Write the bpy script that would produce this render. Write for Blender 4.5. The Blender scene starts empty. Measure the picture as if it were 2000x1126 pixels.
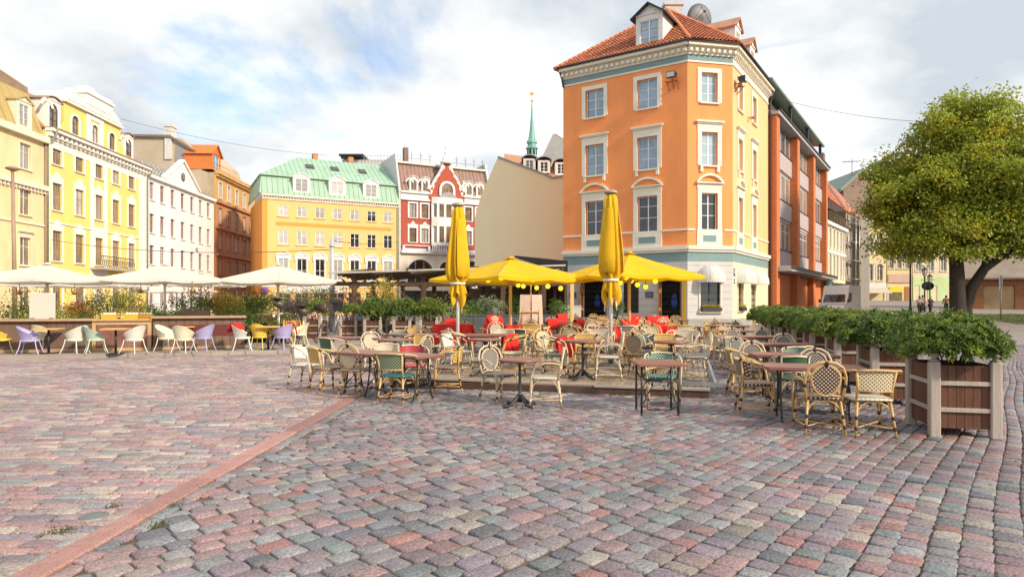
import bpy, math, random
import numpy as np
from mathutils import Vector, Matrix
R=math.radians; PI=math.pi
random.seed(7); rng=np.random.default_rng(7)
sc=bpy.context.scene
# ------------------------------------------------------------ camera, world, sun, exposure
FPX=1277.0; CH=1.62
cam=bpy.data.objects.new('camera',bpy.data.cameras.new('camera')); sc.collection.objects.link(cam)
cam.location=(0,0,CH); cam.rotation_euler=(R(90),0,0)
cam.data.sensor_width=36; cam.data.lens=FPX/2000*36; cam.data.shift_y=27/2000
cam.data.clip_start=.05; cam.data.clip_end=2000
sc.camera=cam
sc.view_settings.view_transform='Standard'; sc.view_settings.look='None'
sc.view_settings.exposure=0.72; sc.view_settings.gamma=1; sc.view_settings.use_curve_mapping=False
sc.cycles.use_denoising=True; sc.cycles.max_bounces=6; sc.cycles.caustics_reflective=False; sc.cycles.caustics_refractive=False
sc.cycles.sample_clamp_indirect=6
SUN_DIR=Vector((.72,-.56,.52)).normalized()
EL=math.asin(SUN_DIR.z); AZ=math.atan2(SUN_DIR.x,SUN_DIR.y)
w=bpy.data.worlds.new('World'); sc.world=w; w.use_nodes=True
nt=w.node_tree; nt.nodes.clear()
def N(nt,t,**k):
    n=nt.nodes.new(t)
    for a,b in k.items(): setattr(n,a,b)
    return n
def build_world():
    L=nt.links.new
    out=N(nt,'ShaderNodeOutputWorld'); bg=N(nt,'ShaderNodeBackground'); bg.inputs[1].default_value=1.0
    sky=N(nt,'ShaderNodeTexSky',sky_type='NISHITA'); sky.sun_disc=False; sky.sun_elevation=EL; sky.sun_rotation=AZ
    sky.air_density=1.0; sky.dust_density=.6; sky.ozone_density=2.2
    sm=N(nt,'ShaderNodeVectorMath',operation='SCALE'); sm.inputs[3].default_value=.135
    L(sky.outputs[0],sm.inputs[0])
    tc=N(nt,'ShaderNodeTexCoord'); 
    # project directions onto a cloud layer: (x,y)/(z+.22)
    sx=N(nt,'ShaderNodeSeparateXYZ'); L(tc.outputs['Generated'],sx.inputs[0])
    az=N(nt,'ShaderNodeMath',operation='ABSOLUTE'); L(sx.outputs[2],az.inputs[0])
    ad=N(nt,'ShaderNodeMath',operation='ADD'); L(az.outputs[0],ad.inputs[0]); ad.inputs[1].default_value=.30
    dx=N(nt,'ShaderNodeMath',operation='DIVIDE'); L(sx.outputs[0],dx.inputs[0]); L(ad.outputs[0],dx.inputs[1])
    dy=N(nt,'ShaderNodeMath',operation='DIVIDE'); L(sx.outputs[1],dy.inputs[0]); L(ad.outputs[0],dy.inputs[1])
    cb=N(nt,'ShaderNodeCombineXYZ'); L(dx.outputs[0],cb.inputs[0]); L(dy.outputs[0],cb.inputs[1])
    mp=N(nt,'ShaderNodeMapping'); L(cb.outputs[0],mp.inputs[0]); mp.inputs['Location'].default_value=CLOUD_OFF
    n1=N(nt,'ShaderNodeTexNoise'); n1.inputs['Scale'].default_value=1.15; n1.inputs['Detail'].default_value=9; n1.inputs['Roughness'].default_value=.58; n1.inputs['Distortion'].default_value=.35
    L(mp.outputs[0],n1.inputs['Vector'])
    r1=N(nt,'ShaderNodeValToRGB'); r1.color_ramp.elements[0].position=.31; r1.color_ramp.elements[1].position=.43
    L(n1.outputs[0],r1.inputs[0])
    n2=N(nt,'ShaderNodeTexNoise'); n2.inputs['Scale'].default_value=1.7; n2.inputs['Detail'].default_value=7; n2.inputs['Roughness'].default_value=.55
    mp2=N(nt,'ShaderNodeMapping'); L(cb.outputs[0],mp2.inputs[0]); mp2.inputs['Location'].default_value=(8.1,2.7,0)
    L(mp2.outputs[0],n2.inputs['Vector'])
    r2=N(nt,'ShaderNodeValToRGB'); r2.color_ramp.elements[0].position=.37; r2.color_ramp.elements[1].position=.60
    r2.color_ramp.elements[0].color=(.40,.44,.48,1); r2.color_ramp.elements[1].color=(.72,.72,.70,1)
    L(n2.outputs[0],r2.inputs[0])
    mx=N(nt,'ShaderNodeMix',data_type='RGBA'); L(r1.outputs[0],mx.inputs[0]); L(sm.outputs[0],mx.inputs[6]); L(r2.outputs[0],mx.inputs[7])
    L(mx.outputs[2],bg.inputs[0]); L(bg.outputs[0],out.inputs[0])
CLOUD_OFF=(4.12,.60,0)
build_world()
sun=bpy.data.objects.new('sun',bpy.data.lights.new('sun','SUN')); sc.collection.objects.link(sun)
sun.data.energy=2.9; sun.data.angle=R(4); sun.data.color=(1,.86,.66)
sun.rotation_euler=SUN_DIR.to_track_quat('Z','Y').to_euler(); sun.location=(30,-20,40)
# ------------------------------------------------------------ helpers
COL=sc.collection
def GP(px,py,h=0.):
    Y=(CH-h)*FPX/(py-590.); return ((px-1000)/FPX*Y,Y)
def PX(px,Y): return (px-1000)/FPX*Y
def PZ(py,Y): return CH+(590-py)/FPX*Y
MATS={}; ATTRM=set()
def mat(name,col,rough=.65,var=.12,scale=3.,bump=0.,bscale=40.,metal=0.,spec=.5,col2=None,streak=0,emit=0,trans=0,coat=0,attr=None,objvar=0.,macro=0):
    if name in MATS: return MATS[name]
    m=bpy.data.materials.new(name); m.use_nodes=True; t=m.node_tree; L=t.links.new
    p=t.nodes['Principled BSDF']; p.inputs['Roughness'].default_value=rough; p.inputs['Metallic'].default_value=metal
    p.inputs['Specular IOR Level'].default_value=spec
    if coat: p.inputs['Coat Weight'].default_value=coat
    tc=N(t,'ShaderNodeTexCoord'); no=N(t,'ShaderNodeTexNoise'); no.inputs['Scale'].default_value=scale; no.inputs['Detail'].default_value=5; no.inputs['Roughness'].default_value=.65
    L(tc.outputs['Object'],no.inputs['Vector'])
    if streak:
        mp=N(t,'ShaderNodeMapping'); mp.inputs['Scale'].default_value=streak if isinstance(streak,tuple) else (1,1,.15); L(tc.outputs['Object'],mp.inputs[0]); L(mp.outputs[0],no.inputs['Vector'])
    rmp=N(t,'ShaderNodeValToRGB'); rmp.color_ramp.elements[0].position=.3; rmp.color_ramp.elements[1].position=.7
    a=[max(0,c*(1-var)) for c in col]; b=[c*(1+var) for c in (col2 or col)]
    if col2: a=list(col); b=list(col2)
    rmp.color_ramp.elements[0].color=(*a,1); rmp.color_ramp.elements[1].color=(*b,1)
    L(no.outputs[0],rmp.inputs[0]); last=rmp.outputs[0]
    if attr:
        ATTRM.add(name)
        at=N(t,'ShaderNodeVertexColor',layer_name=attr)
        mm=N(t,'ShaderNodeMix',data_type='RGBA',blend_type='MULTIPLY'); mm.inputs[0].default_value=1
        L(at.outputs[0],mm.inputs[6]); L(last,mm.inputs[7]); last=mm.outputs[2]
    if objvar:
        no.noise_dimensions='4D'; oi0=N(t,'ShaderNodeObjectInfo'); mw=N(t,'ShaderNodeMath',operation='MULTIPLY'); mw.inputs[1].default_value=37.; L(oi0.outputs['Random'],mw.inputs[0]); L(mw.outputs[0],no.inputs['W'])
    if macro:
        for sc_,am in ((.55,macro),(9.,macro*.8)):
            n4=N(t,'ShaderNodeTexNoise'); n4.inputs['Scale'].default_value=sc_; n4.inputs['Detail'].default_value=3; L(tc.outputs['Object'],n4.inputs['Vector'])
            m4=N(t,'ShaderNodeMapRange'); m4.inputs[1].default_value=.3; m4.inputs[2].default_value=.7; m4.inputs[3].default_value=1-am; m4.inputs[4].default_value=1+am; L(n4.outputs[0],m4.inputs[0])
            v4=N(t,'ShaderNodeVectorMath',operation='SCALE'); L(last,v4.inputs[0]); L(m4.outputs[0],v4.inputs[3]); last=v4.outputs[0]
    if objvar:
        oi=N(t,'ShaderNodeObjectInfo'); mr=N(t,'ShaderNodeMapRange'); mr.inputs[3].default_value=1-objvar; mr.inputs[4].default_value=1+objvar
        L(oi.outputs['Random'],mr.inputs[0]); vs=N(t,'ShaderNodeVectorMath',operation='SCALE'); L(last,vs.inputs[0]); L(mr.outputs[0],vs.inputs[3]); last=vs.outputs[0]
    L(last,p.inputs['Base Color'])
    if bump:
        n3=N(t,'ShaderNodeTexNoise'); n3.inputs['Scale'].default_value=bscale; n3.inputs['Detail'].default_value=4; L(tc.outputs['Object'],n3.inputs['Vector'])
        bp=N(t,'ShaderNodeBump'); bp.inputs['Strength'].default_value=min(1,bump); bp.inputs['Distance'].default_value=.02; L(n3.outputs[0],bp.inputs['Height']); L(bp.outputs[0],p.inputs['Normal'])
    if emit:
        p.inputs['Emission Color'].default_value=(*col,1); p.inputs['Emission Strength'].default_value=emit
    if trans:
        out=t.nodes['Material Output']; tr=N(t,'ShaderNodeBsdfTranslucent'); L(last,tr.inputs[0]); ms=N(t,'ShaderNodeMixShader'); ms.inputs[0].default_value=trans
        L(p.outputs[0],ms.inputs[1]); L(tr.outputs[0],ms.inputs[2]); L(ms.outputs[0],out.inputs[0])
    MATS[name]=m; return m
def weave(name,c1,c2,axis='xz',sc_=31.,thr=.34):
    if name+axis in MATS: return MATS[name+axis]
    m=bpy.data.materials.new(name+'_'+axis); m.use_nodes=True; t=m.node_tree; L=t.links.new
    p=t.nodes['Principled BSDF']; p.inputs['Roughness'].default_value=.45
    tc=N(t,'ShaderNodeTexCoord'); sx=N(t,'ShaderNodeSeparateXYZ'); L(tc.outputs['Object'],sx.inputs[0])
    cb=N(t,'ShaderNodeCombineXYZ'); L(sx.outputs[0],cb.inputs[0]); L(sx.outputs[2 if axis=='xz' else 1],cb.inputs[1])
    mp=N(t,'ShaderNodeMapping'); mp.inputs['Rotation'].default_value=(0,0,R(45)); mp.inputs['Scale'].default_value=(sc_,sc_,1); L(cb.outputs[0],mp.inputs[0])
    vo=N(t,'ShaderNodeTexVoronoi',voronoi_dimensions='2D'); vo.inputs['Randomness'].default_value=0; vo.inputs['Scale'].default_value=1; L(mp.outputs[0],vo.inputs['Vector'])
    ct=N(t,'ShaderNodeMath',operation='LESS_THAN'); ct.inputs[1].default_value=thr; L(vo.outputs['Distance'],ct.inputs[0])
    mx=N(t,'ShaderNodeMix',data_type='RGBA'); mx.inputs[6].default_value=(*c1,1); mx.inputs[7].default_value=(*c2,1); L(ct.outputs[0],mx.inputs[0]); L(mx.outputs[2],p.inputs['Base Color'])
    bp=N(t,'ShaderNodeBump'); bp.inputs['Strength'].default_value=.5; bp.inputs['Distance'].default_value=.004; L(vo.outputs['Distance'],bp.inputs['Height']); L(bp.outputs[0],p.inputs['Normal'])
    MATS[name+axis]=m; return m
class B:
    def __init__(s): s.v=[]; s.f=[]; s.s=[]; s.m=[]
    def add(s,vs,fs,smooth=False,mi=0):
        o=len(s.v); s.v.extend([tuple(v) for v in vs])
        for f in fs: s.f.append(tuple(i+o for i in f)); s.s.append(smooth); s.m.append(mi)
        return s
    def box(s,x0,y0,z0,x1,y1,z1,mi=0):
        if x0>x1:x0,x1=x1,x0
        if y0>y1:y0,y1=y1,y0
        if z0>z1:z0,z1=z1,z0
        return s.add([(x0,y0,z0),(x1,y0,z0),(x1,y1,z0),(x0,y1,z0),(x0,y0,z1),(x1,y0,z1),(x1,y1,z1),(x0,y1,z1)],
          [(3,2,1,0),(4,5,6,7),(0,1,5,4),(1,2,6,5),(2,3,7,6),(3,0,4,7)],mi=mi)
    def bbox(s,x0,y0,z0,x1,y1,z1,b=.01,mi=0):   # box with chamfered vertical + top edges
        c=[(x0+b,y0),(x1-b,y0),(x1,y0+b),(x1,y1-b),(x1-b,y1),(x0+b,y1),(x0,y1-b),(x0,y0+b)]
        ci=[(x0+b,y0+b),(x1-b,y0+b),(x1-b,y0+b),(x1-b,y1-b),(x1-b,y1-b),(x0+b,y1-b),(x0+b,y1-b),(x0+b,y0+b)]
        V=[(x,y,z0) for x,y in c]+[(x,y,z1-b) for x,y in c]+[(x,y,z1) for x,y in [ci[0],ci[1],ci[3],ci[5]]]
        F=[tuple(range(7,-1,-1))]+[(i,(i+1)%8,8+(i+1)%8,8+i) for i in range(8)]
        F+=[(8,9,17,16),(9,10,17),(10,11,18,17),(11,12,18),(12,13,19,18),(13,14,19),(14,15,16,19),(15,8,16),(16,17,18,19)]
        return s.add(V,F,mi=mi)
    def prism(s,pts,ext,mi=0,smooth=False):
        n=len(pts); e=Vector(ext); P=[Vector(p) for p in pts]
        return s.add(P+[p+e for p in P],[tuple(range(n))[::-1],tuple(range(n,2*n))]+[(i,(i+1)%n,n+(i+1)%n,n+i) for i in range(n)],mi=mi,smooth=smooth)
    def beam(s,p0,p1,w_,h_=None,mi=0,up=(0,0,1)):
        h_=h_ or w_; p0=Vector(p0); p1=Vector(p1); d=(p1-p0)
        if d.length<1e-6: return s
        d.normalize(); u=Vector(up)
        if abs(d.dot(u))>.98: u=Vector((1,0,0))
        a=d.cross(u).normalized()*w_/2; b=d.cross(a).normalized()*h_/2
        q=[-a-b,a-b,a+b,-a+b]
        return s.add([p0+x for x in q]+[p1+x for x in q],[(0,1,2,3),(7,6,5,4)]+[((i+1)%4,i,4+i,4+(i+1)%4) for i in range(4)],mi=mi)
    def tube(s,pts,r,n=6,closed=False,mi=0,cap=True):
        P=[Vector(p) for p in pts]; k=len(P); rr=r if isinstance(r,(list,tuple)) else [r]*k
        V=[]; prev=None
        for i,p in enumerate(P):
            if closed: d=P[(i+1)%k]-P[i-1]
            else: d=(P[min(i+1,k-1)]-P[max(i-1,0)])
            if d.length<1e-9: d=Vector((0,0,1))
            d.normalize()
            if prev is None:
                u=Vector((0,0,1)) if abs(d.z)<.9 else Vector((1,0,0)); a=d.cross(u).normalized()
            else:
                a=(prev-d*prev.dot(d)); 
                if a.length<1e-6: a=d.orthogonal()
                a.normalize()
            prev=a; b=d.cross(a)
            for j in range(n):
                t=2*PI*j/n; V.append(p+(a*math.cos(t)+b*math.sin(t))*rr[i])
        F=[]
        for i in range(k if closed else k-1):
            o=i*n; q=((i+1)%k)*n
            for j in range(n): F.append((o+j,o+(j+1)%n,q+(j+1)%n,q+j))
        if cap and not closed: F+=[tuple(range(n))[::-1],tuple((k-1)*n+j for j in range(n))]
        return s.add(V,F,smooth=True,mi=mi)
    def lathe(s,prof,n=16,c=(0,0,0),mi=0,smooth=True,star=None):
        V=[];F=[]
        for i,(r,z) in enumerate(prof):
            for j in range(n):
                t=2*PI*j/n; q=r*(star(t,i,z) if star else 1); V.append((c[0]+q*math.cos(t),c[1]+q*math.sin(t),c[2]+z))
        for i in range(len(prof)-1):
            for j in range(n): F.append((i*n+j,i*n+(j+1)%n,(i+1)*n+(j+1)%n,(i+1)*n+j))
        F+=[tuple(range(n))[::-1],tuple((len(prof)-1)*n+j for j in range(n))]
        return s.add(V,F,smooth=smooth,mi=mi)
    def xf(s,M,start=0):
        s.v[start:]=[tuple(M@Vector(v)) for v in s.v[start:]]; return s
    def mesh(s,name,mats):
        me=bpy.data.meshes.new(name); me.from_pydata(s.v,[],s.f)
        for m in (mats if isinstance(mats,(list,tuple)) else [mats]): me.materials.append(m)
        me.polygons.foreach_set('use_smooth',s.s); me.polygons.foreach_set('material_index',s.m); me.update()
        if any(m.name in ATTRM for m in me.materials):
            a=me.color_attributes.new('Col','FLOAT_COLOR','POINT'); a.data.foreach_set('color',np.ones(len(me.vertices)*4,np.float32))
        return me
def ob(name,me,parent=None,loc=(0,0,0),rz=0,kind=None,label=None):
    o=bpy.data.objects.new(name,me); COL.objects.link(o); o.location=loc; o.rotation_euler=(0,0,rz)
    if parent: o.parent=parent
    if kind: o['kind']=kind
    if label: o['label']=label
    return o
def part(name,b,m,parent=None,loc=(0,0,0),rz=0,kind=None,label=None): return ob(name,b.mesh(name,m),parent,loc,rz,kind,label)
def thing(name,label,cat,loc=(0,0,0),rz=0,group=None):
    o=bpy.data.objects.new(name,None); COL.objects.link(o); o.empty_display_size=.2; o.location=loc; o.rotation_euler=(0,0,rz); o['label']=label; o['category']=cat
    if group:o['group']=group
    return o
def tag(o,label,cat,group=None):
    o['label']=label;o['category']=cat
    if group:o['group']=group
    return o
KIDS={}
def kids(o): return [c for c in o.children]
def clone(o,loc,rz,label=None,group=None,parent=None):
    c=o.copy(); COL.objects.link(c); c.location=loc; c.rotation_euler=(0,0,rz)
    if label:c['label']=label
    if group:c['group']=group
    def rec(s,d):
        for ch in s.children:
            k=ch.copy(); COL.objects.link(k); k.parent=d; rec(ch,k)
    rec(o,c); return c
def npmesh(name,V,F,m,cols=None,smooth=False):
    me=bpy.data.meshes.new(name); V=np.asarray(V,np.float32); F=np.asarray(F,np.int32); k=F.shape[1]
    me.vertices.add(len(V)); me.vertices.foreach_set('co',V.ravel()); me.loops.add(F.size); me.loops.foreach_set('vertex_index',F.ravel())
    me.polygons.add(len(F)); me.polygons.foreach_set('loop_start',np.arange(0,F.size,k,dtype=np.int32)); me.polygons.foreach_set('loop_total',np.full(len(F),k,np.int32))
    if smooth: me.polygons.foreach_set('use_smooth',np.ones(len(F),bool))
    me.update(calc_edges=True); me.materials.append(m)
    if cols is not None:
        a=me.color_attributes.new('Col','FLOAT_COLOR','POINT'); C=np.ones((len(V),4),np.float32); C[:,:3]=cols; a.data.foreach_set('color',C.ravel())
    me.validate(); return me
def leaves(name,pos,dirs,ln,wd,cols,m,fold=.25):
    """one folded diamond leaf per row: pos base, dirs unit direction"""
    n=len(pos); up=rng.normal(size=(n,3)); up+=np.array([0,0,1.2]); side=np.cross(dirs,up); side/=np.linalg.norm(side,axis=1)[:,None]+1e-9
    nor=np.cross(side,dirs); ln=np.broadcast_to(ln,(n,))[:,None]; wd=np.broadcast_to(wd,(n,))[:,None]
    tip=pos+dirs*ln-nor*ln*.15; mid=pos+dirs*ln*.5+nor*wd*fold
    a=mid+side*wd/2-nor*wd*fold; b=mid-side*wd/2-nor*wd*fold
    V=np.stack([pos,a,tip,b,mid],1).reshape(-1,3); i=np.arange(n)[:,None]*5
    F=np.concatenate([i+np.array([[0,1,4]]),i+np.array([[1,2,4]]),i+np.array([[2,3,4]]),i+np.array([[3,0,4]])],0)
    return npmesh(name,V,F,m,np.repeat(cols,5,0))
def unit(a): return a/(np.linalg.norm(a,axis=-1,keepdims=True)+1e-9)
# ------------------------------------------------------------ shared materials
stone_m=mat('cobble_granite',(.80,.80,.80),.6,.5,scale=60,bump=.7,bscale=38,attr='Col',spec=.4,macro=.17)
leaf_m=mat('leaf',(.9,.9,.9),.4,.15,scale=3,attr='Col',trans=.45,spec=.5)
bark=mat('bark',(.045,.034,.026),.9,.4,scale=8,bump=.8,bscale=12,streak=(1,1,.2))
iron=mat('black_iron',(.02,.02,.022),.45,.3,spec=.6)
alu=mat('galvanised_metal',(.42,.43,.45),.35,.15,metal=.8)
whitep=mat('white_paint',(.78,.78,.76),.5,.04)
creamp=mat('cream_trim',(.74,.68,.55),.6,.06)
glass_b=mat('window_glass_blue',(.09,.15,.22),.04,.5,scale=.8,spec=1.,coat=1.,objvar=.3,metal=.25,col2=(.26,.38,.50))  # blue sky reflection is put into the pane's base colour
glass_w=mat('window_glass_warm',(.07,.055,.045),.06,.5,scale=1.1,spec=1.,coat=.6,objvar=.4,col2=(.30,.23,.16))
glass_s=mat('window_glass_sky',(.26,.40,.50),.05,.3,scale=.9,spec=1.,coat=.6,objvar=.15,col2=(.42,.55,.62))  # paler panes: reflection of brighter sky painted into the glass colour
glass_c=mat('window_glass_curtained',(.38,.37,.36),.1,.3,scale=.9,spec=1.,coat=.5,objvar=.3)
glass_d=mat('window_glass_dark',(.02,.025,.03),.05,.5,spec=1.,coat=.5,objvar=.3)
dark=mat('dark_interior',(.012,.011,.010),.9,.3)
# ------------------------------------------------------------ ground and cobbles
PAL_R=[(.30,.20,.205),(.27,.19,.205),(.24,.20,.235),(.33,.215,.21),(.26,.225,.235),(.235,.215,.235),(.27,.195,.195),(.29,.18,.175),(.20,.225,.24),(.195,.23,.225),(.255,.26,.27),(.33,.305,.265),(.29,.245,.225),(.22,.175,.19),(.15,.16,.18),(.31,.16,.15),(.27,.265,.275),(.25,.205,.21),(.21,.205,.22)]
PAL_L=[(.40,.25,.245),(.36,.24,.25),(.38,.27,.26),(.42,.25,.23),(.33,.27,.28),(.45,.31,.27),(.28,.29,.30),(.40,.34,.29),(.35,.22,.22),(.27,.24,.27),(.47,.39,.33),(.33,.30,.29)]
gnd_m=mat('bedding_sand',(.055,.045,.036),.95,.4,scale=6,bump=.6,bscale=60,col2=(.17,.135,.10))
ground=part('ground',B().add([(-300,-60,-.0175),(300,-60,-.0175),(300,700,-.0175),(-300,700,-.0175)],[(0,1,2,3)]),gnd_m,kind='structure')
CS=Vector((.9487,-.316)) ; 
D0=(3.35,11.05); DIR_B=Vector((.257,.966)).normalized(); DIR_F=Vector((-.95,.312)).normalized()
D_FL=(D0[0]+DIR_F.x*5.9,D0[1]+DIR_F.y*5.9)
def in_poly(x,y,P):
    c=False; j=len(P)-1
    for i in range(len(P)):
        if (P[i][1]>y)!=(P[j][1]>y) and x<(P[j][0]-P[i][0])*(y-P[i][1])/(P[j][1]-P[i][1])+P[i][0]: c=not c
        j=i
    return c
def dpt(a,b): return (D0[0]+DIR_F.x*a+DIR_B.x*b, D0[1]+DIR_F.y*a+DIR_B.y*b)   # a leftwards along the front, b backwards
deck_poly=[dpt(0,0),dpt(5.9,0),dpt(5.9,29),dpt(0,29)]
TER=[(-26,13.95),(-14.2,18.1),(-6.6,20.7),(-4.6,21.6),(-6.5,50),(-40,50)]
def on_deck(x,y): return in_poly(x,y,deck_poly)
def kerb_x(y): return -2.86+(y-3.86)*.0205
def vis(x,y): return y>3.55 and abs(x)<.80*y+.45
def stone_verts(cx,cy,L,W,ang,curv=0):
    """closed pillow: rings of 8 points"""
    k=.20+random.random()*.10
    a,b=L/2,W/2; c=min(a,b)*k*2*.5
    base=[(-a+c,-b),(a-c,-b),(a,-b+c),(a,b-c),(a-c,b),(-a+c,b),(-a,b-c),(-a,-b+c)]
    jit=[(x+random.uniform(-1,1)*.006,y+random.uniform(-1,1)*.006) for x,y in base]
    ztop=random.uniform(-.006,.006); tx=random.uniform(-.03,.03); ty=random.uniform(-.04,.04)
    V=[];ca,sa=math.cos(ang),math.sin(ang)
    for (f,z) in ((1.0,-.05),(1.0,-.013),(.955,-.003),(.85,.0015)):
        for x,y in jit:
            X,Y=x*f,y*f
            zz=z+(ztop+tx*X+ty*Y if z>-.04 else 0)
            V.append((cx+X*ca-Y*sa,cy+X*sa+Y*ca,zz))
    V.append((cx,cy,.0045+ztop)); return V
SF=[]
for r_ in range(3):
    for j in range(8): SF.append((r_*8+j,r_*8+(j+1)%8,(r_+1)*8+(j+1)%8)); SF.append((r_*8+j,(r_+1)*8+(j+1)%8,(r_+1)*8+j))
for j in range(8): SF.append((24+j,24+(j+1)%8,32))
SF=np.array(SF)
SFlow=SF[16:]
stones=[]
def add_stone(x,y,L,W,ang,pal,tint=1.):
    c=random.choice(pal); q=random.uniform(.85,1.17)*tint; g_=sum(c)/3; c=[g_+(v-g_)*.85 for v in c]; jc=[min(.75,max(.03,v*q*k_*random.uniform(.97,1.03))) for v,k_ in zip(c,(1.10,1.07,1.11))]
    stones.append((stone_verts(x,y,L,W,ang),jc,x,y,L*W))
# right field: fanned rows of squarish setts
def rowang(v0): return R(44)+R(17)*min(1,max(0,(v0+1)/8.))
v0=-16.
Rstones=0
while v0<13:
    W=random.uniform(.112,.135)+(.022 if v0>1.5 else 0); v0+=W/2
    th=rowang(v0); O=(3+v0*.755,9-v0*.655); u=-17+random.random()*.3
    dv=.0; ph=random.random()*6
    while u<30:
        spread=max(.55,.755*math.sin(th)+.655*math.cos(th)-(R(17)/8 if -1<v0<7 else 0)*u)
        L=random.uniform(.13,.20) if v0>1.5 else random.uniform(.15,.265)
        uc=u+L/2; wob=.03*math.sin(uc*.9+ph*.2+v0)
        x=O[0]+uc*math.cos(th)-wob*math.sin(th); y=O[1]+uc*math.sin(th)+wob*math.cos(th)
        u+=L+.013
        if y>25 or not vis(x,y) or x<kerb_x(y)+.24 : continue
        if on_deck(x,y) and on_deck(x-.25,y+.1) and on_deck(x,y-.25) and on_deck(x+.2,y): continue
        if in_poly(x,y,TER) and in_poly(x,y-.3,TER): continue
        add_stone(x,y,L*.985,W*spread*(1.05 if spread>1 else 1.0),th,PAL_R)
    v0+=W/2+.011
# left field: straight courses of longer setts
y=3.4
while y<21.5:
    W=random.uniform(.105,.135); xx=-18+random.random()*.3; 
    while xx<kerb_x(y)-.05:
        L=random.uniform(.19,.36)
        kk=kerb_x(y+W/2)-.108
        if xx+L>kk-.05: L=max(.05,kk-xx)
        xc=xx+L/2; yc=y+W/2+.05*math.sin(xc*.35+1)+.02*xc*.5+.008*math.sin(xc*2+y)
        xx+=L+.012
        if not vis(xc,yc) or L<.055: continue
        if in_poly(xc,yc,TER) and in_poly(xc,yc-.25,TER): continue
        add_stone(xc,yc,L*.985,W*.985,R(.6)+.0175*math.cos(xc*.35+1),PAL_L)
    y+=W+.010
yk=3.3
while yk<14:
    L=random.uniform(.14,.25); add_stone(kerb_x(yk+L/2)+.166+random.uniform(-.006,.006),yk+L/2,L*.98,random.uniform(.11,.125),R(90)-.03,PAL_R); yk+=L+.008
# nearest 300 are picked as parts
stones.sort(key=lambda s:-s[4]/(s[3]**3)*(1 if abs(s[2])<.785*s[3] and s[3]>3.86 else .2))
for st in stones[:300]:
    V=np.array(st[0]); me=npmesh('cobblestone',V,SF,stone_m,np.tile(st[1],(33,1)),smooth=True)
    ob('cobblestone',me,ground)
rest=stones[300:]
V=np.concatenate([np.array(s[0]) for s in rest]); n=len(rest)
F=(SF[None]+(np.arange(n)*33)[:,None,None]).reshape(-1,3)
ob('cobblestones',npmesh('cobblestones',V,F,stone_m,np.repeat(np.array([s[1] for s in rest]),33,0),smooth=True),ground,kind='stuff')
print('stones',len(stones))
# far paving sheet with cobble texture
def far_mat():
    m=bpy.data.materials.new('far_cobbles'); m.use_nodes=True;t=m.node_tree;L=t.links.new;p=t.nodes['Principled BSDF'];p.inputs['Roughness'].default_value=.7
    tc=N(t,'ShaderNodeTexCoord'); mp=N(t,'ShaderNodeMapping'); mp.inputs['Rotation'].default_value=(0,0,R(-3)); L(tc.outputs['Object'],mp.inputs[0])
    br=N(t,'ShaderNodeTexBrick'); br.inputs['Scale'].default_value=1; br.inputs['Brick Width'].default_value=.24; br.inputs['Row Height'].default_value=.15; br.inputs['Mortar Size'].default_value=.012
    br.inputs['Color1'].default_value=(.36,.27,.25,1); br.inputs['Color2'].default_value=(.25,.26,.27,1); br.inputs['Mortar'].default_value=(.13,.11,.09,1); L(mp.outputs[0],br.inputs['Vector'])
    no=N(t,'ShaderNodeTexNoise'); no.inputs['Scale'].default_value=3; L(tc.outputs['Object'],no.inputs['Vector'])
    mx=N(t,'ShaderNodeMix',data_type='RGBA',blend_type='OVERLAY'); mx.inputs[0].default_value=.5; L(br.outputs[0],mx.inputs[6]); L(no.outputs[0],mx.inputs[7]); L(mx.outputs[2],p.inputs['Base Color']); return m
part('far_paving',B().add([(-60,24.8,-.008),(90,24.8,-.008),(140,180,-.008),(-90,180,-.008)],[(0,1,2,3)]).add([(-60,-3,-.008),(-3,-3,-.008),(-3,3.3,-.008),(-60,3.3,-.008)],[(0,1,2,3)]),far_mat(),kind='structure')
# pink granite kerb band
kerb=bpy.data.objects.new('kerb_strip',None); COL.objects.link(kerb); kerb['kind']='structure'
kerb_m=mat('pink_granite',(.29,.135,.12),.75,.3,scale=60,bump=.9,bscale=50,col2=(.44,.26,.23),objvar=.22,macro=.12)
y=2.6
while y<14.5:
    L=random.uniform(.95,1.35); a=.098; y1=y+L-.015; b=B()
    j=[random.uniform(-.012,.012) for _ in range(6)]
    P=[(kerb_x(y)-a+j[0],y+j[4]),(kerb_x(y)+a+j[1],y+j[5]),(kerb_x((y+y1)/2)+a+.006,(y+y1)/2),(kerb_x(y1)+a+j[2],y1),(kerb_x(y1)-a+j[3],y1),(kerb_x((y+y1)/2)-a-.004,(y+y1)/2)]
    mxy=(sum(p[0] for p in P)/6,sum(p[1] for p in P)/6)
    V=[(x,yy,-.05) for x,yy in P]+[(x,yy,.004) for x,yy in P]+[(mxy[0]+(x-mxy[0])*.86,mxy[1]+(yy-mxy[1])*.975,.017) for x,yy in P]
    F=[(i,(i+1)%6,6+(i+1)%6,6+i) for i in range(6)]+[(6+i,6+(i+1)%6,12+(i+1)%6,12+i) for i in range(6)]+[(12,13,14,15,16,17)]
    b.add(V,F); part('kerb_stone',b,kerb_m,kerb); y+=L
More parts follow.
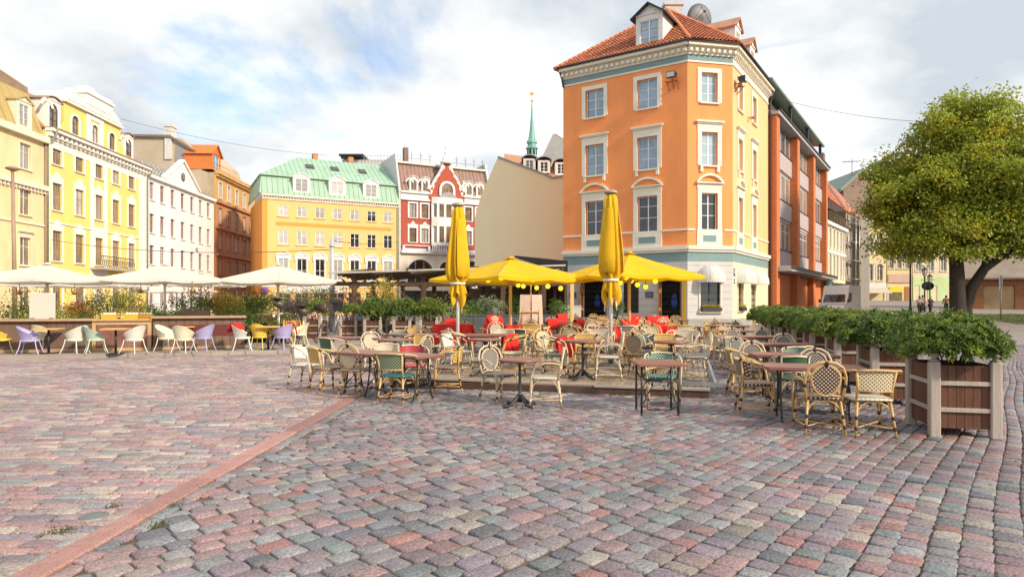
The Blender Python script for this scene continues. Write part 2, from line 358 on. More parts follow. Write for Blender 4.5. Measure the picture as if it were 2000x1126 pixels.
# round drain cover and weeds in the joints
cx,cy=GP(152*1.0+30,1007); dr=thing('drain_cover','small round metal cover set in the cobbles left of the pink kerb','cover',(cx,cy,0))
part('lid',B().lathe([(.10,-.03),(.10,.004),(.09,.008),(.0,.008)],20),mat('worn_steel',(.19,.20,.20),.5,.2,metal=.4,scale=30),dr)
part('rim',B().lathe([(.118,-.03),(.118,.003),(.104,.003),(.104,-.03)],20),mat('cement',(.35,.33,.29),.9,.2,scale=20),dr)
wp=[];wd_=[]
for (px,py,nn,rad) in [(118,1037,160,.12),(345,987,120,.08),(305,1025,60,.08),(385,950,40,.06),(220,990,60,.06),(1745,838,140,.15),(1760,865,60,.1),(1662,815,60,.1),(1690,800,80,.2),(1430,730,60,.12),(1335,1030,20,.05),(1780,880,50,.12),(1985,900,60,.2)]:
    gx,gy=GP(px,py)
    for i in range(nn): wp.append((gx+random.gauss(0,rad*.5),gy+random.gauss(0,rad*.5),-.01)); wd_.append((random.gauss(0,.7),random.gauss(0,.7),1))
for i in range(1500):   # joints everywhere
    gy=3.8+12*random.random()**1.5; gx=random.uniform(-.8,.8)*gy
    if gx<-2.9 or random.random()<.3:
        wp.append((gx,gy,-.012)); wd_.append((random.gauss(0,.8),random.gauss(0,.8),.8))
wp=np.array(wp);wd_=unit(np.array(wd_)); nn=len(wp)
ob('joint_weeds',leaves('joint_weeds',wp,wd_,rng.uniform(.015,.045,nn),.008,np.array([[.12,.15,.04]])*rng.uniform(.6,1.5,(nn,1)),leaf_m),kind='stuff')
fl=300; fx=rng.uniform(-9,9,fl); fy=rng.uniform(4.5,20,fl); fc=np.array([[.45,.26,.05],[.35,.15,.04],[.5,.42,.12],[.25,.13,.05]])[rng.integers(0,4,fl)]
fd=unit(np.stack([rng.normal(size=fl),rng.normal(size=fl),rng.normal(0,.15,fl)],1))
ob('fallen_leaves',leaves('fallen_leaves',np.stack([fx,fy,np.where([on_deck(a,b) for a,b in zip(fx,fy)],.158,.012)],1),fd,rng.uniform(.03,.06,fl),.03,fc,leaf_m),kind='stuff')
# the street rises gently towards the far right
zr=lambda x,y: max(0,(y-37)*.021)*min(1,max(0,(x-17)/9.))
V=[];F=[];ys_=[37,42,48,55,63,75,95,125,170];xs_=[15,17,20,23,26,40,60,90,150]
for yy in ys_:
    for xx in xs_: V.append((xx,yy,zr(xx,yy)-.004))
for i in range(len(ys_)-1):
    for j in range(len(xs_)-1): a_=i*len(xs_)+j; F.append((a_,a_+1,a_+len(xs_)+1,a_+len(xs_)))
ob('rising_street',B().add(V,F).mesh('rising_street',mat('street_asphalt_setts',(.20,.165,.15),.8,.25,scale=2,col2=(.30,.25,.22))),kind='structure')
ob('lawn',B().add([(34,44,zr(34,44)+.01),(75,44,zr(60,44)+.01),(95,70,zr(60,70)+.01),(42,60,zr(42,60)+.01)],[(0,1,2,3)]).mesh('lawn',mat('lawn_soil',(.06,.075,.02),.9,.3,scale=2,col2=(.10,.12,.03))),kind='structure')
gp=np.stack([rng.uniform(34.5,60,9000),rng.uniform(44,60,9000),np.zeros(9000)],1); gp[:,2]=(gp[:,1]-37)*.021+.01; gd=unit(np.stack([rng.normal(0,.4,9000),rng.normal(0,.4,9000),np.ones(9000)],1))
ob('grass',leaves('grass',gp,gd,rng.uniform(.08,.2,9000),.05,np.array([[.13,.17,.04]])*rng.uniform(.6,1.5,(9000,1)),leaf_m),kind='stuff')
# ------------------------------------------------------------ timber deck
deck=thing('timber_deck','low weathered timber deck with board edging under the rattan cafe tables','deck')
deckm=mat('weathered_decking',(.235,.175,.125),.75,.3,scale=4,bump=.3,bscale=30,objvar=.16,col2=(.36,.28,.205),streak=(6,.5,1))
edgem=mat('deck_edging',(.30,.245,.22),.75,.25,scale=5,objvar=.1,streak=(.5,6,1),bump=.3)
fasc=mat('deck_fascia',(.085,.045,.03),.8,.4,scale=4)
ang_b=math.atan2(-DIR_B.x,DIR_B.y)
nb=46; wb=(5.9-.26)/nb
cache={}
for i in range(nb):
    a=.13+i*wb
    for (b0,b1) in ((.14,4.2),(4.21,9.2),(9.21,28.8)):
        L=b1-b0; key=(i%3,b0)
        if key not in cache:
            g=.0035; cache[key]=B().bbox(g-wb/2,0,-.028,wb/2-g,L,0,b=.004).mesh('plank',deckm)
        x,y=dpt(a+wb/2,b0); ob('plank',cache[key],deck,(x,y,.150+random.uniform(-.0015,.0015)),ang_b)
def dbox(name,a0,a1,b0,b1,z0,z1,m,bev=.005,parent=deck):
    x,y=dpt(a0,b0); return part(name,B().bbox(-(a1-a0),0,z0,0,b1-b0,z1,b=bev),m,parent,(x,y,0),ang_b)
for k in range(3): dbox('edge_board',k*1.97+.002,(k+1)*1.97-.004,-.01,.125,.12,.156,edgem)
for k in range(6): dbox('side_board',0,.125,.13+k*2.6,.13+(k+1)*2.6-.01,.12,.156,edgem)
for k in range(3): dbox('side_board',5.775,5.9,.13+k*2.6,.13+(k+1)*2.6-.01,.12,.156,edgem)
dbox('fascia_board',.02,5.88,.012,.05,-.02,.12,fasc); dbox('fascia_board',.02,.05,.055,28,-.02,.12,fasc); dbox('fascia_board',5.85,5.88,.055,28,-.02,.12,fasc)
# ------------------------------------------------------------ left terrace
terr=thing('cafe_terrace','long low grey boarded terrace under the white parasols','terrace')
tb=B(); P=TER; tb.prism([(x,y,-.03) for x,y in P],(0,0,.135)); part('slab',tb,mat('terrace_slab',(.33,.28,.24),.8,.2,scale=2),terr)
te_m=mat('terrace_board',(.34,.29,.25),.75,.2,scale=3,objvar=.1,streak=(.4,6,1))
e=[(-26,13.95),(-14.2,18.1),(-6.6,20.7),(-4.6,21.6)]
for (p,q) in zip(e[:-1],e[1:]):
    d=Vector((q[0]-p[0],q[1]-p[1])); Ln=d.length; d.normalize(); n=max(1,round(Ln/3.2)); nr=Vector((-d.y,d.x))
    for i in range(n):
        for r_ in range(7):
            s0=Vector(p)+d*(i*Ln/n)+nr*(r_*.145-.03); b=B().bbox(0,0,.0 if r_==0 else .10,Ln/n-.006,.14,.128,b=.004)
            part('board',b,te_m,terr,(s0.x,s0.y,0),math.atan2(d.y,d.x))
# ------------------------------------------------------------ building toolkit
def loc_of(F,x,y=0,z=0):
    c,s=math.cos(F[3]),math.sin(F[3]); return (F[0]+x*c-y*s,F[1]+x*s+y*c,F[2]+z)
def wall(root,F,L,z0,z1,holes,m,depth=.24,name='wall',x0=0.,proud=0.):
    xs=sorted(set([x0,L]+[max(x0,min(L,h[0])) for h in holes]+[max(x0,min(L,h[1])) for h in holes]))
    zs=sorted(set([z0,z1]+[max(z0,min(z1,h[2])) for h in holes]+[max(z0,min(z1,h[3])) for h in holes]))
    b=B(); y=-proud
    def hole(xc,zc): return any(h[0]<xc<h[1] and h[2]<zc<h[3] for h in holes)
    for i in range(len(xs)-1):
        run=None
        for k in range(len(zs)-1):
            if xs[i+1]-xs[i]<1e-5 or zs[k+1]-zs[k]<1e-5: continue
            if not hole((xs[i]+xs[i+1])/2,(zs[k]+zs[k+1])/2):
                b.add([(xs[i],y,zs[k]),(xs[i+1],y,zs[k]),(xs[i+1],y,zs[k+1]),(xs[i],y,zs[k+1])],[(0,1,2,3)])
    for h in holes:
        a0,a1,c0,c1=max(h[0],x0),min(h[1],L),max(h[2],z0),min(h[3],z1)
        if a1<=a0 or c1<=c0: continue
        d=depth
        b.add([(a0,y,c0),(a0,d,c0),(a0,d,c1),(a0,y,c1)],[(0,3,2,1)]); b.add([(a1,y,c0),(a1,d,c0),(a1,d,c1),(a1,y,c1)],[(0,1,2,3)])
        if h[2]>=z0: b.add([(a0,y,c0),(a1,y,c0),(a1,d,c0),(a0,d,c0)],[(0,1,2,3)])
        if h[3]<=z1: b.add([(a0,y,c1),(a1,y,c1),(a1,d,c1),(a0,d,c1)],[(3,2,1,0)])
    # outer edges closed back to the body
    b.add([(x0,y,z0),(L,y,z0),(L,depth,z0),(x0,depth,z0),(x0,y,z1),(L,y,z1),(L,depth,z1),(x0,depth,z1)],[(3,2,1,0),(4,5,6,7),(0,4,7,3),(1,2,6,5)])
    return part(name,b,m,root,loc_of(F,0),F[3])
MC={}
def shared(key,fn,name,m):
    if key not in MC: MC[key]=fn().mesh(name,m)
    return MC[key]
def arcpts(w_,rise,z,n=10,x=0):
    # segmental arc from (-w/2,z) to (w/2,z) rising by rise
    if rise<=1e-4: return [(x-w_/2,z),(x+w_/2,z)]
    r=(w_*w_/4+rise*rise)/(2*rise); cz=z+rise-r; a=math.asin(min(1,w_/2/r)); 
    if rise>w_/2-1e-6: a=PI/2
    return [(x+r*math.sin(-a+2*a*i/n),cz+r*math.cos(-a+2*a*i/n)) for i in range(n+1)]
def arc_trim(b,w_,rise,z,t,y0,y1,n=10,over=0.):
    o=arcpts(w_+2*t+2*over,rise+t,z,n); i_=arcpts(w_,rise,z,n)
    for k in range(n):
        b.prism([(i_[k][0],y0,i_[k][1]),(i_[k+1][0],y0,i_[k+1][1]),(o[k+1][0],y0,o[k+1][1]),(o[k][0],y0,o[k][1])],(0,y1-y0,0))
def window(root,F,x,z,w,h,fm=whitep,gm=glass_b,cols=2,rows=(.5,.75),depth=.18,arch=0,sur=None,sm=creamp,sill=True,sillm=None,fw=.06,sw=.14,label=None,sc_=None):
    """x centre, z bottom (local to facade F)"""
    if gm is glass_w and random.random()<.2: gm=glass_c
    key=('w',w,h,cols,rows,arch,fw,fm.name)
    def frame():
        b=B(); y0,y1=-.03,.03; hh=h-arch
        b.box(-w/2,y0,0,-w/2+fw,y1,hh); b.box(w/2-fw,y0,0,w/2,y1,hh); b.box(-w/2+fw,y0,0,w/2-fw,y1,fw)
        if arch: arc_trim(b,w-2*fw,arch-fw,hh,fw,y0,y1)
        else: b.box(-w/2+fw,y0,h-fw,w/2-fw,y1,h)
        for c in range(1,cols): xx=-w/2+w*c/cols; b.box(xx-fw*.6,y0+.004,fw,xx+fw*.6,y1-.004,h-fw)
        for r_ in rows: b.box(-w/2+fw,y0+.012,h*r_-fw*.3,w/2-fw,y1-.012,h*r_+fw*.3)
        return b
    o=ob('window',shared(key,frame,'window',fm),root,loc_of(F,x,depth-.03,z),F[3])
    if label:o['label']=label
    def pane():
        p=arcpts(w-.02,arch,h-arch) if arch else [(-w/2+.01,h-.01),(w/2-.01,h-.01)]
        return B().prism([(-w/2+.01,.0,.01)]+[(a,.0,c) for a,c in p]+[(w/2-.01,.0,.01)],(0,.012,0))
    ob('pane',shared(('p',w,h,arch,gm.name),pane,'pane',gm),o)
    if sill:
        ob('sill',shared(('s',w,(sillm or sm).name),lambda:B().bbox(-w/2-.12,-depth-.10,-.09,w/2+.12,-.02,-.005,b=.008),'sill',sillm or sm),o)
    if sur:
        def srd():
            b=B(); y1=-(depth-.03)+.01; y0=-(depth-.03)-.055; hh=h-arch
            e=.002
            b.box(-w/2-sw,y0,-.0,-w/2-e,y1,hh+(0 if arch else sw)); b.box(w/2+e,y0,-.0,w/2+sw,y1,hh+(0 if arch else sw))
            if arch: arc_trim(b,w+2*e,arch,hh,sw,y0,y1)
            else: b.box(-w/2-e,y0,h+e,w/2+e,y1,h+sw)
            if arch:   # spandrel corners behind the trim
                ap=arcpts(w,arch,hh); 
                for sg in (-1,1):
                    pts=[(sg*abs(a),c) for a,c in ap if sg*a>=-1e-6]; pts.sort(key=lambda q:q[1])
                    b.prism([(sg*w/2,y1+.02,h+.005)]+[(a,y1+.02,c) for a,c in pts[::1]],(0,.03,0))
            if sur in('cornice','segment','tri','crown'): b.box(-w/2-sw-.02,y0-.005,h+sw+e,w/2+sw+.02,y1,h+sw+.30)
            top=h+sw+.30
            if sur=='cornice':
                b.box(-w/2-sw-.12,y0-.16,top+e,w/2+sw+.12,y1,top+.10); b.box(-w/2-sw-.06,y0-.09,top-.07,w/2+sw+.06,y0-.007,top)
            if sur=='segment':
                b.box(-w/2-sw-.10,y0-.14,top+e,w/2+sw+.10,y1,top+.07)
                arc_trim(b,w+2*sw-.06,.40,top+.075,.13,y0-.12,y1,n=14)
            if sur=='tri':
                W2=w/2+sw+.14; b.box(-W2,y0-.12,top+e,W2,y1,top+.08)
                for sg in(-1,1): b.prism([(sg*W2,y0-.12,top+.085),(sg*(W2-.16),y0-.12,top+.085),(0,y0-.12,top+.085+.28),(0,y0-.12,top+.085+.40)],(0,.12+.06,0))
                b.prism([(-W2+.17,y0+.02,top+.083),(W2-.17,y0+.02,top+.083),(0,y0+.02,top+.083+.26)],(0,.04,0))
                for sg in(-1,1): b.box(sg*(w/2+sw),y0-.1,h-.25,sg*(w/2+sw+.16),y1,top-.003)
            if sur=='crown':
                b.prism([(-.35*w,y0-.03,top),(.35*w,y0-.03,top),(.16*w,y0-.03,top+.30),(0,y0-.03,top+.42),(-.16*w,y0-.03,top+.30)],(0,.09,0))
            if sur=='bracket':
                for sg in(-1,1): b.box(sg*(w/2-.02),y0-.10,-.40,sg*(w/2-.22),y1,-.1)
            return b
        ob('surround',shared(('r',w,h,arch,sur,sw,depth,sm.name),srd,'surround',sm),o)
    return o
def body(root,F,L,D,z0,z1,m,y0=.25,x0=0.0,name='rear_wall'):
    return part(name,B().box(x0+.004,y0,z0,L-.004,D,z1),m,root,loc_of(F,0),F[3])
def band(root,F,L,z0,z1,proud,m,x0=0,name='cornice',back=.002,ends=.0):
    return part(name,B().bbox(x0-ends,-proud,z0,L+ends,-back+.05,z1,b=.006),m,root,loc_of(F,0),F[3])
def dentils(root,F,L,z,step,sz,m,x0=0,name='modillions',proud=.3):
    b=B(); n=int((L-x0)/step)
    for i in range(n+1): b.box(x0+i*step+.02,-proud,z,x0+i*step+sz,.0,z+sz*1.05)
    return part(name,b,m,root,loc_of(F,0),F[3],kind='stuff')
def tiles(root,P,m,name='roof_tiles',tw=.24,tl=.34,seam=False,rib=.045):
    """pantiles over a planar polygon P (3D, first edge = eave), in root space"""
    P=[Vector(p) for p in P]; e=(P[1]-P[0]).normalized(); n=(P[1]-P[0]).cross(P[2]-P[0]).normalized()
    if n.z<0: n=-n
    u=n.cross(e).normalized(); 
    if u.z<0:u=-u
    Q=[((p-P[0]).dot(e),(p-P[0]).dot(u)) for p in P]
    xmin=min(q[0] for q in Q);xmax=max(q[0] for q in Q);ymax=max(q[1] for q in Q)
    VV=[];FF=[];cc=[]
    j=0;y=0.
    if seam:
        x=xmin+tw/2
        while x<xmax:
            ys=[]
            for a,b_ in zip(Q,Q[1:]+Q[:1]):
                if (a[0]>x)!=(b_[0]>x): ys.append(a[1]+(x-a[0])/(b_[0]-a[0])*(b_[1]-a[1]))
            ys.sort()
            if len(ys)>=2 and ys[-1]-ys[0]>.2:
                b=B(); 
                o=len(VV)
                for yy in (ys[0],ys[-1]):
                    for dx,dz in((-.02,.0),(-.02,rib),(.02,rib),(.02,.0)): VV.append(P[0]+e*(x+dx)+u*yy+n*dz)
                FF+=[(o,o+1,o+5,o+4),(o+1,o+2,o+6,o+5),(o+2,o+3,o+7,o+6),(o,o+3,o+2,o+1)]; cc+=[(1,1,1)]*8
            x+=tw
    else:
        while y<ymax:
            x=xmin
            while x<xmax:
                if in_poly(x+tw/2,y+tl/2,Q) or (in_poly(x+tw/2,y+tl*.15,Q)):
                    o=len(VV); q=random.uniform(.72,1.25); g=random.uniform(.9,1.12)
                    for k,(yy,zz) in enumerate(((y,.055),(y+tl+.03,.012))):
                        for dx,dz in((0,-.005),(tw*.25,.045),(tw*.55,.045),(tw*.8,-.005),(tw,-.005)):
                            VV.append(P[0]+e*(x+dx)+u*yy+n*(zz+dz)); cc.append((q,q*g,q*g))
                    FF+=[(o+i,o+i+1,o+6+i,o+5+i) for i in range(4)]
                x+=tw
            y+=tl
    if not VV: return
    me=npmesh(name,np.array([tuple(v) for v in VV]),np.array(FF),m,np.array(cc)); return ob(name,me,root,kind='stuff')
def slab(root,P,m,t=.12,name='roof'):
    P=[Vector(p) for p in P]; n=(P[1]-P[0]).cross(P[2]-P[0]).normalized()
    if n.z<0:n=-n
    return part(name,B().prism([p-n*t for p in P],n*(t-.004)),m,root)
tile_m=mat('clay_tile',(.37,.095,.04),.7,.3,scale=4,attr='Col',col2=(.52,.16,.07))
tile_old=mat('old_clay_tile',(.36,.17,.10),.85,.35,scale=2,attr='Col',col2=(.5,.27,.17))
gutter_m=mat('dark_gutter',(.05,.045,.045),.5,.2,metal=.3)
def stucco(name,c,var=.13,**k): return mat(name,c,.85,var,scale=.8,bump=.25,bscale=30,streak=(1,1,.35),**k)
def rootF(*p): return thing(*p)
# ============================================================ ORANGE CORNER HOUSE
A=(10.47,39.0); 
orange=thing('corner_house','orange four-storey corner house with red tiled hip roof and cream window surrounds','building',(A[0],A[1],0))
thL=math.atan2(-.5518,.8340)           # left facade: local x runs from B to A
LL=8.45; LCh=2.95; LR=9.5
FL=(-.834*LL*1.0,.5518*LL,0,thL)
FC=(0,0,0,R(11.5))
cd=(math.cos(R(11.5)),math.sin(R(11.5)))
FR=(cd[0]*LCh,cd[1]*LCh,0,math.atan2(.834,.5518))
or_m=stucco('orange_stucco',(.88,.315,.105),var=.09); yel_m=stucco('yellow_ochre_stucco',(.88,.50,.25),var=.08)
base_m=mat('pale_grey_render',(.56,.54,.52),.8,.06,scale=1.2,bump=.2); teal_m=mat('teal_frieze',(.20,.30,.31),.8,.08)
trim=mat('cream_moulding',(.78,.73,.62),.65,.07,scale=1.5)
plinth_m=mat('plinth_grey',(.33,.32,.31),.85,.15)
doorw=mat('oak_door',(.40,.17,.055),.5,.3,scale=3,streak=(6,6,.5))
ZB=4.78   # belt level
rows3=[(5.97,2.2),(9.83,2.0),(13.6,1.8)]  # window bottoms and heights
def upper(F,L,xs,ww,m,gms,side=False):
    holes=[]
    for x in xs:
        for (z,h) in rows3: holes.append((x-ww/2,x+ww/2,z,z+h))
    wall(orange,F,L,ZB+.22,16.05,holes,m,depth=.28)
    for x in xs:
        for k,(z,h) in enumerate(rows3):
            window(orange,F,x,z,ww,h,gm=gms[k],rows=(.33,.66) if k else (.4,.72),depth=.24,sur=['segment','cornice','plain'][k],sm=trim,sw=.26,sill=k>0,sillm=trim,fw=.055)
        # apron under first-floor window with teal inset
        part('apron',B().bbox(x-ww/2-.30,-.05,ZB+.24,x+ww/2+.30,.0,6.0,b=.01).box(x-ww/2+.08,-.07,ZB+.42,x+ww/2-.08,-.045,ZB+.46).box(x-ww/2+.08,-.07,ZB+.86,x+ww/2-.08,-.045,ZB+.90),trim,orange,loc_of(F,0),F[3])
        part('apron_inset',B().box(x-ww/2+.1,-.062,ZB+.461,x+ww/2-.1,-.052,ZB+.859),teal_m,orange,loc_of(F,0),F[3])
        for k in(1,):
            z=rows3[k][0]
            for sg in(-1,1): part('bracket',B().bbox(x+sg*(ww/2+.02)-.09,-.12,z-.40,x+sg*(ww/2+.02)+.09,0,z-.1),trim,orange,loc_of(F,0),F[3])
    band(orange,F,L,5.86,5.96,.07,trim,name='string_course') if False else None
upper(FL,LL,[2.32,5.92],1.30,or_m,[glass_d,glass_b,glass_b])
upper(FC,LCh,[1.42],1.05,or_m,[glass_d,glass_s,glass_s])
upper(FR,LR,[1.75,5.35],1.05,yel_m,[glass_c,glass_c,glass_c])
band_gaps=[(FL,LL,[2.32,5.92]),(FC,LCh,[1.42]),(FR,LR,[1.75,5.35])]
for F,L,xs in band_gaps:
    x=0
    for xc in xs+[None]:
        e=L if xc is None else xc-.96
        if e>x: band(orange,F,e,5.92,6.02,.06,trim,x0=x,name='string_course')
        if xc: x=xc+.96
    band(orange,F,L,ZB+.0,ZB+.22,.20,trim,name='belt_cornice',ends=.03); band(orange,F,L,ZB-.14,ZB-.003,.10,trim,name='belt_moulding',ends=.01)
    band(orange,F,L,ZB-.70,ZB-.143,.012,teal_m,name='frieze')
    # top entablature
    band(orange,F,L,15.95,16.05,.06,trim,name='moulding',ends=.01); band(orange,F,L,16.053,16.40,.03,teal_m if F is not FR else trim,name='frieze'); band(orange,F,L,16.403,16.52,.09,trim,name='moulding',ends=.02)
    dentils(orange,F,L,16.53,.36,.17,trim,proud=.34); band(orange,F,L,16.52,16.86,.12,trim,name='cornice_bed',ends=.03); band(orange,F,L,16.863,17.06,.44,trim,name='cornice',ends=.12)
    part('gutter',B().tube([loc_of((0,0,0,0),-.2,-.52,17.12),loc_of((0,0,0,0),L+.15,-.52,17.12)],.075,8),gutter_m,orange,loc_of(F,0),F[3])
# ground floor, built of rendered courses with open joints
def courses(F,L,holes,m,depth=.28,end_m=None):
    z=.62; k=0
    band(orange,F,L,0,.62,.05,plinth_m,name='plinth') if not holes else None
    while z<ZB-.72:
        z1=min(z+.40,ZB-.70); wall(orange,F,L,z+.022,z1,[h for h in holes if h[3]>z+.022 and h[2]<z1],m,depth=depth,name='wall_course'); z=z1
    wall(orange,F,L,0,ZB-.7,[(h[0]+.001,h[1]-.001,h[2]-.001,h[3]+.001) for h in holes],m,depth=depth,name='joint_wall',proud=-.022)
def plinth(F,L,gaps):
    x=0
    for g in gaps+[None]:
        e=L if g is None else g[0]
        if e-x>.05: band(orange,F,e,0,.60,.05,plinth_m,x0=x,name='plinth')
        if g:x=g[1]
hL=[(1.15,3.05,0,2.75),(4.75,6.0,1.05,2.9),(7.05,8.1,0,2.75)]
# left facade: door, window, door (positions along facade from the far corner)
hL=[(1.45,3.05,0,2.95),(4.30,5.35,.95,3.0),(6.75,8.0,0,2.95)]
hC=[(.82,2.12,1.08,3.35)]; hR=[(1.15,2.35,1.08,3.35),(4.6,5.8,.0,3.2)]
courses(FL,LL,hL,base_m); courses(FC,LCh,hC,base_m); courses(FR,LR,hR,yel_m if False else mat('cream_render',(.74,.66,.47),.8,.06,bump=.2))
plinth(FL,LL,[(1.45,3.05),(6.75,8.0)]); plinth(FC,LCh,[]); plinth(FR,LR,[(4.6,5.8)])
for (x0,x1,z0,z1) in (hL[0],hL[2]):     # doorways with folded-back oak leaf
    part('door_opening',B().box(x0,.27,z0,x1,.3,z1),dark,orange,loc_of(FL,0),FL[3])
    d=part('door',B().box(x0+.02,-.02,.03,x0+.1,.0,z1-.25).box(x0+.02,-.42,.03,x0+.07,-.02,z1-.25),doorw,orange,loc_of(FL,0),FL[3])
    part('door_panel',B().bbox(x0+.071,-.36,.2,x0+.085,-.08,1.1).bbox(x0+.071,-.36,1.3,x0+.085,-.08,2.2),mat('dark_panel',(.04,.02,.012),.5),d)
    part('door_frame',B().box(x0-.09,-.04,.0,x0,.1,z1+.09).box(x1,-.04,0,x1+.09,.1,z1+.09).box(x0,-.04,z1,x1,.1,z1+.09),mat('brown_frame',(.13,.06,.03),.5),orange,loc_of(FL,0),FL[3])
    # scalloped valance above
    b=B(); n=9; W_=x1-x0+.5
    b.prism([(x0-.25,-.02,z1+.42),(x1+.25,-.02,z1+.42),(x1+.25,-.55,z1+.20),(x0-.25,-.55,z1+.20)],(0,0,-.02))
    for i in range(n): b.prism([(x0-.25+i*W_/n,-.55,z1+.2),(x0-.25+(i+1)*W_/n,-.55,z1+.2),(x0-.25+(i+.8)*W_/n,-.55,z1+.02),(x0-.25+(i+.2)*W_/n,-.55,z1+.02)],(0,.012,0))
    part('awning',b,mat('white_canvas',(.76,.74,.70),.8,.05,trans=.2),orange,loc_of(FL,0),FL[3])
window(orange,FL,4.83,.95,1.05,2.05,fm=mat('dark_wood_frame',(.05,.03,.02),.5),gm=glass_d,cols=1,rows=(),sill=True,sm=base_m)
window(orange,FC,1.47,1.08,1.30,2.27,fm=mat('dark_wood_frame',(.05,.03,.02),.5),gm=glass_d,cols=2,rows=(),sm=trim,sur='plain',sw=.09)
window(orange,FR,1.75,1.08,1.20,2.27,fm=doorw,gm=glass_d,cols=2,rows=(),sm=trim,sur='plain',sw=.09)
window(orange,FR,5.2,.02,1.20,3.15,fm=doorw,gm=glass_w,cols=2,rows=(.25,),sm=trim,sill=False)
# domed canvas awnings
def dome_awning(F,x,z,W_,lab=None):
    b=B(); n=12; m_=6; D=1.0; H=.95; V=[];Fc=[]
    for i in range(n+1):
        t=PI*i/n
        for j in range(m_+1):
            q=PI/2*j/m_; V.append((x-W_/2*math.cos(t)*math.sin(q)if True else 0,-D*math.sin(t)*math.sin(q),z+H*math.cos(q)))
    for i in range(n):
        for j in range(m_): a=i*(m_+1)+j; Fc.append((a,a+1,a+m_+2,a+m_+1))
    b.add(V,Fc,smooth=True)
    aw=part('awning',b,mat('white_canvas',(.76,.74,.70),.8,.05,trans=.2),orange,loc_of(F,0),F[3])
    vb=B()
    for i in range(24):
        t0=PI*i/24;t1=PI*(i+1)/24; p0=(x-W_/2*math.cos(t0),-D*math.sin(t0)); p1=(x-W_/2*math.cos(t1),-D*math.sin(t1))
        dz=.10+.05*abs(math.sin(PI*(i+.5)))
        m0=((p0[0]*.8+p1[0]*.2),(p0[1]*.8+p1[1]*.2)); m1=((p0[0]*.2+p1[0]*.8),(p0[1]*.2+p1[1]*.8))
        vb.add([(*p0,z),(*p1,z),(*p1,z-.09),(*m1,z-.16),(*m0,z-.16),(*p0,z-.09)],[(0,1,2,3,4,5)])
    part('valance',vb,mat('white_canvas',(.76,.74,.70),.8,.05,trans=.2),aw)
    rb=B()
    for i in range(1,6):
        t=PI*i/6; rb.tube([(x-W_/2*math.cos(t)*math.sin(PI/2*j/6)*1.003,-D*math.sin(t)*math.sin(PI/2*j/6)*1.003,z+H*math.cos(PI/2*j/6)+.004) for j in range(7)],.008,4)
    part('seam_ribs',rb,mat('canvas_seam',(.6,.58,.55),.8),aw)
dome_awning(FC,1.47,2.95,1.75); dome_awning(FR,1.75,2.95,1.7); dome_awning(FR,5.2,2.95,1.7)
# flower boxes
def flowers(name,n,cx,cy,cz,lx,ly,lz,col,parent=None,rz=0,size=.05,F=None):
    p=np.stack([rng.uniform(-lx/2,lx/2,n),rng.uniform(-ly/2,ly/2,n),np.abs(rng.normal(0,lz*.5,n))],1); d=unit(rng.normal(size=(n,3))+[0,-.3,.8])
    me=leaves(name,p,d,rng.uniform(.6,1.2,n)*size,size*.8,np.array([col])*rng.uniform(.7,1.25,(n,1)),leaf_m)
    return me
def flower_box(F,x,z,W_,col,label):
    t=thing('flower_box',label,'planter',loc_of((A[0],A[1],0,0),*loc_of(F,x,-.16,z)),F[3])
    part('box',B().bbox(-W_/2,-.13,0,W_/2,.1,.2),mat('dark_plastic',(.03,.035,.04),.5),t)
    ob('foliage',flowers('foliage',260,0,0,0,W_,.2,.10,(.12,.19,.05)),t,(0,0,.19)); ob('blossom',flowers('blossom',420,0,0,0,W_,.22,.14,col,size=.045),t,(0,0,.24))
flower_box(FC,1.47,1.09,1.28,(.90,.68,.02),'dark box of yellow chrysanthemums on the sill under the broad domed awning')
flower_box(FR,1.75,1.09,1.15,(.90,.68,.02),'dark box of yellow chrysanthemums on the side sill round the corner')
# bodies closing the house, hip roof
Bp=Vector((FL[0],FL[1],0)); Ap=Vector((0,0,0)); Cp=Vector((FR[0],FR[1],0)); Dp=Cp+Vector((.5518*LR,.834*LR,0)); Ep=Bp+(Dp-Cp)*1.25
core=[Bp,Ap,Cp,Dp,Ep]; cen=sum(core,Vector())/5
inset=[p+(cen-p).normalized()*.40 for p in core]
part('rear_wall',B().prism([(p.x,p.y,.02) for p in inset],(0,0,17.0)),dark,orange)
side=B(); 
for p,q in((Ep,Bp),(Dp,Ep)): side.beam((p.x+(cen-p).normalized().x*.12,p.y+(cen-p).normalized().y*.12,8.5),(q.x+(cen-q).normalized().x*.12,q.y+(cen-q).normalized().y*.12,8.5),.2,17)
part('party_wall',side,or_m,orange)
def out(p,d=.62): v=(p-cen); v.z=0; return p+v.normalized()*d+Vector((0,0,17.12))
apex=Vector((10.9-A[0],46.0-A[1],22.15)); 
eB,eA,eC,eD,eE=[out(p) for p in core]
apR=apex+Vector((.5518*2.2,.834*2.2,0))
rf=slab(orange,[eB,eA,apex],mat('roof_underlay',(.25,.10,.05),.9),name='roof')
for nm,P in(('l',[eB,eA,apex]),('c',[eA,eC,apex]),('r',[eC,eD,apR,apex]),('b',[eD,eE,apR]),('x',[eE,eB,apex,apR])):
    if nm!='l': slab(orange,P,mat('roof_underlay',(.25,.10,.05),.9),name='roof')
    if nm in 'lcr': tiles(orange,P,tile_m)
def ridge(root,p,q,m,r=.12,step=.38):
    p=Vector(p);q=Vector(q);d=q-p;n=int(d.length/step);b=B()
    for i in range(n):
        a=p+d*(i/n);c=p+d*((i+1.12)/n); b.tube([a+Vector((0,0,.03)),c+Vector((0,0,.06))],[r*1.12,r*.92],7)
    return part('ridge_tiles',b,m,root,kind='stuff')
ridge_m=mat('ridge_clay',(.60,.20,.08),.7,.25,scale=3)
for q in(eA,eC): ridge(orange,q,apex,ridge_m)
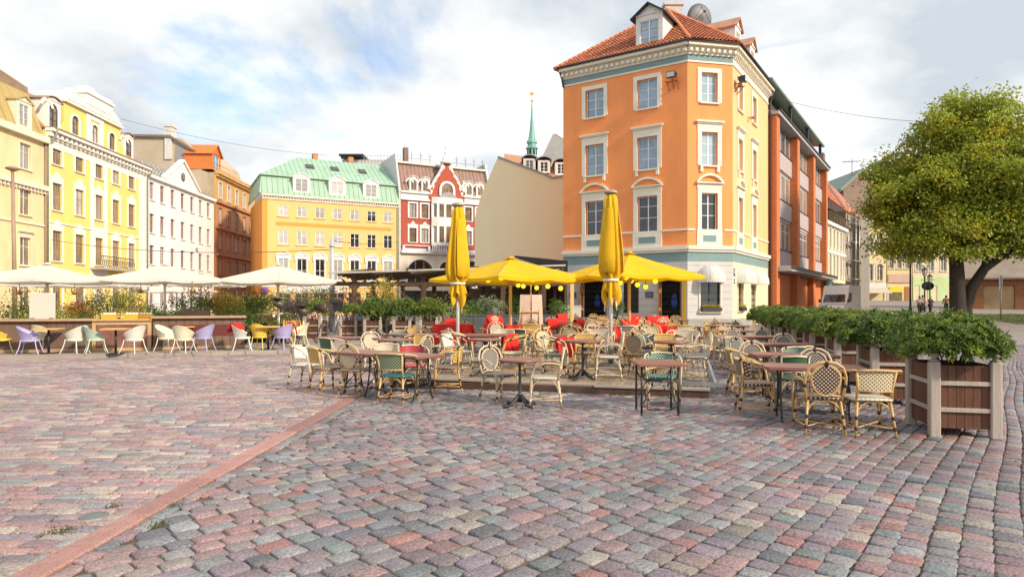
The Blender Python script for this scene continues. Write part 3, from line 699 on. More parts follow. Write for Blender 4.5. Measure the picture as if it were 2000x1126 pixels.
ridge(orange,apex,apR,ridge_m); ridge(orange,eB,apex,ridge_m); ridge(orange,eD,apR,ridge_m)
def dormer(root,F,x,z,w_,h,yf,depthb,cheek,gm=glass_b,fm=whitep,roofm=gutter_m,rise=.65,over=.18,arch=False,tilem=None,ww=None,wh=None):
    """gabled dormer: front face at local y=yf, bottom z, goes back depthb"""
    G=(*loc_of(F,x-w_/2,yf,z),F[3]); ww=ww or w_*.66; wh=wh or h*.74
    hs=[(w_/2-ww/2,w_/2+ww/2,.10,.10+wh)]
    dm=thing_part(root,'dormer',G)
    wall(dm,(0,0,0,0),w_,0,h,hs,cheek,depth=.14)
    b=B().prism([(0,0.02,h),(w_,0.02,h),(w_/2,0.02,h+rise)],(0,.12,0)); b.box(0.003,.14,0,.08,depthb,h); b.box(w_-.08,.14,0,w_-.003,depthb,h)
    part('cheek',b,cheek,dm)
    # roof
    rb=B()
    for sg in(-1,1):
        xo=w_/2+sg*(w_/2+over); rb.prism([(w_/2,-over,h+rise+.06),(xo,-over,h-over*rise/(w_/2)+.06),(xo,-over,h-over*rise/(w_/2)-.03),(w_/2,-over,h+rise-.03)],(0,depthb+over,0))
    part('dormer_roof',rb,roofm,dm)
    window(dm,(0,0,0,0),w_/2,.10,ww,wh,fm=fm,gm=gm,rows=(.5,) if wh>1 else (),depth=.10,sill=False,fw=.05)
    return dm
def thing_part(root,name,G):
    # a part that is itself a mesh carrying sub-parts
    o=ob(name,shared(('dsill',),lambda:B().bbox(-.06,-.10,-.06,.06,.02,0),'dormer',whitep),root,G[:3],G[3]); return o
def gable_dormer(root,F,x,z,w_,h,yf,db,cheek,**k):
    """everything of one dormer: front mesh object with sub-parts roof, window (frame) and pane joined in depth"""
    rise=k.get('rise',.65); over=k.get('over',.16); roofm=k.get('roofm',gutter_m); gm=k.get('gm',glass_b); fm=k.get('fm',whitep); arch=k.get('arch',0)
    ww=k.get('ww',w_*.62); wh=k.get('wh',h*.76)
    L=loc_of(F,x-w_/2,yf,z); key=('dm',w_,h,ww,wh,rise,cheek.name,db,arch,k.get('flat'))
    def front():
        b=B(); x0,x1=w_/2-ww/2,w_/2+ww/2; zb=.12; zt=zb+wh
        b.box(0,0,0,x0,.14,h);b.box(x1,0,0,w_,.14,h);b.box(x0,0,0,x1,.14,zb);b.box(x0,0,zt,x1,.14,h)
        if arch:
            arc_trim(b,ww,arch,zt-arch,(w_-ww)/2*.9,-.04,.02,n=10)
            ap=arcpts(ww,arch,zt-arch)
            for sg in(-1,1):
                pts=[(w_/2+a,c) for a,c in ap if sg*a>=-1e-6]; pts.sort(key=lambda q:q[1]); b.prism([(w_/2+sg*ww/2,.01,zt)]+[(a,.01,c) for a,c in pts],(0,.05,0))
        b.box(0,.14,0,.07,db,h); b.box(w_-.07,.14,0,w_,db,h)
        if rise>0 and not k.get('flat'): b.prism([(0,0.0,h),(w_,0.0,h),(w_/2,0.0,h+rise)],(0,.12,0)); b.prism([(-.08,-.06,h),(w_+.08,-.06,h),(w_+.08,-.06,h+.08),(-.08,-.06,h+.08)],(0,.05,0))
        return b
    o=ob('dormer',shared(key,front,'dormer',cheek),root,L,F[3])
    def rf():
        b=B()
        if k.get('flat') or arch:
            pts=arcpts(w_+2*over,max(rise,.05),h-.02 if arch else h,n=8,x=w_/2)
            for p,q in zip(pts[:-1],pts[1:]): b.prism([(p[0],-over,p[1]),(q[0],-over,q[1]),(q[0],-over,q[1]+.07),(p[0],-over,p[1]+.07)],(0,db+over,0))
            return b
        for sg in(-1,1):
            xo=w_/2+sg*(w_/2+over); zo=h-over*rise/(w_/2)
            b.prism([(w_/2,-over,h+rise+.09),(xo,-over,zo+.09),(xo,-over,zo),(w_/2,-over,h+rise)],(0,db+over,0))
        return b
    ob('roof',shared(key+('r',roofm.name),rf,'roof',roofm),o)
    def fr():
        b=B(); x0,x1=w_/2-ww/2,w_/2+ww/2; z0=.12;z1=.12+wh; f=.05
        b.box(x0,.05,z0,x0+f,.1,z1);b.box(x1-f,.05,z0,x1,.1,z1);b.box(x0,.05,z0,x1,.1,z0+f)
        b.box(x0,.05,z1-f-(arch*.3 if arch else 0),x1,.1,z1-(arch*.3 if arch else 0)); b.box(w_/2-.035,.048,z0,w_/2+.035,.098,z1)
        for q in(.35,.68): b.box(x0,.06,z0+wh*q-.015,x1,.09,z0+wh*q+.015)
        return b
    ob('window_frame',shared(key+('f',fm.name),fr,'window_frame',fm),o)
    ob('pane',shared(key+('p',gm.name),lambda:B().box(w_/2-ww/2,.101,.12,w_/2+ww/2,.12,.12+wh),'pane',gm),o)
    return o
dwhite=mat('dormer_white',(.70,.69,.67),.7,.08)
gable_dormer(orange,FL,6.0,17.35,1.75,2.05,.10,3.6,dwhite,rise=.62,roofm=gutter_m,ww=1.22,wh=1.60,over=.28)
gable_dormer(orange,FR,2.6,17.45,1.35,1.75,.35,3.2,dwhite,rise=.6,roofm=tile_old,gm=glass_c)
gable_dormer(orange,FR,6.4,17.45,1.35,1.75,.35,3.2,dwhite,rise=.6,roofm=tile_old,gm=glass_c)
part('chimney',B().box(11.1-A[0],47.3-A[1],20,12.3-A[0],48.3-A[1],23.1).bbox(10.98-A[0],47.2-A[1],23.1,12.42-A[0],48.4-A[1],23.32),mat('chimney_render',(.55,.50,.47),.85,.12),orange)
# satellite dish on a mast
dish=thing('satellite_dish','big grey round satellite dish on the tiled roof beside the chimney','dish',(14.0,48.3,19.6))
b=B(); 
b.lathe([(0,.0),(.35,.03),(.75,.13),(1.05,.27),(1.08,.27),(.78,.10),(.35,-.01),(0,-.04)],28); b.xf(Matrix.Translation((0,0,3.0))@Matrix.Rotation(R(200),4,'Z')@Matrix.Rotation(R(82),4,'X'))
part('reflector',b,mat('dish_grey',(.17,.165,.18),.5,.15),dish)
part('mast',B().tube([(0,0.25,0),(0,.25,3.0)],.06,8).tube([(0,.25,3.0),(0,0.02,3.0)],.05),iron,dish)
part('struts',B().tube([(-.7,0.1,2.6),(0,-.75,3.15)],.02,5).tube([(.7,0.1,2.6),(0,-.75,3.15)],.02,5).tube([(0,.1,3.9),(0,-.75,3.15)],.02,5).box(-.08,-.85,3.08,.08,-.7,3.22),iron,dish)
# floodlights on brackets and lanterns on the facade
def floodlight(F,x,z,label):
    t=thing('floodlight',label,'lamp',loc_of((A[0],A[1],0,0),*loc_of(F,x,0,z)),F[3])
    part('housing',B().prism([(-.28,-.62,.25),(-.28,-.25,.32),(-.28,-.22,.55),(-.28,-.66,.60)],(.56,0,0)),iron,t)
    part('lens',B().box(-.24,-.665,.28,.24,-.655,.56),mat('lamp_lens',(.5,.5,.46),.2),t)
    b=B().beam((-.35,-.02,.1),(-.35,-.5,.1),.05).beam((.35,-.02,.1),(.35,-.5,.1),.05).beam((-.35,-.3,.1),(.35,-.3,.1),.06).beam((-.3,-.02,-.35),(-.3,-.45,.08),.04).beam((.3,-.02,-.35),(.3,-.45,.08),.04).beam((0,-.02,-.25),(0,-.3,.25),.07)
    part('bracket',b,mat('rusty_iron',(.32,.11,.04),.8,.3),t)
floodlight(FL,7.62,14.75,'black floodlight on a rusty bracket on the orange front beside the chamfered corner'); floodlight(FR,.55,14.75,'black floodlight on a rusty bracket high on the sunlit yellow side wall')
part('light_bracket',B().beam((3.5,-.02,13.6),(3.5,-.45,13.6),.05).beam((3.9,-.02,13.6),(3.9,-.45,13.6),.05).beam((3.5,-.3,13.6),(3.9,-.3,13.6),.05),mat('rusty_iron',(.32,.11,.04),.8,.3),orange,loc_of(FR,0),FR[3])
amber=mat('amber_glass',(1.0,.50,.05),.3,.05,emit=2.2)
def lantern(x,z,label):
    t=thing('wall_lantern',label,'lamp',loc_of((A[0],A[1],0,0),*loc_of(FL,x,-.28,z)),FL[3])
    part('cap',B().lathe([(.02,.34),(.13,.26),(.14,.24),(0,.24)],8),iron,t); part('bracket',B().tube([(0,.27,.1),(0,.2,.42),(0,.08,.44),(0,0,.34)],.015,5),iron,t); part('base',B().lathe([(0,-.04),(.08,0),(.09,.02),(0,.02)],8),iron,t)
    part('glass',B().lathe([(.07,.021),(.11,.239)],8),amber,t)
lantern(.95,3.15,'amber wall lantern left of the far cafe door'); lantern(6.25,3.15,'amber wall lantern left of the near cafe door')
lantern(3.6,3.15,'amber wall lantern behind the closed yellow parasol between the doors')
bronze=mat('bronze_plaque',(.09,.11,.11),.4,.3,scale=12)
def plaque(x,z,label):
    t=thing('wall_plaque',label,'plaque',loc_of((A[0],A[1],0,0),*loc_of(FL,x,-.035,z)),FL[3])
    part('plate',B().bbox(-.26,0,0,.26,.03,.38),bronze,t); part('relief',B().prism([(-.2,-.012,.06),(.2,-.012,.06),(.12,-.012,.24),(0,-.012,.30),(-.12,-.012,.24)],(0,.011,0)),mat('bronze_relief',(.16,.18,.17),.4),t)
plaque(.72,1.9,'dark bronze plaque on the grey wall left of the far cafe door'); plaque(6.05,1.9,'dark bronze plaque on the grey wall left of the near cafe door')
t=thing('menu_case','small arched wooden menu case on the wall between the doors','menu board',loc_of((A[0],A[1],0,0),*loc_of(FL,3.62,-.06,1.55)),FL[3])
part('case',B().prism([(-.2,0,0),(.2,0,0),(.2,0,.5)]+[(a,0,c) for a,c in arcpts(.4,.14,.5)][::-1][1:-1]+[(-.2,0,.5)],(0,.05,0)),mat('dark_wood_frame',(.05,.03,.02),.5),t); part('sheet',B().box(-.14,-.006,.06,.14,-.001,.46),whitep,t)
# blue house number and street plates on the chamfer edge
bl=mat('enamel_blue',(.03,.06,.16),.35)
t=thing('street_plate','small blue street name plate on the corner beside the side awning','sign',loc_of((A[0],A[1],0,0),*loc_of(FR,.35,-.02,3.2)),FR[3])
part('plate',B().box(-.18,-.005,0,.18,.012,.5),bl,t); part('border',B().box(-.15,-.009,.22,.15,-.006,.28).box(-.12,-.009,.36,.12,-.006,.40),whitep,t)
t=thing('number_plate','small blue house number plate below the street name plate','sign',loc_of((A[0],A[1],0,0),*loc_of(FR,.35,-.02,2.75)),FR[3])
part('plate',B().box(-.14,-.005,0,.14,.012,.28),bl,t); part('border',B().box(-.10,-.009,.11,.10,-.006,.17),whitep,t)
# downpipe at the right end
part('downpipe',B().tube([(LR-.1,-.35,17.0),(LR-.05,-.3,16.5),(LR+.05,-.12,16.0),(LR+.05,-.12,.2)],.07,8),gutter_m,orange,loc_of(FR,0),FR[3])
part('downpipe',B().tube([(-.1,-.4,17.0),(.02,-.2,16.4),(.06,-.1,15.9)],.06,8),gutter_m,orange,loc_of(FL,0),FL[3])
# ============================================================ RED BRICK MODERN BUILDING
brick_m=mat('red_brick',(.56,.145,.045),.85,.12,scale=5)
def brickify(m,c1,c2,mc,bw=.25,bh=.075):
    t=m.node_tree;L=t.links.new;p=t.nodes['Principled BSDF'];tc=t.nodes['Texture Coordinate'] if 'Texture Coordinate' in t.nodes else N(t,'ShaderNodeTexCoord')
    sx=N(t,'ShaderNodeSeparateXYZ'); L(tc.outputs['Object'],sx.inputs[0]); ad=N(t,'ShaderNodeMath',operation='ADD'); L(sx.outputs[0],ad.inputs[0]); L(sx.outputs[1],ad.inputs[1])
    cb=N(t,'ShaderNodeCombineXYZ'); L(ad.outputs[0],cb.inputs[0]); L(sx.outputs[2],cb.inputs[1])
    br=N(t,'ShaderNodeTexBrick'); br.inputs['Scale'].default_value=1; br.inputs['Brick Width'].default_value=bw; br.inputs['Row Height'].default_value=bh; br.inputs['Mortar Size'].default_value=.008
    br.inputs['Color1'].default_value=(*c1,1);br.inputs['Color2'].default_value=(*c2,1);br.inputs['Mortar'].default_value=(*mc,1); L(cb.outputs[0],br.inputs['Vector']); L(br.outputs[0],p.inputs['Base Color'])
    bp=N(t,'ShaderNodeBump'); bp.inputs['Strength'].default_value=.4; bp.inputs['Distance'].default_value=.01; L(br.outputs['Fac'],bp.inputs['Height']); bp.invert=True; L(bp.outputs[0],p.inputs['Normal'])
brickify(brick_m,(.72,.20,.06),(.60,.15,.045),(.42,.20,.12))
mod=thing('brick_office_building','modern office block with tall orange brick piers and pinkish panels beside the corner house','building',(A[0]+FR[0]+.5518*9.75,A[1]+FR[1]+.834*9.75,0),math.atan2(.834,.5518))
F0=(0,0,0,0); LM=24.8
panel_m=mat('pebbledash_panel',(.46,.38,.40),.9,.12,scale=6,bump=.3); conc=mat('grey_concrete',(.42,.40,.40),.85,.1,scale=2,streak=(1,1,.3))
levels=[4.35,8.2,11.9]; bays=[(1.1,8.0),(9.1,16.0),(17.1,23.9)]
for (x,wd) in((0,1.1),(8.0,1.1),(16.0,1.1),(23.9,.9)):
    part('pier',B().box(x,-.55,0 if x>0 else 0,x+wd,.5,15.2),brick_m,mod)
for (x0,x1) in bays:
    for li,z in enumerate(levels):
        part('spandrel_panel',B().bbox(x0+.01,-.12,z,x1-.01,.3,z+1.35,b=.02),panel_m,mod)
        nwin=4; wz=z+1.42; wh=2.15
        part('lintel',B().box(x0+.01,-.02,wz+wh+.03,x1-.01,.3,wz+wh+.27),conc,mod)
        g=(x1-x0)/1
        window(mod,F0,(x0+x1)/2,wz,x1-x0-.04,wh,gm=glass_c if (li+int(x0))%3 else glass_b,cols=4,rows=(.7,) if li!=1 else (),depth=.12,sill=False,fw=.09)
        part('window_sill',B().bbox(x0+.01,-.18,wz-.065,x1-.01,.1,wz-.005),gutter_m,mod)
    # ground floor: brick wall, shop window
    part('shop_pier',B().box(x0+1.9,-.1,0,x1-.6,.3,3.8),brick_m,mod)
    window(mod,F0,x0+.95,.05,1.85,3.7,fm=mat('green_frame',(.05,.12,.09),.5),gm=glass_w,cols=2,rows=(.7,),depth=.2,sill=False)
    window(mod,F0,x1-.3,.05,.56,3.7,gm=glass_d,cols=1,rows=(),depth=.2,sill=False)
part('canopy',B().bbox(0.3,-1.5,3.9,LM-.2,.2,4.25,b=.03),conc,mod)
part('canopy_fascia',B().box(0.3,-1.53,4.02,LM-.2,-1.503,4.29),gutter_m,mod)
part('roof_cornice',B().bbox(-.1,-.75,15.25,LM+.1,.6,15.5,b=.03),conc,mod); part('gutter',B().box(-.1,-.85,15.505,LM+.1,-.68,15.6),gutter_m,mod)
part('rear_wall',B().box(.02,.33,0,LM,9,15.2),conc,mod); 
part('end_wall',B().box(LM+.003,-.3,0,LM+.2,9,15.2),brick_m,mod)
part('penthouse',B().box(1.2,.9,15.62,LM-1,8,17.55),panel_m,mod); part('penthouse_roof',B().prism([(-.2,-.3,17.9),(-.2,1.5,18.3),(-.2,8,18.3),(-.2,8,18.1),(-.2,1.5,18.1),(-.2,-.3,17.7)],(LM-.1,0,0)),mat('green_metal',(.13,.19,.16),.5,.15),mod)
for x in(0.0,7.6,15.6,23.3): part('roof_post',B().box(x,-.15,15.72,x+.22,.1,17.85),gutter_m,mod)
for x in (3.0,10.5,18): 
    gb=window(mod,(0,.88,0,0),x,15.9,3.6,1.4,gm=glass_b,cols=4,rows=(),depth=.05,sill=False)
part('end_panel',B().box(-.15,.2,15.62,.4,8,18.05),mat('lilac_render',(.42,.40,.46),.8,.08),mod)
b=B(); 
for a_,c_ in(((1.0,2,18.3),(1.2,2,20.1)),((2.2,2,18.3),(1.2,2,20.1)),((1.6,3,18.3),(1.2,2,20.1))): b.tube([a_,c_],.025,5)
part('antenna',b,alu,mod)
# ============================================================ STREET HOUSES BEYOND IT
def at_line(o,d,t): return (o[0]+d[0]*t,o[1]+d[1]*t)
S0=(32.9,68.9); sd=(.6,.8); rzS=math.atan2(.8,.6)
h10=thing('cream_street_house','cream and white house with red tiled roof and wooden balcony down the side street','building',(*S0,0),rzS)
st_c=stucco('pale_cream_stucco',(.72,.62,.42)); st_w=stucco('white_stucco',(.72,.71,.70))
L10=11.6; xs=[1.2,3.0,5.0,6.8,8.8,10.4]
hs=[(x-.45,x+.45,z,z+h) for x in xs for z,h in((4.4,2.5),(7.5,2.2))]
wall(h10,F0,L10,3.6,10.3,hs,st_c)
for x in xs:
    for z,h in((4.4,2.5),(7.5,2.2)): window(h10,F0,x,z,.9,h,gm=glass_c,sur='plain',sm=whitep,sw=.12)
band(h10,F0,L10,7.0,7.25,.12,whitep,name='string_course'); band(h10,F0,L10,9.95,10.35,.35,whitep,name='cornice'); band(h10,F0,L10,3.4,3.75,.4,mat('dark_timber',(.045,.03,.022),.7,.3),name='shop_cornice')
wall(h10,F0,L10,0,3.4,[(1,4.5,0,2.9),(6,10.5,0,2.9)],mat('shop_timber',(.09,.055,.035),.7,.3)); part('shop_window',B().box(.5,.2,.1,11,.24,3.2),glass_w,h10)
body(h10,F0,L10,10,0,10.3,st_w)
part('balcony_rail',B().box(0,-.5,10.36,L10,-.42,10.44).box(0,-.5,11.2,L10,-.42,11.3),mat('dark_timber',(.045,.03,.022),.7,.3),h10)
b=B(); 
for i in range(14): b.box(i*.84+.05,-.49,10.44,i*.84+.15,-.43,11.2)
part('balustrade',b,mat('ochre_timber',(.30,.22,.10),.7,.3),h10)
part('attic_wall',B().box(0,1.2,10.3,L10,9,12.6),mat('dark_timber',(.045,.03,.022),.7,.3),h10)
slab(h10,[(-.3,-.6,12.3),(L10+.2,-.6,12.0),(L10+.2,2.2,16.6),(-.3,2.2,17.0)],tile_old,name='roof'); tiles(h10,[(-.3,-.6,12.35),(L10+.2,-.6,12.05),(L10+.2,2.2,16.65),(-.3,2.2,17.05)],tile_m,tw=.5,tl=.6)
part('verge_board',B().beam((6.5,-.75,12.2),(6.5,1.2,15.4),.25,.3),mat('lead_grey',(.45,.47,.5),.6),h10)
part('chimney',B().box(8.6,1.8,15,9.5,2.8,19.2),mat('old_brick',(.22,.15,.12),.9,.3,scale=6),h10)
# scaffolded house
h11=thing('scaffolded_house','narrow house wrapped in grey scaffold netting down the side street','building',(*at_line(S0,sd,11.9),0),rzS)
body(h11,F0,9.2,8,0,12.6,stucco('brown_grey_stucco',(.34,.27,.22)),y0=0)
slab(h11,[(0,-.2,12.6),(9.2,-.2,12.6),(9.2,2.2,16.0),(0,2.2,16.5)],mat('red_metal_roof',(.42,.15,.09),.7,.2))
poles=B()
for x in(-.1,2.3,4.7,7.1,9.3):
    for y in(-1.1,-.25): poles.tube([(x,y,0),(x,y,13.3)],.04,5)
for z in(2.2,4.4,6.6,8.8,11,13): poles.tube([(-.1,-1.1,z),(9.3,-1.1,z)],.035,5); poles.tube([(-.1,-1.1,z),(-.1,-.2,z)],.035,5)
part('scaffold_pole',poles,alu,h11)
for z in(2.2,4.4,6.6,8.8,11): part('scaffold_board',B().box(-.1,-1.05,z-.09,9.3,-.3,z-.04),mat('scaffold_timber',(.28,.22,.16),.8),h11)
net=B(); 
for i in range(16):
    x0=3.0+i*.4; net.add([(x0,-1.16+.05*(i%2),.0),(x0+.4,-1.16+.05*((i+1)%2),.0),(x0+.4,-1.16+.05*((i+1)%2),12.9),(x0,-1.16+.05*(i%2),12.9)],[(0,1,2,3)])
part('netting',net,mat('scaffold_netting',(.42,.38,.34),.9,.15,trans=.4),h11)
for x in(1.2,): 
    for z in(5,8,10.6): window(h11,F0,x,z,1.0,1.6,gm=glass_w,depth=-.06,sill=False)
# row of facades across the side street, seen below the tree
def simple_house(name,label,cat,o,rz,L,H,mt,rows,nx,ww,gm=glass_w,fm=whitep,sm=creamp,sur='plain',D=9,margin=1.0,extra=None,arch=0,ground=None,z0g=0):
    t=thing(name,label,'building',(*o,0),rz); st=(L-2*margin)/max(1,nx-1) if nx>1 else 0
    xs=[margin+i*st for i in range(nx)] if nx>1 else [L/2]
    hs=[(x-ww/2,x+ww/2,z,z+h) for x in xs for z,h in rows]
    wall(t,F0,L,z0g,H,hs,mt)
    for x in xs:
        for z,h in rows: window(t,F0,x,z,ww,h,gm=gm,fm=fm,sm=sm,sur=sur,arch=arch,depth=.2,rows=(.7,))
    body(t,F0,L,D,0,H,mt); band(t,F0,L,H-.05,H+.35,.4,sm,name='cornice',ends=.1)
    return t,xs
E0=(70.0,130.0); rzE=R(-8)
e1,_=simple_house('arched_cream_house','cream house with tall arched windows seen left of the tree crown','E',E0,rzE,3.0,12.6,stucco('warm_cream_stucco',(.78,.63,.36)),[(4.3,2.4),(8.2,2.4)],2,.8,arch=.4,margin=.85)
e1.scale=(1.38,)*3
wall(e1,(0,-.08,0,0),3.0,0,3.9,[(.3,2.7,0,3.0)],stucco('white_stucco',(.72,.71,.70)))
b=B().prism([(0,-.1,3.3),(3.0,-.1,3.3),(3.0,-2.0,2.5),(0,-2.0,2.5)],(0,0,-.05)); part('awning',b,mat('beige_canvas',(.50,.45,.36),.8),e1)
e2,_=simple_house('yellow_cream_house','pale yellow house with pink shopfront band behind the tall street lamp','E',(E0[0]+4.3*math.cos(rzE),E0[1]+4.3*math.sin(rzE)),rzE,3.3,12.4,stucco('pale_yellow_stucco',(.80,.64,.34)),[(6.0,2.0),(9.2,1.8)],3,.62,margin=.6)
e2.scale=(1.38,)*3
part('shop_fascia',B().box(.1,-.15,4.0,3.2,-.06,5.2),mat('pink_fascia',(.62,.40,.32),.7),e2); part('shop_sign',B().box(.3,-.10,2.6,2.0,-.05,3.4),mat('yellow_panel',(.80,.62,.05),.6),e2); part('shop_window',B().box(.3,-.04,.4,2.0,-.02,2.6),glass_w,e2); part('shop_door',B().box(2.3,-.06,0,3.0,-.02,3.4),doorw,e2)
e3,_=simple_house('green_shop_house','house with pale green ground floor and dark green shutters behind the tree','E',(E0[0]+9.0*math.cos(rzE),E0[1]+9.0*math.sin(rzE)),rzE,8.2,11.0,stucco('cream_pink_stucco',(.78,.64,.46)),[(5.6,2.2),(8.5,1.6)],5,.75,margin=.8)
e3.scale=(1.38,)*3
wall(e3,(0,-.06,0,0),8.2,0,4.8,[(.2,.9,0,3.6),(1.3,2.0,0,3.6),(2.6,3.2,0,3.6),(4.6,5.6,0,3.6),(6.6,7.7,0,3.6)],stucco('mint_stucco',(.55,.70,.36)))
for x0,x1 in((.2,.9),(1.3,2.0),(2.6,3.2),(4.6,5.6)): part('shutter',B().bbox(x0+.03,.02,.05,x1-.03,.08,3.55),mat('dark_green_paint',(.02,.14,.05),.5),e3)
part('shop_door',B().box(6.6,.05,0,7.7,.09,3.6),mat('dark_door',(.05,.03,.03),.5),e3)
# brick gable house behind
g=thing('brick_gable_house','brown brick gable rising behind the red roof left of the tree','building',(74,146,0),R(0))
g.scale=(1.3,)*3
part('wall',B().prism([(0,0,0),(11,0,0),(11,0,18),(3.2,0,23.6),(0,0,20.7)],(0,12,0)),mat('old_brick2',(.27,.19,.16),.9,.25,scale=4),g)
part('roof',B().prism([(-.6,-.4,20.2),(3.2,-.4,23.65),(11.6,-.4,17.6),(11.6,-.4,18.1),(3.2,-.4,24.2),(-.6,-.4,20.75)],(0,12.6,0)),mat('green_verge',(.20,.27,.23),.6,.15),g)
part('window',B().box(3.6,-.03,18.6,4.8,.02,20.4),glass_w,g)
b=B().tube([(2,1,20),(2,1,26)],.05,5).tube([(.4,1,25.5),(3.6,1,25.7)],.04,4)
for i in range(5): b.tube([(.6+i*.6,.4,25.6),(.6+i*.6,1.6,25.6)],.03,4)
part('antenna',b,iron,g)
# shaded stone building on the far right with low brick arcade
rg=thing('stone_church_building','long shaded stone building with low brick arcade behind the tree at the right edge','building',(53.8,78,0),R(-28))
stn=mat('weathered_stone',(.29,.21,.155),.9,.3,scale=.6,col2=(.40,.30,.22),bump=.4,bscale=8)
bk2=mat('brown_brick',(.27,.12,.06),.9,.2,scale=3)
wall(rg,F0,42,0,4.6,[(2.0,5.0,0.0,3.6),(6.2,9.2,0,3.6),(10.4,17,0.0,3.6),(18.2,22,0,3.6),(24,28,0,3.6)],bk2,depth=.3)
for x0,x1 in((2.0,5.0),(6.2,9.2),(10.4,17),(18.2,22),(24,28)): part('infill_panel',B().box(x0+.04,.26,.02,x1-.04,.32,3.56),mat('infill_render',(.42,.29,.16),.9,.2,scale=1),rg)
part('lean_to_roof',B().prism([(-.3,-.7,4.5),(-.3,4.0,7.4),(-.3,4.0,7.2),(-.3,-.7,4.3)],(42.6,0,0)),mat('lead_roof',(.27,.22,.18),.8,.2,scale=1),rg)
part('rear_wall',B().box(0,.35,0,42,9,4.3).box(0,4.02,4.3,42,9,10.2),stn,rg)
for i in range(6): part('buttress',B().prism([(3+i*6.5,4.0,7.0),(3+i*6.5,2.9,7.0),(3+i*6.5,3.5,9.0),(3+i*6.5,4.0,9.8)],(1.1,0,0)),stn,rg)
part('roof',B().prism([(-.5,3.4,10.1),(-.5,8,13.4),(-.5,9.6,10.1)],(43,0,0)),tile_old,rg)
# ============================================================ CREAM BLANK GABLE HOUSE and roofs behind it
bw=thing('blank_gable_house','house with a blank cream yellow end wall beside the orange corner house','building',(0,50,0))
Yb=50.
poly=[(927.5,600),(927.5,425),(940,380),(972,308),(1064,342),(1078,349),(1103,345),(1112,345),(1112,600)]
P3=[(PX(a,Yb),0,max(0,PZ(c,Yb))) for a,c in poly]
part('wall',B().prism(P3,(0,.4,0)),mat('blank_cream_wall',(.93,.83,.56),.85,.02,scale=.4),bw)
part('roof',B().prism([(P3[1][0],0,P3[1][2]),(P3[2][0],0,P3[2][2]),(P3[3][0],0,P3[3][2]),(P3[4][0],0,P3[4][2]),(P3[5][0],0,P3[5][2]),(P3[6][0],0,P3[6][2]),(P3[6][0],0,8),(P3[1][0],0,8)],(0,9,0)).xf(Matrix.Translation((0,.41,-.02))),tile_old,bw)
vb=B()
for p,q in zip(P3[3:6],P3[4:7]): vb.beam(Vector(p)+Vector((0,.15,.06)),Vector(q)+Vector((0,.15,.06)),.5,.12)
part('verge',vb,mat('zinc',(.30,.33,.38),.5,.1),bw)
# tiled roof behind with three dormers
rh=thing('tiled_roof_house','red tiled roof with a row of small white dormers above the blank cream wall','building',(0,58,0))
Yr=58.
a0=(PX(985,Yr),0,PZ(352,Yr)); a1=(PX(1125,Yr),0,PZ(352,Yr)); b1=(PX(1140,64),6,PZ(303,64)); b0=(PX(990,64),6,PZ(296,64))
b1=(PX(1140,62),4,PZ(322,62)); b0=(PX(985,62),4,PZ(300,62))
slab(rh,[a0,a1,b1,b0],tile_old); tiles(rh,[a0,a1,b1,b0],tile_m,tw=.5,tl=.5)
part('wall',B().box(a0[0],.1,0,a1[0],8,a0[2]-.2),st_c,rh)
for px in(1028,1057,1091):
    gable_dormer(rh,F0,PX(px,Yr)+.3,PZ(330+ (px-1028)*.12,Yr),1.1,1.15,1.0,3.5,dwhite,rise=.3,roofm=mat('zinc',(.30,.33,.38),.5,.1),gm=glass_d,flat=True)
gg=thing('grey_gable_house','grey rendered gable with a strip of red roof directly left of the orange house','building',(0,72,0))
part('wall',B().prism([(PX(1058,72),0,0),(PX(1150,72),0,0),(PX(1150,72),0,PZ(300,72)),(PX(1080,72),0,PZ(261,72)),(PX(1058,72),0,PZ(308,72))],(0,.5,0)),mat('grey_render',(.36,.36,.37),.9,.15,scale=1.5),gg)
part('roof',B().prism([(PX(1080,72),.6,PZ(262,72)),(PX(1150,72),.6,PZ(306,72)),(PX(1150,72),.6,0),(PX(1080,72),.6,0)],(0,9,0)).xf(Matrix.Translation((.25,0,.25))),tile_m,gg)
# green copper spire
sp=thing('church_spire','slender green copper church spire rising behind the roofs','spire',(PX(1039,150),150,0))
cop=mat('green_copper',(.13,.34,.29),.6,.25,scale=.6,col2=(.22,.44,.38)); zs=lambda y:PZ(y,150)
part('tower',B().box(-2.6,-2.6,0,2.6,2.6,zs(312)),mat('tower_stone',(.3,.25,.2),.9),sp)
part('lantern',B().lathe([(2.1,zs(312)),(1.3,zs(309)),(1.15,zs(305)),(1.15,zs(292)),(1.45,zs(291)),(1.45,zs(289)),(1.0,zs(287)),(1.0,zs(281)),(1.25,zs(280)),(1.2,zs(276)),(.85,zs(272))],8,smooth=False),cop,sp)
part('needle',B().lathe([(.85,zs(272)),(.55,zs(255)),(.3,zs(230)),(.12,zs(205)),(.06,zs(196)),(0,zs(195))],8,smooth=False),cop,sp)
gold=mat('gilded',(.8,.5,.1),.3,metal=.9)
part('ball',B().lathe([(0,zs(199)),(.3,zs(198)),(.3,zs(196)),(0,zs(195))],8),gold,sp); part('weathercock',B().box(-.5,-.05,zs(186),.4,.05,zs(181)).tube([(0,0,zs(195)),(0,0,zs(180))],.05,4),gold,sp)
b=B()
for i in range(8):
    t=2*PI*(i+.5)/8; b.box(-.18,-.05,0,.18,.05,1.2,).xf(Matrix.Translation((1.1*math.cos(t),1.1*math.sin(t),zs(303)))@Matrix.Rotation(t+PI/2,4,'Z'),start=len(b.v)-8)
part('lantern_opening',b,dark,sp)
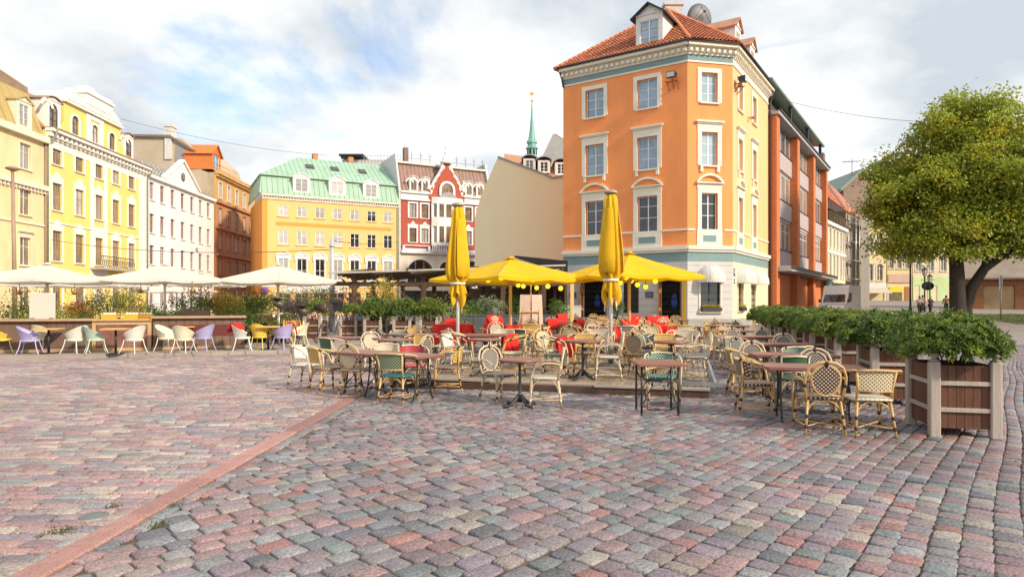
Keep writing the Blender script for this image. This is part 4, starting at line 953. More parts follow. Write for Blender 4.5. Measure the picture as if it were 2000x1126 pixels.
# ============================================================ LEFT ROW (facades face +x)
rzW=PI/2+math.atan(.055); s_=math.cos(math.atan(.055))
def west(Y): return (-34-.055*Y,Y,0)
def sY(Y,Y0): return (Y-Y0)/s_
woodf=mat('brown_window_frame',(.36,.22,.12),.6,.15)
# --- cream house far left
Y0=38.; cr=thing('cream_mansard_house','cream house with mustard mansard roof and pedimented dormers at the left edge','building',west(Y0),rzW)
cst=stucco('cream_yellow_stucco',(.76,.62,.36)); L0=sY(51.6,Y0)
xs=[sY(PXY,Y0) for PXY in (41.2,45.2,49.3)]; rws=[(1.2,2.0),(4.4,2.1),(8.2,1.95),(11.65,1.9)]
wall(cr,F0,L0,0,14.4,[(x-.62,x+.62,z,z+h) for x in xs for z,h in rws],cst)
for x in xs:
    for z,h in rws: window(cr,F0,x,z,1.24,h,fm=creamp,gm=glass_w,rows=(.68,),sm=creamp,sur='plain' if z>4.5 else 'cornice',sw=.1)
body(cr,F0,L0,12,0,14.3,cst); band(cr,F0,L0,10.35,10.75,.30,creamp,name='string_course'); dentils(cr,F0,L0,10.1,.4,.2,creamp,proud=.2)
band(cr,F0,L0,7.55,7.7,.1,creamp,name='string_course'); band(cr,F0,L0,14.1,14.6,.4,creamp,name='cornice')
mus=mat('mustard_sheet_roof',(.44,.34,.13),.6,.15,scale=1); 
mp_=[(0,.0,14.6),(L0,.0,14.6),(L0,1.3,18.0),(0,1.3,18.0)]; slab(cr,mp_,mus); tiles(cr,mp_,mus,name='standing_seam',tw=.9,seam=True)
slab(cr,[(0,1.3,18.0),(L0,1.3,18.0),(L0,7,20.5),(0,7,20.5)],mat('brown_roof',(.24,.15,.10),.8,.3,scale=2))
for x in xs: gable_dormer(cr,F0,x,14.75,1.7,1.95,.05,1.6,creamp,rise=.42,gm=glass_c,fm=whitep,roofm=mus,ww=1.05,wh=1.6,over=.12)
part('downpipe',B().tube([(L0-.12,-.12,14.2),(L0-.12,-.12,0)],.08,7),mat('pipe_brown',(.30,.21,.15),.6),cr)
# taller party wall with sloping top and chimneys behind
part('party_wall',B().prism([(L0-.1,1.0,14),(L0-.1,12,14),(L0-.1,12,24.5),(L0-.1,8,23.0),(L0-.1,1.5,18.6)],(.35,0,0)),mat('brown_render',(.26,.17,.115),.9,.3,scale=1.5,col2=(.36,.26,.18)),cr)
part('roof_ridge',B().prism([(2,5,19),(2,12,23.5),(2,12,18)],(L0-2.2,0,0)),mat('brown_render',(.26,.17,.115),.9,.3),cr)
part('chimney',B().box(L0-1.9,6.6,20,L0-1.0,8.2,25.6),mat('orange_brick',(.50,.23,.09),.9,.25,scale=5),cr)
# --- yellow rococo house
Y1=51.7; yh=thing('yellow_rococo_house','bright yellow and white five-bay house with arched attic windows and stepped gable','building',west(Y1),rzW)
yst=stucco('lemon_stucco',(.82,.63,.20),var=.06); L1=sY(67.5,Y1); wst=mat('white_stucco_pilaster',(.80,.78,.74),.8,.04)
yx=[sY(v,Y1) for v in(53.05,56.05,58.95,61.7,64.5)]; rw=[(1.0,2.6),(4.95,2.45),(9.05,2.2),(12.75,1.65)]
wall(yh,F0,L1,0,15.3,[(x-.6,x+.6,z,z+h) for x in yx for z,h in rw],yst)
for x in yx:
    for i,(z,h) in enumerate(rw): window(yh,F0,x,z,1.2,h,fm=woodf,gm=glass_w,rows=(.62,),sm=wst,sur='crown' if i in(1,2) else 'plain',sw=.20,fw=.08)
body(yh,F0,L1,12,0,15.2,yst)
# white bands: corner pilasters and rusticated central bay around the middle axis
def strips(x0,x1,ex,name,rust=True):
    z=4.0
    while z<14.6:
        z1=min(z+.62,14.6)
        segs=[(x0,x1)]
        for (wz,wh) in rw:
            if ex is not None and z<wz+wh+.22 and z1>wz-.12: segs=[(x0,ex-.82),(ex+.82,x1)]
        for a_,c_ in segs:
            part(name,B().bbox(a_,-.05,z+.02,c_,-.0,z1,b=.008),wst,yh)
        z=z1
strips(.02,.42,None,'pilaster_block'); strips(L1-1.35,L1-.05,None,'pilaster_block') if False else strips(L1-1.6,L1-.05,None,'pilaster_block')
strips(yx[2]-1.35,yx[2]+1.35,yx[2],'pilaster_block')
for x in(yx[1]-1.42,yx[3]-1.42+.0): pass
band(yh,F0,L1,14.62,14.78,.12,wst,name='moulding'); band(yh,F0,L1,14.0,14.62,.03,wst,name='frieze'); dentils(yh,F0,L1,14.8,.62,.30,wst,proud=.42); band(yh,F0,L1,15.18,15.42,.62,wst,name='cornice',ends=.05); band(yh,F0,L1,15.425,15.52,.68,mat('pipe_brown',(.30,.21,.15),.6),name='gutter')
band(yh,F0,L1,8.0,8.12,.08,wst,name='string_course'); band(yh,F0,L1,3.6,4.0,.2,wst,name='string_course')
# attic storey: wide gable over bays 2-4, dormers over 1 and 5
ax0,ax1=yx[1]-1.5,yx[3]+1.5
az=[(x-.5,x+.5,15.95,17.55) for x in yx[1:4]]
wall(yh,(0,.35,0,0),ax1,15.5,18.35,az,yst,x0=ax0,name='attic_wall')
for x in yx[1:4]: window(yh,(0,.35,0,0),x,15.95,1.0,1.6,fm=mat('dark_brown_frame',(.10,.06,.045),.6),gm=glass_w,arch=.4,sur='plain',sm=wst,sw=.2,depth=.15,rows=(.6,))
part('attic_body',B().box(ax0+.02,.62,15.4,ax1-.02,5,18.3),wst,yh)
part('attic_pilaster',B().box(yx[2]-1.3,.28,15.5,yx[2]-.75,.36,18.3).box(yx[2]+.75,.28,15.5,yx[2]+1.3,.36,18.3).box(yx[2]-.72,.28,17.9,yx[2]+.72,.36,18.3),wst,yh)
for k,(a_,b_,z) in enumerate(((ax0-.15,ax1+.15,18.36),(ax0+.15,ax1-.15,18.66),(ax0+.45,ax1-.45,18.96),(ax0+.8,ax1-.8,19.26))):
    part('attic_step',B().bbox(a_,.10+.06*k,z,b_,3,z+.20,b=.02).box(a_+.15,.25,z+.203,b_-.15,2.5,z+.297),wst,yh)
part('attic_crown',B().box(yx[2]-1.5,.18,19.1,yx[2]+2.6,2.2,20.0).bbox(yx[2]-1.7,.05,20.0,yx[2]+2.8,2.4,20.2).bbox(yx[2]-1.4,.15,20.2,yx[2]+2.5,2.2,20.45).box(yx[2]-1.2,.3,20.45,yx[2]-.2,1.2,20.75),wst,yh)
for x in(yx[0],yx[4]): gable_dormer(yh,F0,x,15.6,1.7,2.3,.25,2.6,wst,rise=.35,gm=glass_w,fm=mat('dark_brown_frame',(.10,.06,.045),.6),roofm=mat('pipe_brown',(.30,.21,.15),.6),arch=.42,ww=1.1,wh=1.95)
ypm=[(0,.2,15.5),(L1,.2,15.5),(L1,4,19.4),(0,4,19.4)]; slab(yh,ypm,tile_old); 
# swept yellow gable shoulder
part('shoulder_wall',B().prism([(ax0-1.9,.22,15.5),(ax0-.02,.22,15.5),(ax0-.02,.22,16.7),(ax0-.5,.22,16.0)],(0,.2,0)).prism([(ax1+.02,.22,15.5),(L1,.22,15.5),(L1-.1,.22,16.0),(L1-.5,.22,15.8),(ax1+.5,.22,16.0),(ax1+.02,.22,16.8)],(0,.2,0)),yst,yh)
dp=mat('pipe_green',(.22,.25,.18),.6)
part('downpipe',B().tube([(.35,-.7,15.5),(.3,-.55,14.8),(.0,-.14,14.2),(.0,-.14,0)],.08,7),dp,yh); part('downpipe',B().tube([(L1-.02,-.7,15.4),(L1-.1,-.5,14.9),(L1-.1,-.14,14.2),(L1-.1,-.14,0)],.08,7),dp,yh)
# iron balcony on the middle bay
bx0,bx1=yx[2]-1.4,yx[3]-.9; bz=4.72
bxo=part('balcony',B().bbox(bx0,-1.0,bz-.18,bx1+2.2,-.02,bz),mat('balcony_stone',(.45,.38,.3),.8),yh); bx1+=2.2
rb=B().box(bx0,-1.0,bz+.98,bx1,-.95,bz+1.04)
nn=18
for i in range(nn+1):
    x=bx0+(bx1-bx0)*i/nn; rb.tube([(x,-.98,bz),(x,-1.08,bz+.25),(x,-1.1,bz+.5),(x,-.98,bz+1.0)],.022,4)
    if i<nn:
        c=x+(bx1-bx0)/nn/2; rb.tube([(c+.11*math.cos(t),-1.06,bz+.5+.18*math.sin(t)) for t in [2*PI*k/8 for k in range(8)]],.018,4,closed=True)
part('railing',rb,mat('rusted_black',(.06,.04,.03),.6),bxo)
# --- white house
Y2=67.7; wh_=thing('white_office_house','plain white seven-bay house with brown windows and small round-windowed pediment','building',west(Y2),rzW)
L2=sY(84.8,Y2); wx=[sY(v,Y2) for v in(68.6,70.9,73.3,75.8,78.3,80.7,83.1)]; ww3=[(1.2,2.4),(5.6,2.0),(8.9,2.0),(12.35,1.85)]
wst2=stucco('clean_white_stucco',(.80,.79,.80),var=.03); brf=mat('dark_red_frame',(.20,.10,.09),.6)
wall(wh_,F0,L2,0,14.9,[(x-.5,x+.5,z,z+h) for x in wx for z,h in ww3],wst2,depth=.3)
for x in wx:
    for z,h in ww3: window(wh_,F0,x,z,1.0,h,fm=brf,gm=glass_w,rows=(.62,),sill=True,sm=wst2,depth=.26,fw=.08)
body(wh_,F0,L2,11,0,14.8,wst2,y0=.31); band(wh_,F0,L2,14.6,14.95,.35,wst2,name='cornice'); band(wh_,F0,L2,4.6,4.75,.08,wst2,name='string_course')
for x in(wx[2]-1.2,wx[5]-1.2): part('pilaster',B().box(x-.2,-.06,4.8,x+.2,.0,14.6),wst2,wh_)
pc=(wx[2]+wx[3])/2+.6; pdm=part('pediment',B().prism([(pc-4.4,-.30,14.96),(pc+4.4,-.30,14.96),(pc,-.30,17.7)],(0,.5,0)),wst2,wh_)
part('raking_cornice',B().beam((pc-4.6,-.2,15.0),(pc,-.2,17.9),.6,.22).beam((pc+4.6,-.2,15.0),(pc,-.2,17.9),.6,.22),wst2,wh_)
part('round_window',B().lathe([(.5,0),(.5,.05),(0,.05)],16).xf(Matrix.Translation((pc,-.31,16.0))@Matrix.Rotation(R(90),4,'X')),glass_w,wh_)
gr_r=mat('grey_fibre_roof',(.36,.34,.34),.8,.2,scale=2,attr=None)
slab(wh_,[(0,-.2,15.0),(L2,-.2,15.0),(L2,6,18.6),(0,6,18.6)],gr_r); tiles(wh_,[(0,-.2,15.0),(L2,-.2,15.0),(L2,6,18.6),(0,6,18.6)],mat('fibre_tiles',(.40,.36,.36),.85,.2,attr='Col'),tw=.6,tl=.6)
# --- tall blank rendered house behind with roof terrace
bb=thing('blank_rendered_house','tall house with bare brown rendered end wall and chimney behind the white house','building',(0,85.1,0))
P=[(-60,0,0),(-39.75,0,0),(-39.75,0,18.6),(PX(394,85.1),0,18.8),(PX(385,85.1),0,21.0),(PX(355,85.1),0,22.9),(PX(335,85.1),0,23.0),(PX(262,85.1),0,23.3),(-60,0,23.3)]
part('wall',B().prism(P,(0,13,0)),mat('bare_render',(.42,.34,.25),.9,.25,scale=.35,col2=(.52,.44,.34),bump=.3,bscale=3),bb)
part('roof_edge',B().beam((-60,-.1,23.45),(PX(335,85.1),-.1,23.15),.5,.3).beam((PX(335,85.1),-.1,23.1),(PX(383,85.1),-.1,21.2),.5,.25),mat('roof_edge_brown',(.20,.14,.12),.7),bb)
part('chimney',B().box(PX(322,85),-.2,20.2,PX(336,85),1,24.4).bbox(PX(320,85),-.3,24.4,PX(338,85),1.1,24.75),mat('chimney_white',(.6,.58,.55),.8,.1),bb)
part('roof_glazing',B().prism([(PX(340,85),-.06,20.0),(PX(384,85),-.06,19.4),(PX(382,85),-.06,20.8),(PX(344,85),-.06,22.3)],(0,.05,0)),mat('roof_window_metal',(.30,.28,.28),.4,.1),bb)
# --- orange brown tenement
Y3=85.4; ot=thing('terracotta_tenement','five-storey ochre and terracotta tenement with orange roof dormer','building',west(Y3),rzW)
L3=sY(100.5,Y3); ox=[sY(v,Y3) for v in(86.9,89.9,92.9,95.9,98.9)]; orw=[(1.5,2.3),(5.3,2.0),(8.7,2.1),(12.0,2.1),(15.4,2.1)]
o1=stucco('ochre_brown_stucco',(.58,.34,.13)); o2=stucco('terracotta_stucco',(.42,.18,.095))
zc=[0,4.7,7.9,11.4,14.8,18.7]
for i in range(5): wall(ot,F0,L3,zc[i],zc[i+1],[(x-.55,x+.55,orw[i][0],orw[i][0]+orw[i][1]) for x in ox],o1 if i>=4 else (stucco('mid_terracotta',(.50,.245,.11)) if i==3 else o2),name='storey_wall')
for x in ox:
    for i,(z,h) in enumerate(orw): window(ot,F0,x,z,1.1,h,gm=glass_b if i>2 else glass_w,rows=(.66,),sm=o2 if i<4 else creamp,sur='tri' if i==2 else 'plain',sw=.12)
for z in zc[1:5]: band(ot,F0,L3,z-.12,z+.16,.28,o2,name='string_course')
body(ot,F0,L3,12,0,18.6,mat('bare_render2',(.42,.34,.25),.9,.25,scale=.35)); band(ot,F0,L3,18.4,18.95,.55,o1,name='cornice',ends=.1); dentils(ot,F0,L3,18.1,.6,.25,o1,proud=.4)
part('terrace_rail',B().box(0,.3,19.9,L3*.4,.34,19.95).box(0,.3,19.4,L3*.4,.34,19.44),mat('orange_timber',(.60,.18,.04),.7),ot)
gable_dormer(ot,F0,1.2,18.95,2.9,2.2,.4,3.5,mat('orange_timber',(.60,.18,.04),.7),rise=1.2,gm=glass_b,ww=1.9,wh=1.9,roofm=mat('orange_timber',(.60,.18,.04),.7),over=.3)
slab(ot,[(4,.1,19),(L3,.1,19),(L3,6,21.6),(4,6,21.6)],mat('lead_grey2',(.33,.31,.30),.7,.2))
# --- dark brick house closing the street
db,_=simple_house('dark_brick_house','dark reddish brick house with arched windows closing the lane','E',(-44.6,106,0)[:2],R(8),9,14.6,mat('dark_brick',(.27,.13,.10),.9,.2,scale=3),[(1.5,2.4),(5.3,2.4),(9.6,2.9)],3,1.3,arch=.6,sm=mat('dark_brick_trim',(.32,.17,.13),.9))
part('roof',B().prism([(-.4,-.5,14.9),(9.4,-.5,14.9),(8.0,3,20.5),(2.5,3,20.5)],(0,.3,0)).prism([(-.4,-.5,14.9),(9.4,-.5,14.9),(9.4,9,14.9),(-.4,9,14.9)],(0,0,.2)).add([(-.4,-.5,15),(9.4,-.5,15),(8,4,20.6),(2.5,4,20.6),(-.4,9,15),(9.4,9,15)],[(0,1,2,3),(1,5,2),(0,3,4),(3,2,5,4)]),mat('slate_roof',(.20,.18,.18),.8,.2),db)
# ============================================================ YELLOW HOUSE WITH GREEN ROOF
Q=(-30.2,79.0); rq=math.atan2(.469,.883)
gy=thing('green_roof_house','apricot yellow three-storey house with pale green metal mansard roof','building',(*Q,0),rq)
ay=stucco('apricot_stucco',(.84,.50,.20),var=.06); og=stucco('orange_strip',(.74,.32,.07),var=.05); LQ=17.1
qx=[2.45+i*2.2 for i in range(7)]; qr=[(4.4,2.6),(8.7,1.75),(12.15,1.35)]
gs=[[glass_c,glass_c,glass_c,glass_c,glass_d,glass_d,glass_d],[glass_c]*5+[glass_d,glass_c]]
wall(gy,F0,LQ,0,14.5,[(x-.58,x+.58,z,z+h) for x in qx for z,h in qr]+[(x-.8,x+.8,.3,2.9) for x in qx],ay)
for i,x in enumerate(qx):
    window(gy,F0,x,.3,1.6,2.6,gm=glass_d,fm=whitep,rows=(.7,),sill=False)
    for k,(z,h) in enumerate(qr): window(gy,F0,x,z,1.16,h,gm=(glass_d if i in(1,2,4,5) else glass_c) if k==0 else gs[k-1][i],rows=(.66,) if k else (.45,),sm=ay if k else whitep,sur='tri' if k==0 else None,sw=.14,depth=.10)
part('corner_strip',B().box(.02,-.03,0,.62,.0,14.2),og,gy); part('orange_band',B().box(1.6,-.03,11.05,LQ-1.0,0,11.45),og,gy)
band(gy,F0,LQ,14.15,14.35,.15,trim,name='moulding'); dentils(gy,F0,LQ,14.36,.32,.15,trim,proud=.3); band(gy,F0,LQ,14.55,14.75,.42,trim,name='cornice',ends=.1); band(gy,F0,LQ,3.5,3.8,.1,trim,name='string_course')
body(gy,F0,LQ,12,0,14.4,og,x0=0)
grn=mat('green_metal_roof',(.27,.42,.32),.6,.12,scale=.7,col2=(.36,.52,.41)); 
M1=[(-.35,-.35,14.8),(LQ+.2,-.35,14.8),(LQ+.2,.75,17.2),(-.05,.75,17.2)]
slab(gy,M1,grn,name='mansard_slope'); tiles(gy,M1,grn,name='standing_seams',tw=.62,seam=True)
M2=[(-.25,.45,17.2),(LQ+.2,.45,17.2),(LQ+.2,6.2,20.85),(5.2,6.2,20.85)]
slab(gy,M2,grn,name='upper_roof'); tiles(gy,M2,grn,name='standing_seams',tw=.62,seam=True); part('roof_edge',B().box(-.3,.40,17.12,LQ+.2,.50,17.26),grn,gy)
slab(gy,[(-.35,-.35,14.8),(-.05,.75,17.2),(-.05,11,17.2),(-.35,12,14.8)],grn,name='mansard_slope'); slab(gy,[(-.25,.45,17.2),(5.2,6.2,20.85),(-.25,12,17.2)],grn,name='upper_roof')
for x in(4.6,8.95,13.35): gable_dormer(gy,F0,x,15.2,2.05,1.9,-.18,1.6,whitep,rise=.5,gm=glass_c,fm=whitep,roofm=whitep,ww=1.45,wh=1.55,over=.14)
for x in(6.3,9.5,13.2):
    p=Vector(M2[0])+(Vector(M2[3])-Vector(M2[0])).normalized()*0
    y=3.6; z=17.2+(y-.45)*(20.85-17.2)/(6.2-.45); part('skylight',B().box(-.5,-.6,0,.5,.6,.14).xf(Matrix.Translation((x,y,z+.02))@Matrix.Rotation(math.atan2(3.65,5.75),4,'X')),mat('skylight_dark',(.07,.06,.06),.3),gy)
for x,s2 in((7.6,.5),(12.4,.5)): part('chimney',B().box(x-s2/2*1.3,6.4,19.5,x+s2/2*1.3,7.4,21.7),mat('orange_brick',(.50,.23,.09),.9,.25,scale=5),gy)
part('downpipe',B().tube([(LQ-.15,-.14,14.2),(LQ-.15,-.14,0)],.08,6),mat('pipe_green2',(.25,.4,.32),.6),gy)
# roof terrace structure behind
rt=thing('roof_terrace_house','grey roof terrace and pale attic floor peeping above the green roof','building',(PX(668,105),105,0))
part('attic_wall',B().box(0,0,0,9.5,5,PZ(312,105)),mat('pale_grey_wall',(.55,.55,.57),.8,.1),rt); part('canopy',B().box(-.3,-1,PZ(306,105),3.6,4,PZ(303,105)).box(0,-.6,PZ(312,105),.2,-.4,PZ(306,105)),iron,rt)
rb=B().box(3.6,-.4,PZ(305,105),9.5,-.34,PZ(304,105))
for i in range(12): rb.box(3.6+i*.53,-.4,PZ(313,105),3.66+i*.53,-.34,PZ(305,105))
part('railing',rb,alu,rt)
# ============================================================ RED GABLED HOUSE
Qr=(Q[0]+.883*17.35,Q[1]+.469*17.35); LRr=13.2
rd=thing('red_gabled_house','red brick house with ornate white trimmed gable, bay windows and brown mansard roof','building',(*Qr,0),rq)
rb_m=mat('red_brick_wall',(.40,.085,.052),.85,.15,scale=4); rw_m=mat('stone_white_trim',(.74,.72,.70),.75,.08)
rx=[1.75,3.45]; rx2=[9.9,11.6]
rrow=[(9.7,1.9),(13.0,1.9)]
allx=rx+rx2
wall(rd,F0,LRr,8.9,15.3,[(x-.5,x+.5,z,z+h) for x in allx for z,h in rrow],rb_m)
for x in allx:
    for k,(z,h) in enumerate(rrow): window(rd,F0,x,z,1.0,h,gm=glass_w,fm=mat('dark_red_frame',(.20,.10,.09),.6),rows=(.66,),sm=rw_m,sur='crown' if k==0 else 'plain',sw=.22)
# lower cream storey with arches
wall(rd,(0,0,0,0),LRr,0,8.2,[(1.0,4.6,4.2,7.4),(5.6,7.6,4.2,7.2),(8.6,12.2,4.2,7.4),(.6,12.4,.2,3.2)],mat('cream_stone',(.66,.58,.47),.8,.1,scale=1.5),depth=.35)
for x,w_ in((2.8,3.6),(6.6,2.0),(10.4,3.6)): 
    window(rd,F0,x,4.2,w_,3.2 if w_>3 else 3.0,fm=mat('olive_gold_frame',(.30,.22,.08),.5),gm=glass_d,cols=3 if w_>3 else 2,rows=(.5,) if w_<3 else (),arch=1.3 if w_>3 else .9,sur='plain',sm=rw_m,sw=.25,depth=.3,sill=False,fw=.12)
part('shop_window',B().box(.6,.3,.2,12.4,.34,3.2),glass_d,rd)
band(rd,F0,LRr,8.2,8.5,.5,rw_m,name='balcony_slab'); band(rd,F0,LRr,8.503,8.9,.05,mat('pale_blue_panel',(.50,.56,.66),.7),name='frieze')
bl_=B().box(4.2,-.8,8.5,9.2,-.7,8.6).box(4.2,-.8,9.3,9.2,-.68,9.42)
for i in range(20): bl_.box(4.25+i*.25,-.79,8.6,4.37+i*.25,-.71,9.3)
part('balustrade',bl_,rw_m,rd)
part('balustrade',B().box(.2,-.45,9.2,4.1,-.37,9.3).box(.2,-.45,8.5,.5,-.2,9.3).box(3.8,-.45,8.5,4.1,-.2,9.3),rw_m,rd)
for x0,x1 in((.05,4.15),(9.0,LRr)): band(rd,F0,x1,15.3,15.55,.25,rw_m,x0=x0,name='cornice'); band(rd,F0,x1,15.553,16.25,.10,rw_m,x0=x0,name='frieze'); band(rd,F0,x1,16.253,16.5,.35,rw_m,x0=x0,name='cornice')
body(rd,F0,LRr,11,0,15.3,rb_m,y0=.36)
# canted white bay
by=B(); pts=[(4.3,0),(4.3,-.45),(5.0,-.9),(8.2,-.9),(8.9,-.45),(8.9,0)]
for z0,z1 in((9.3,9.75),(11.95,13.2),(15.0,15.9)): by.prism([(x,y,z0) for x,y in pts],(0,0,z1-z0))
for z0,z1 in((9.75,11.95),(13.2,15.0)):
    for (x,y) in((4.42,-.35),(5.05,-.78),(6.05,-.8),(7.15,-.8),(8.15,-.78),(8.78,-.35)): by.box(x-.16,y-.1,z0,x+.16,y+.1,z1)
part('bay_window',by,rw_m,rd)
for z0,z1 in((9.75,11.95),(13.2,15.0)):
    for (a,b_) in(((5.2,-.76),(5.9,-.76)),((6.2,-.76),(7.0,-.76)),((7.3,-.76),(8.0,-.76))):
        G=(a[0],a[1],0,0); window(rd,(0,a[1]-.1,0,0),(a[0]+b_[0])/2,z0+.02,b_[0]-a[0]+.1,z1-z0-.04,fm=mat('dark_red_frame',(.20,.10,.09),.6),gm=glass_w,sill=False,depth=.08,rows=(.7,),cols=2)
    part('bay_glass',B().beam((4.5,-.38,(z0+z1)/2),(4.98,-.70,(z0+z1)/2),.03,z1-z0-.02).beam((8.22,-.70,(z0+z1)/2),(8.7,-.38,(z0+z1)/2),.03,z1-z0-.02),glass_w,rd)
part('bay_core',B().box(4.35,-.25,9.3,8.85,.02,15.4),dark,rd)
part('bay_roof',B().prism([(5.3,-.8,15.9),(7.9,-.8,15.9),(7.3,-.8,16.5),(6.6,-.8,16.75),(5.9,-.8,16.5)],(0,.8,0)),mat('lead_grey2',(.33,.31,.30),.7,.2),rd)
# stepped gable
gpts=[(3.95,15.3),(9.25,15.3),(9.25,18.0),(8.75,18.6),(8.35,19.8),(7.7,21.2),(7.3,22.3),(7.2,23.4),(6.0,23.4),(5.9,22.3),(5.5,21.2),(4.85,19.8),(4.45,18.6),(3.95,18.0)]
gz=lambda z:15.3+(z-15.3)*.667
gpts=[(x,gz(z)) for x,z in gpts]
part('gable',B().prism([(x,-.15,z) for x,z in gpts],(0,.5,0)),rb_m,rd)
gt=B()
for p,q in list(zip(gpts[2:7],gpts[3:8]))+list(zip(gpts[8:13],gpts[9:14])): gt.beam((p[0],.08,p[1]),(q[0],.08,q[1]),.56,.28)
for sg in(-1,1):
    for (dx,z) in((2.25,16.6),(2.0,17.3),(1.6,18.3),(1.05,19.2),(.45,20.1)):
        x=6.6+sg*dx; gt.prism([(x-sg*.2,-.2,z+.3),(x+sg*.2,-.2,z+.3),(x,-.2,z-.35)],(0,.04,0))
    gt.lathe([(.3,16.9),(.3,17.2),(.14,17.4),(.2,17.7),(.05,18.1),(.16,18.3),(0,18.7)],8,c=(6.6+sg*2.6,0,0))
gt.lathe([(.85,20.7),(.9,20.9),(.65,21.1),(.6,21.4),(.3,21.7),(.2,22.0),(.3,22.25),(.12,22.5),(.08,22.8),(.18,23.0),(.04,23.3),(0,23.7)],8,c=(6.6,.1,0))
part('gable_trim',gt,rw_m,rd)
window(rd,(0,-.32,0,0),6.6,16.2,1.7,1.75,fm=mat('brown_window_frame',(.36,.22,.12),.6),gm=glass_w,cols=3,rows=(.6,),arch=.84,sur='plain',sm=rw_m,sw=.32,depth=.12)
brn=mat('brown_metal_roof',(.21,.12,.10),.5,.25,scale=.8,col2=(.30,.18,.15),streak=(3,3,.3))
Mr=[(0,-.1,16.5),(LRr,-.1,16.5),(LRr,1.7,20.5),(0,1.7,20.5)]; slab(rd,Mr,brn,name='mansard_roof'); tiles(rd,Mr,brn,name='standing_seams',tw=.55,seam=True)
band(rd,(0,1.6,0,0),LRr,20.5,20.75,.3,creamp,name='ridge_cornice'); part('party_wall',B().prism([(-.25,-.2,0),(-.25,11,0),(-.25,11,21.5),(-.25,1.6,21.8),(-.25,1.4,21.2),(-.25,-.2,16.5)],(.24,0,0)).prism([(LRr+.01,-.2,0),(LRr+.01,11,0),(LRr+.01,11,21.5),(LRr+.01,1.6,21.6),(LRr+.01,-.2,16.5)],(.3,0,0)),mat('pale_grey_wall',(.55,.55,.57),.8,.1),rd)
for x in rx+rx2: gable_dormer(rd,F0,x+.1,16.55,1.2,1.65,-.1,1.9,rw_m,rise=.38,arch=.38,gm=glass_w,fm=mat('brown_window_frame',(.36,.22,.12),.6),roofm=rw_m,ww=.8,wh=1.4,over=.12)
b=B()
for i in range(9):
    x=2.2+i*1.35
    if abs(x-6.6)>1.5: b.tube([(x,1.9,20.7),(x,1.9,22.3)],.03,4).tube([(x-.3,1.9,22.0),(x,1.9,21.7),(x+.3,1.9,22.0)],.02,4)
b.tube([(1.5,1.9,21.4),(5.2,1.9,21.4)],.02,4).tube([(8,1.9,21.4),(LRr-.3,1.9,21.4)],.02,4)
part('roof_cresting',b,iron,rd); part('chimney',B().box(1.3,2.2,20,1.9,3,22.9),mat('old_brick',(.22,.15,.12),.9,.3,scale=6),rd)
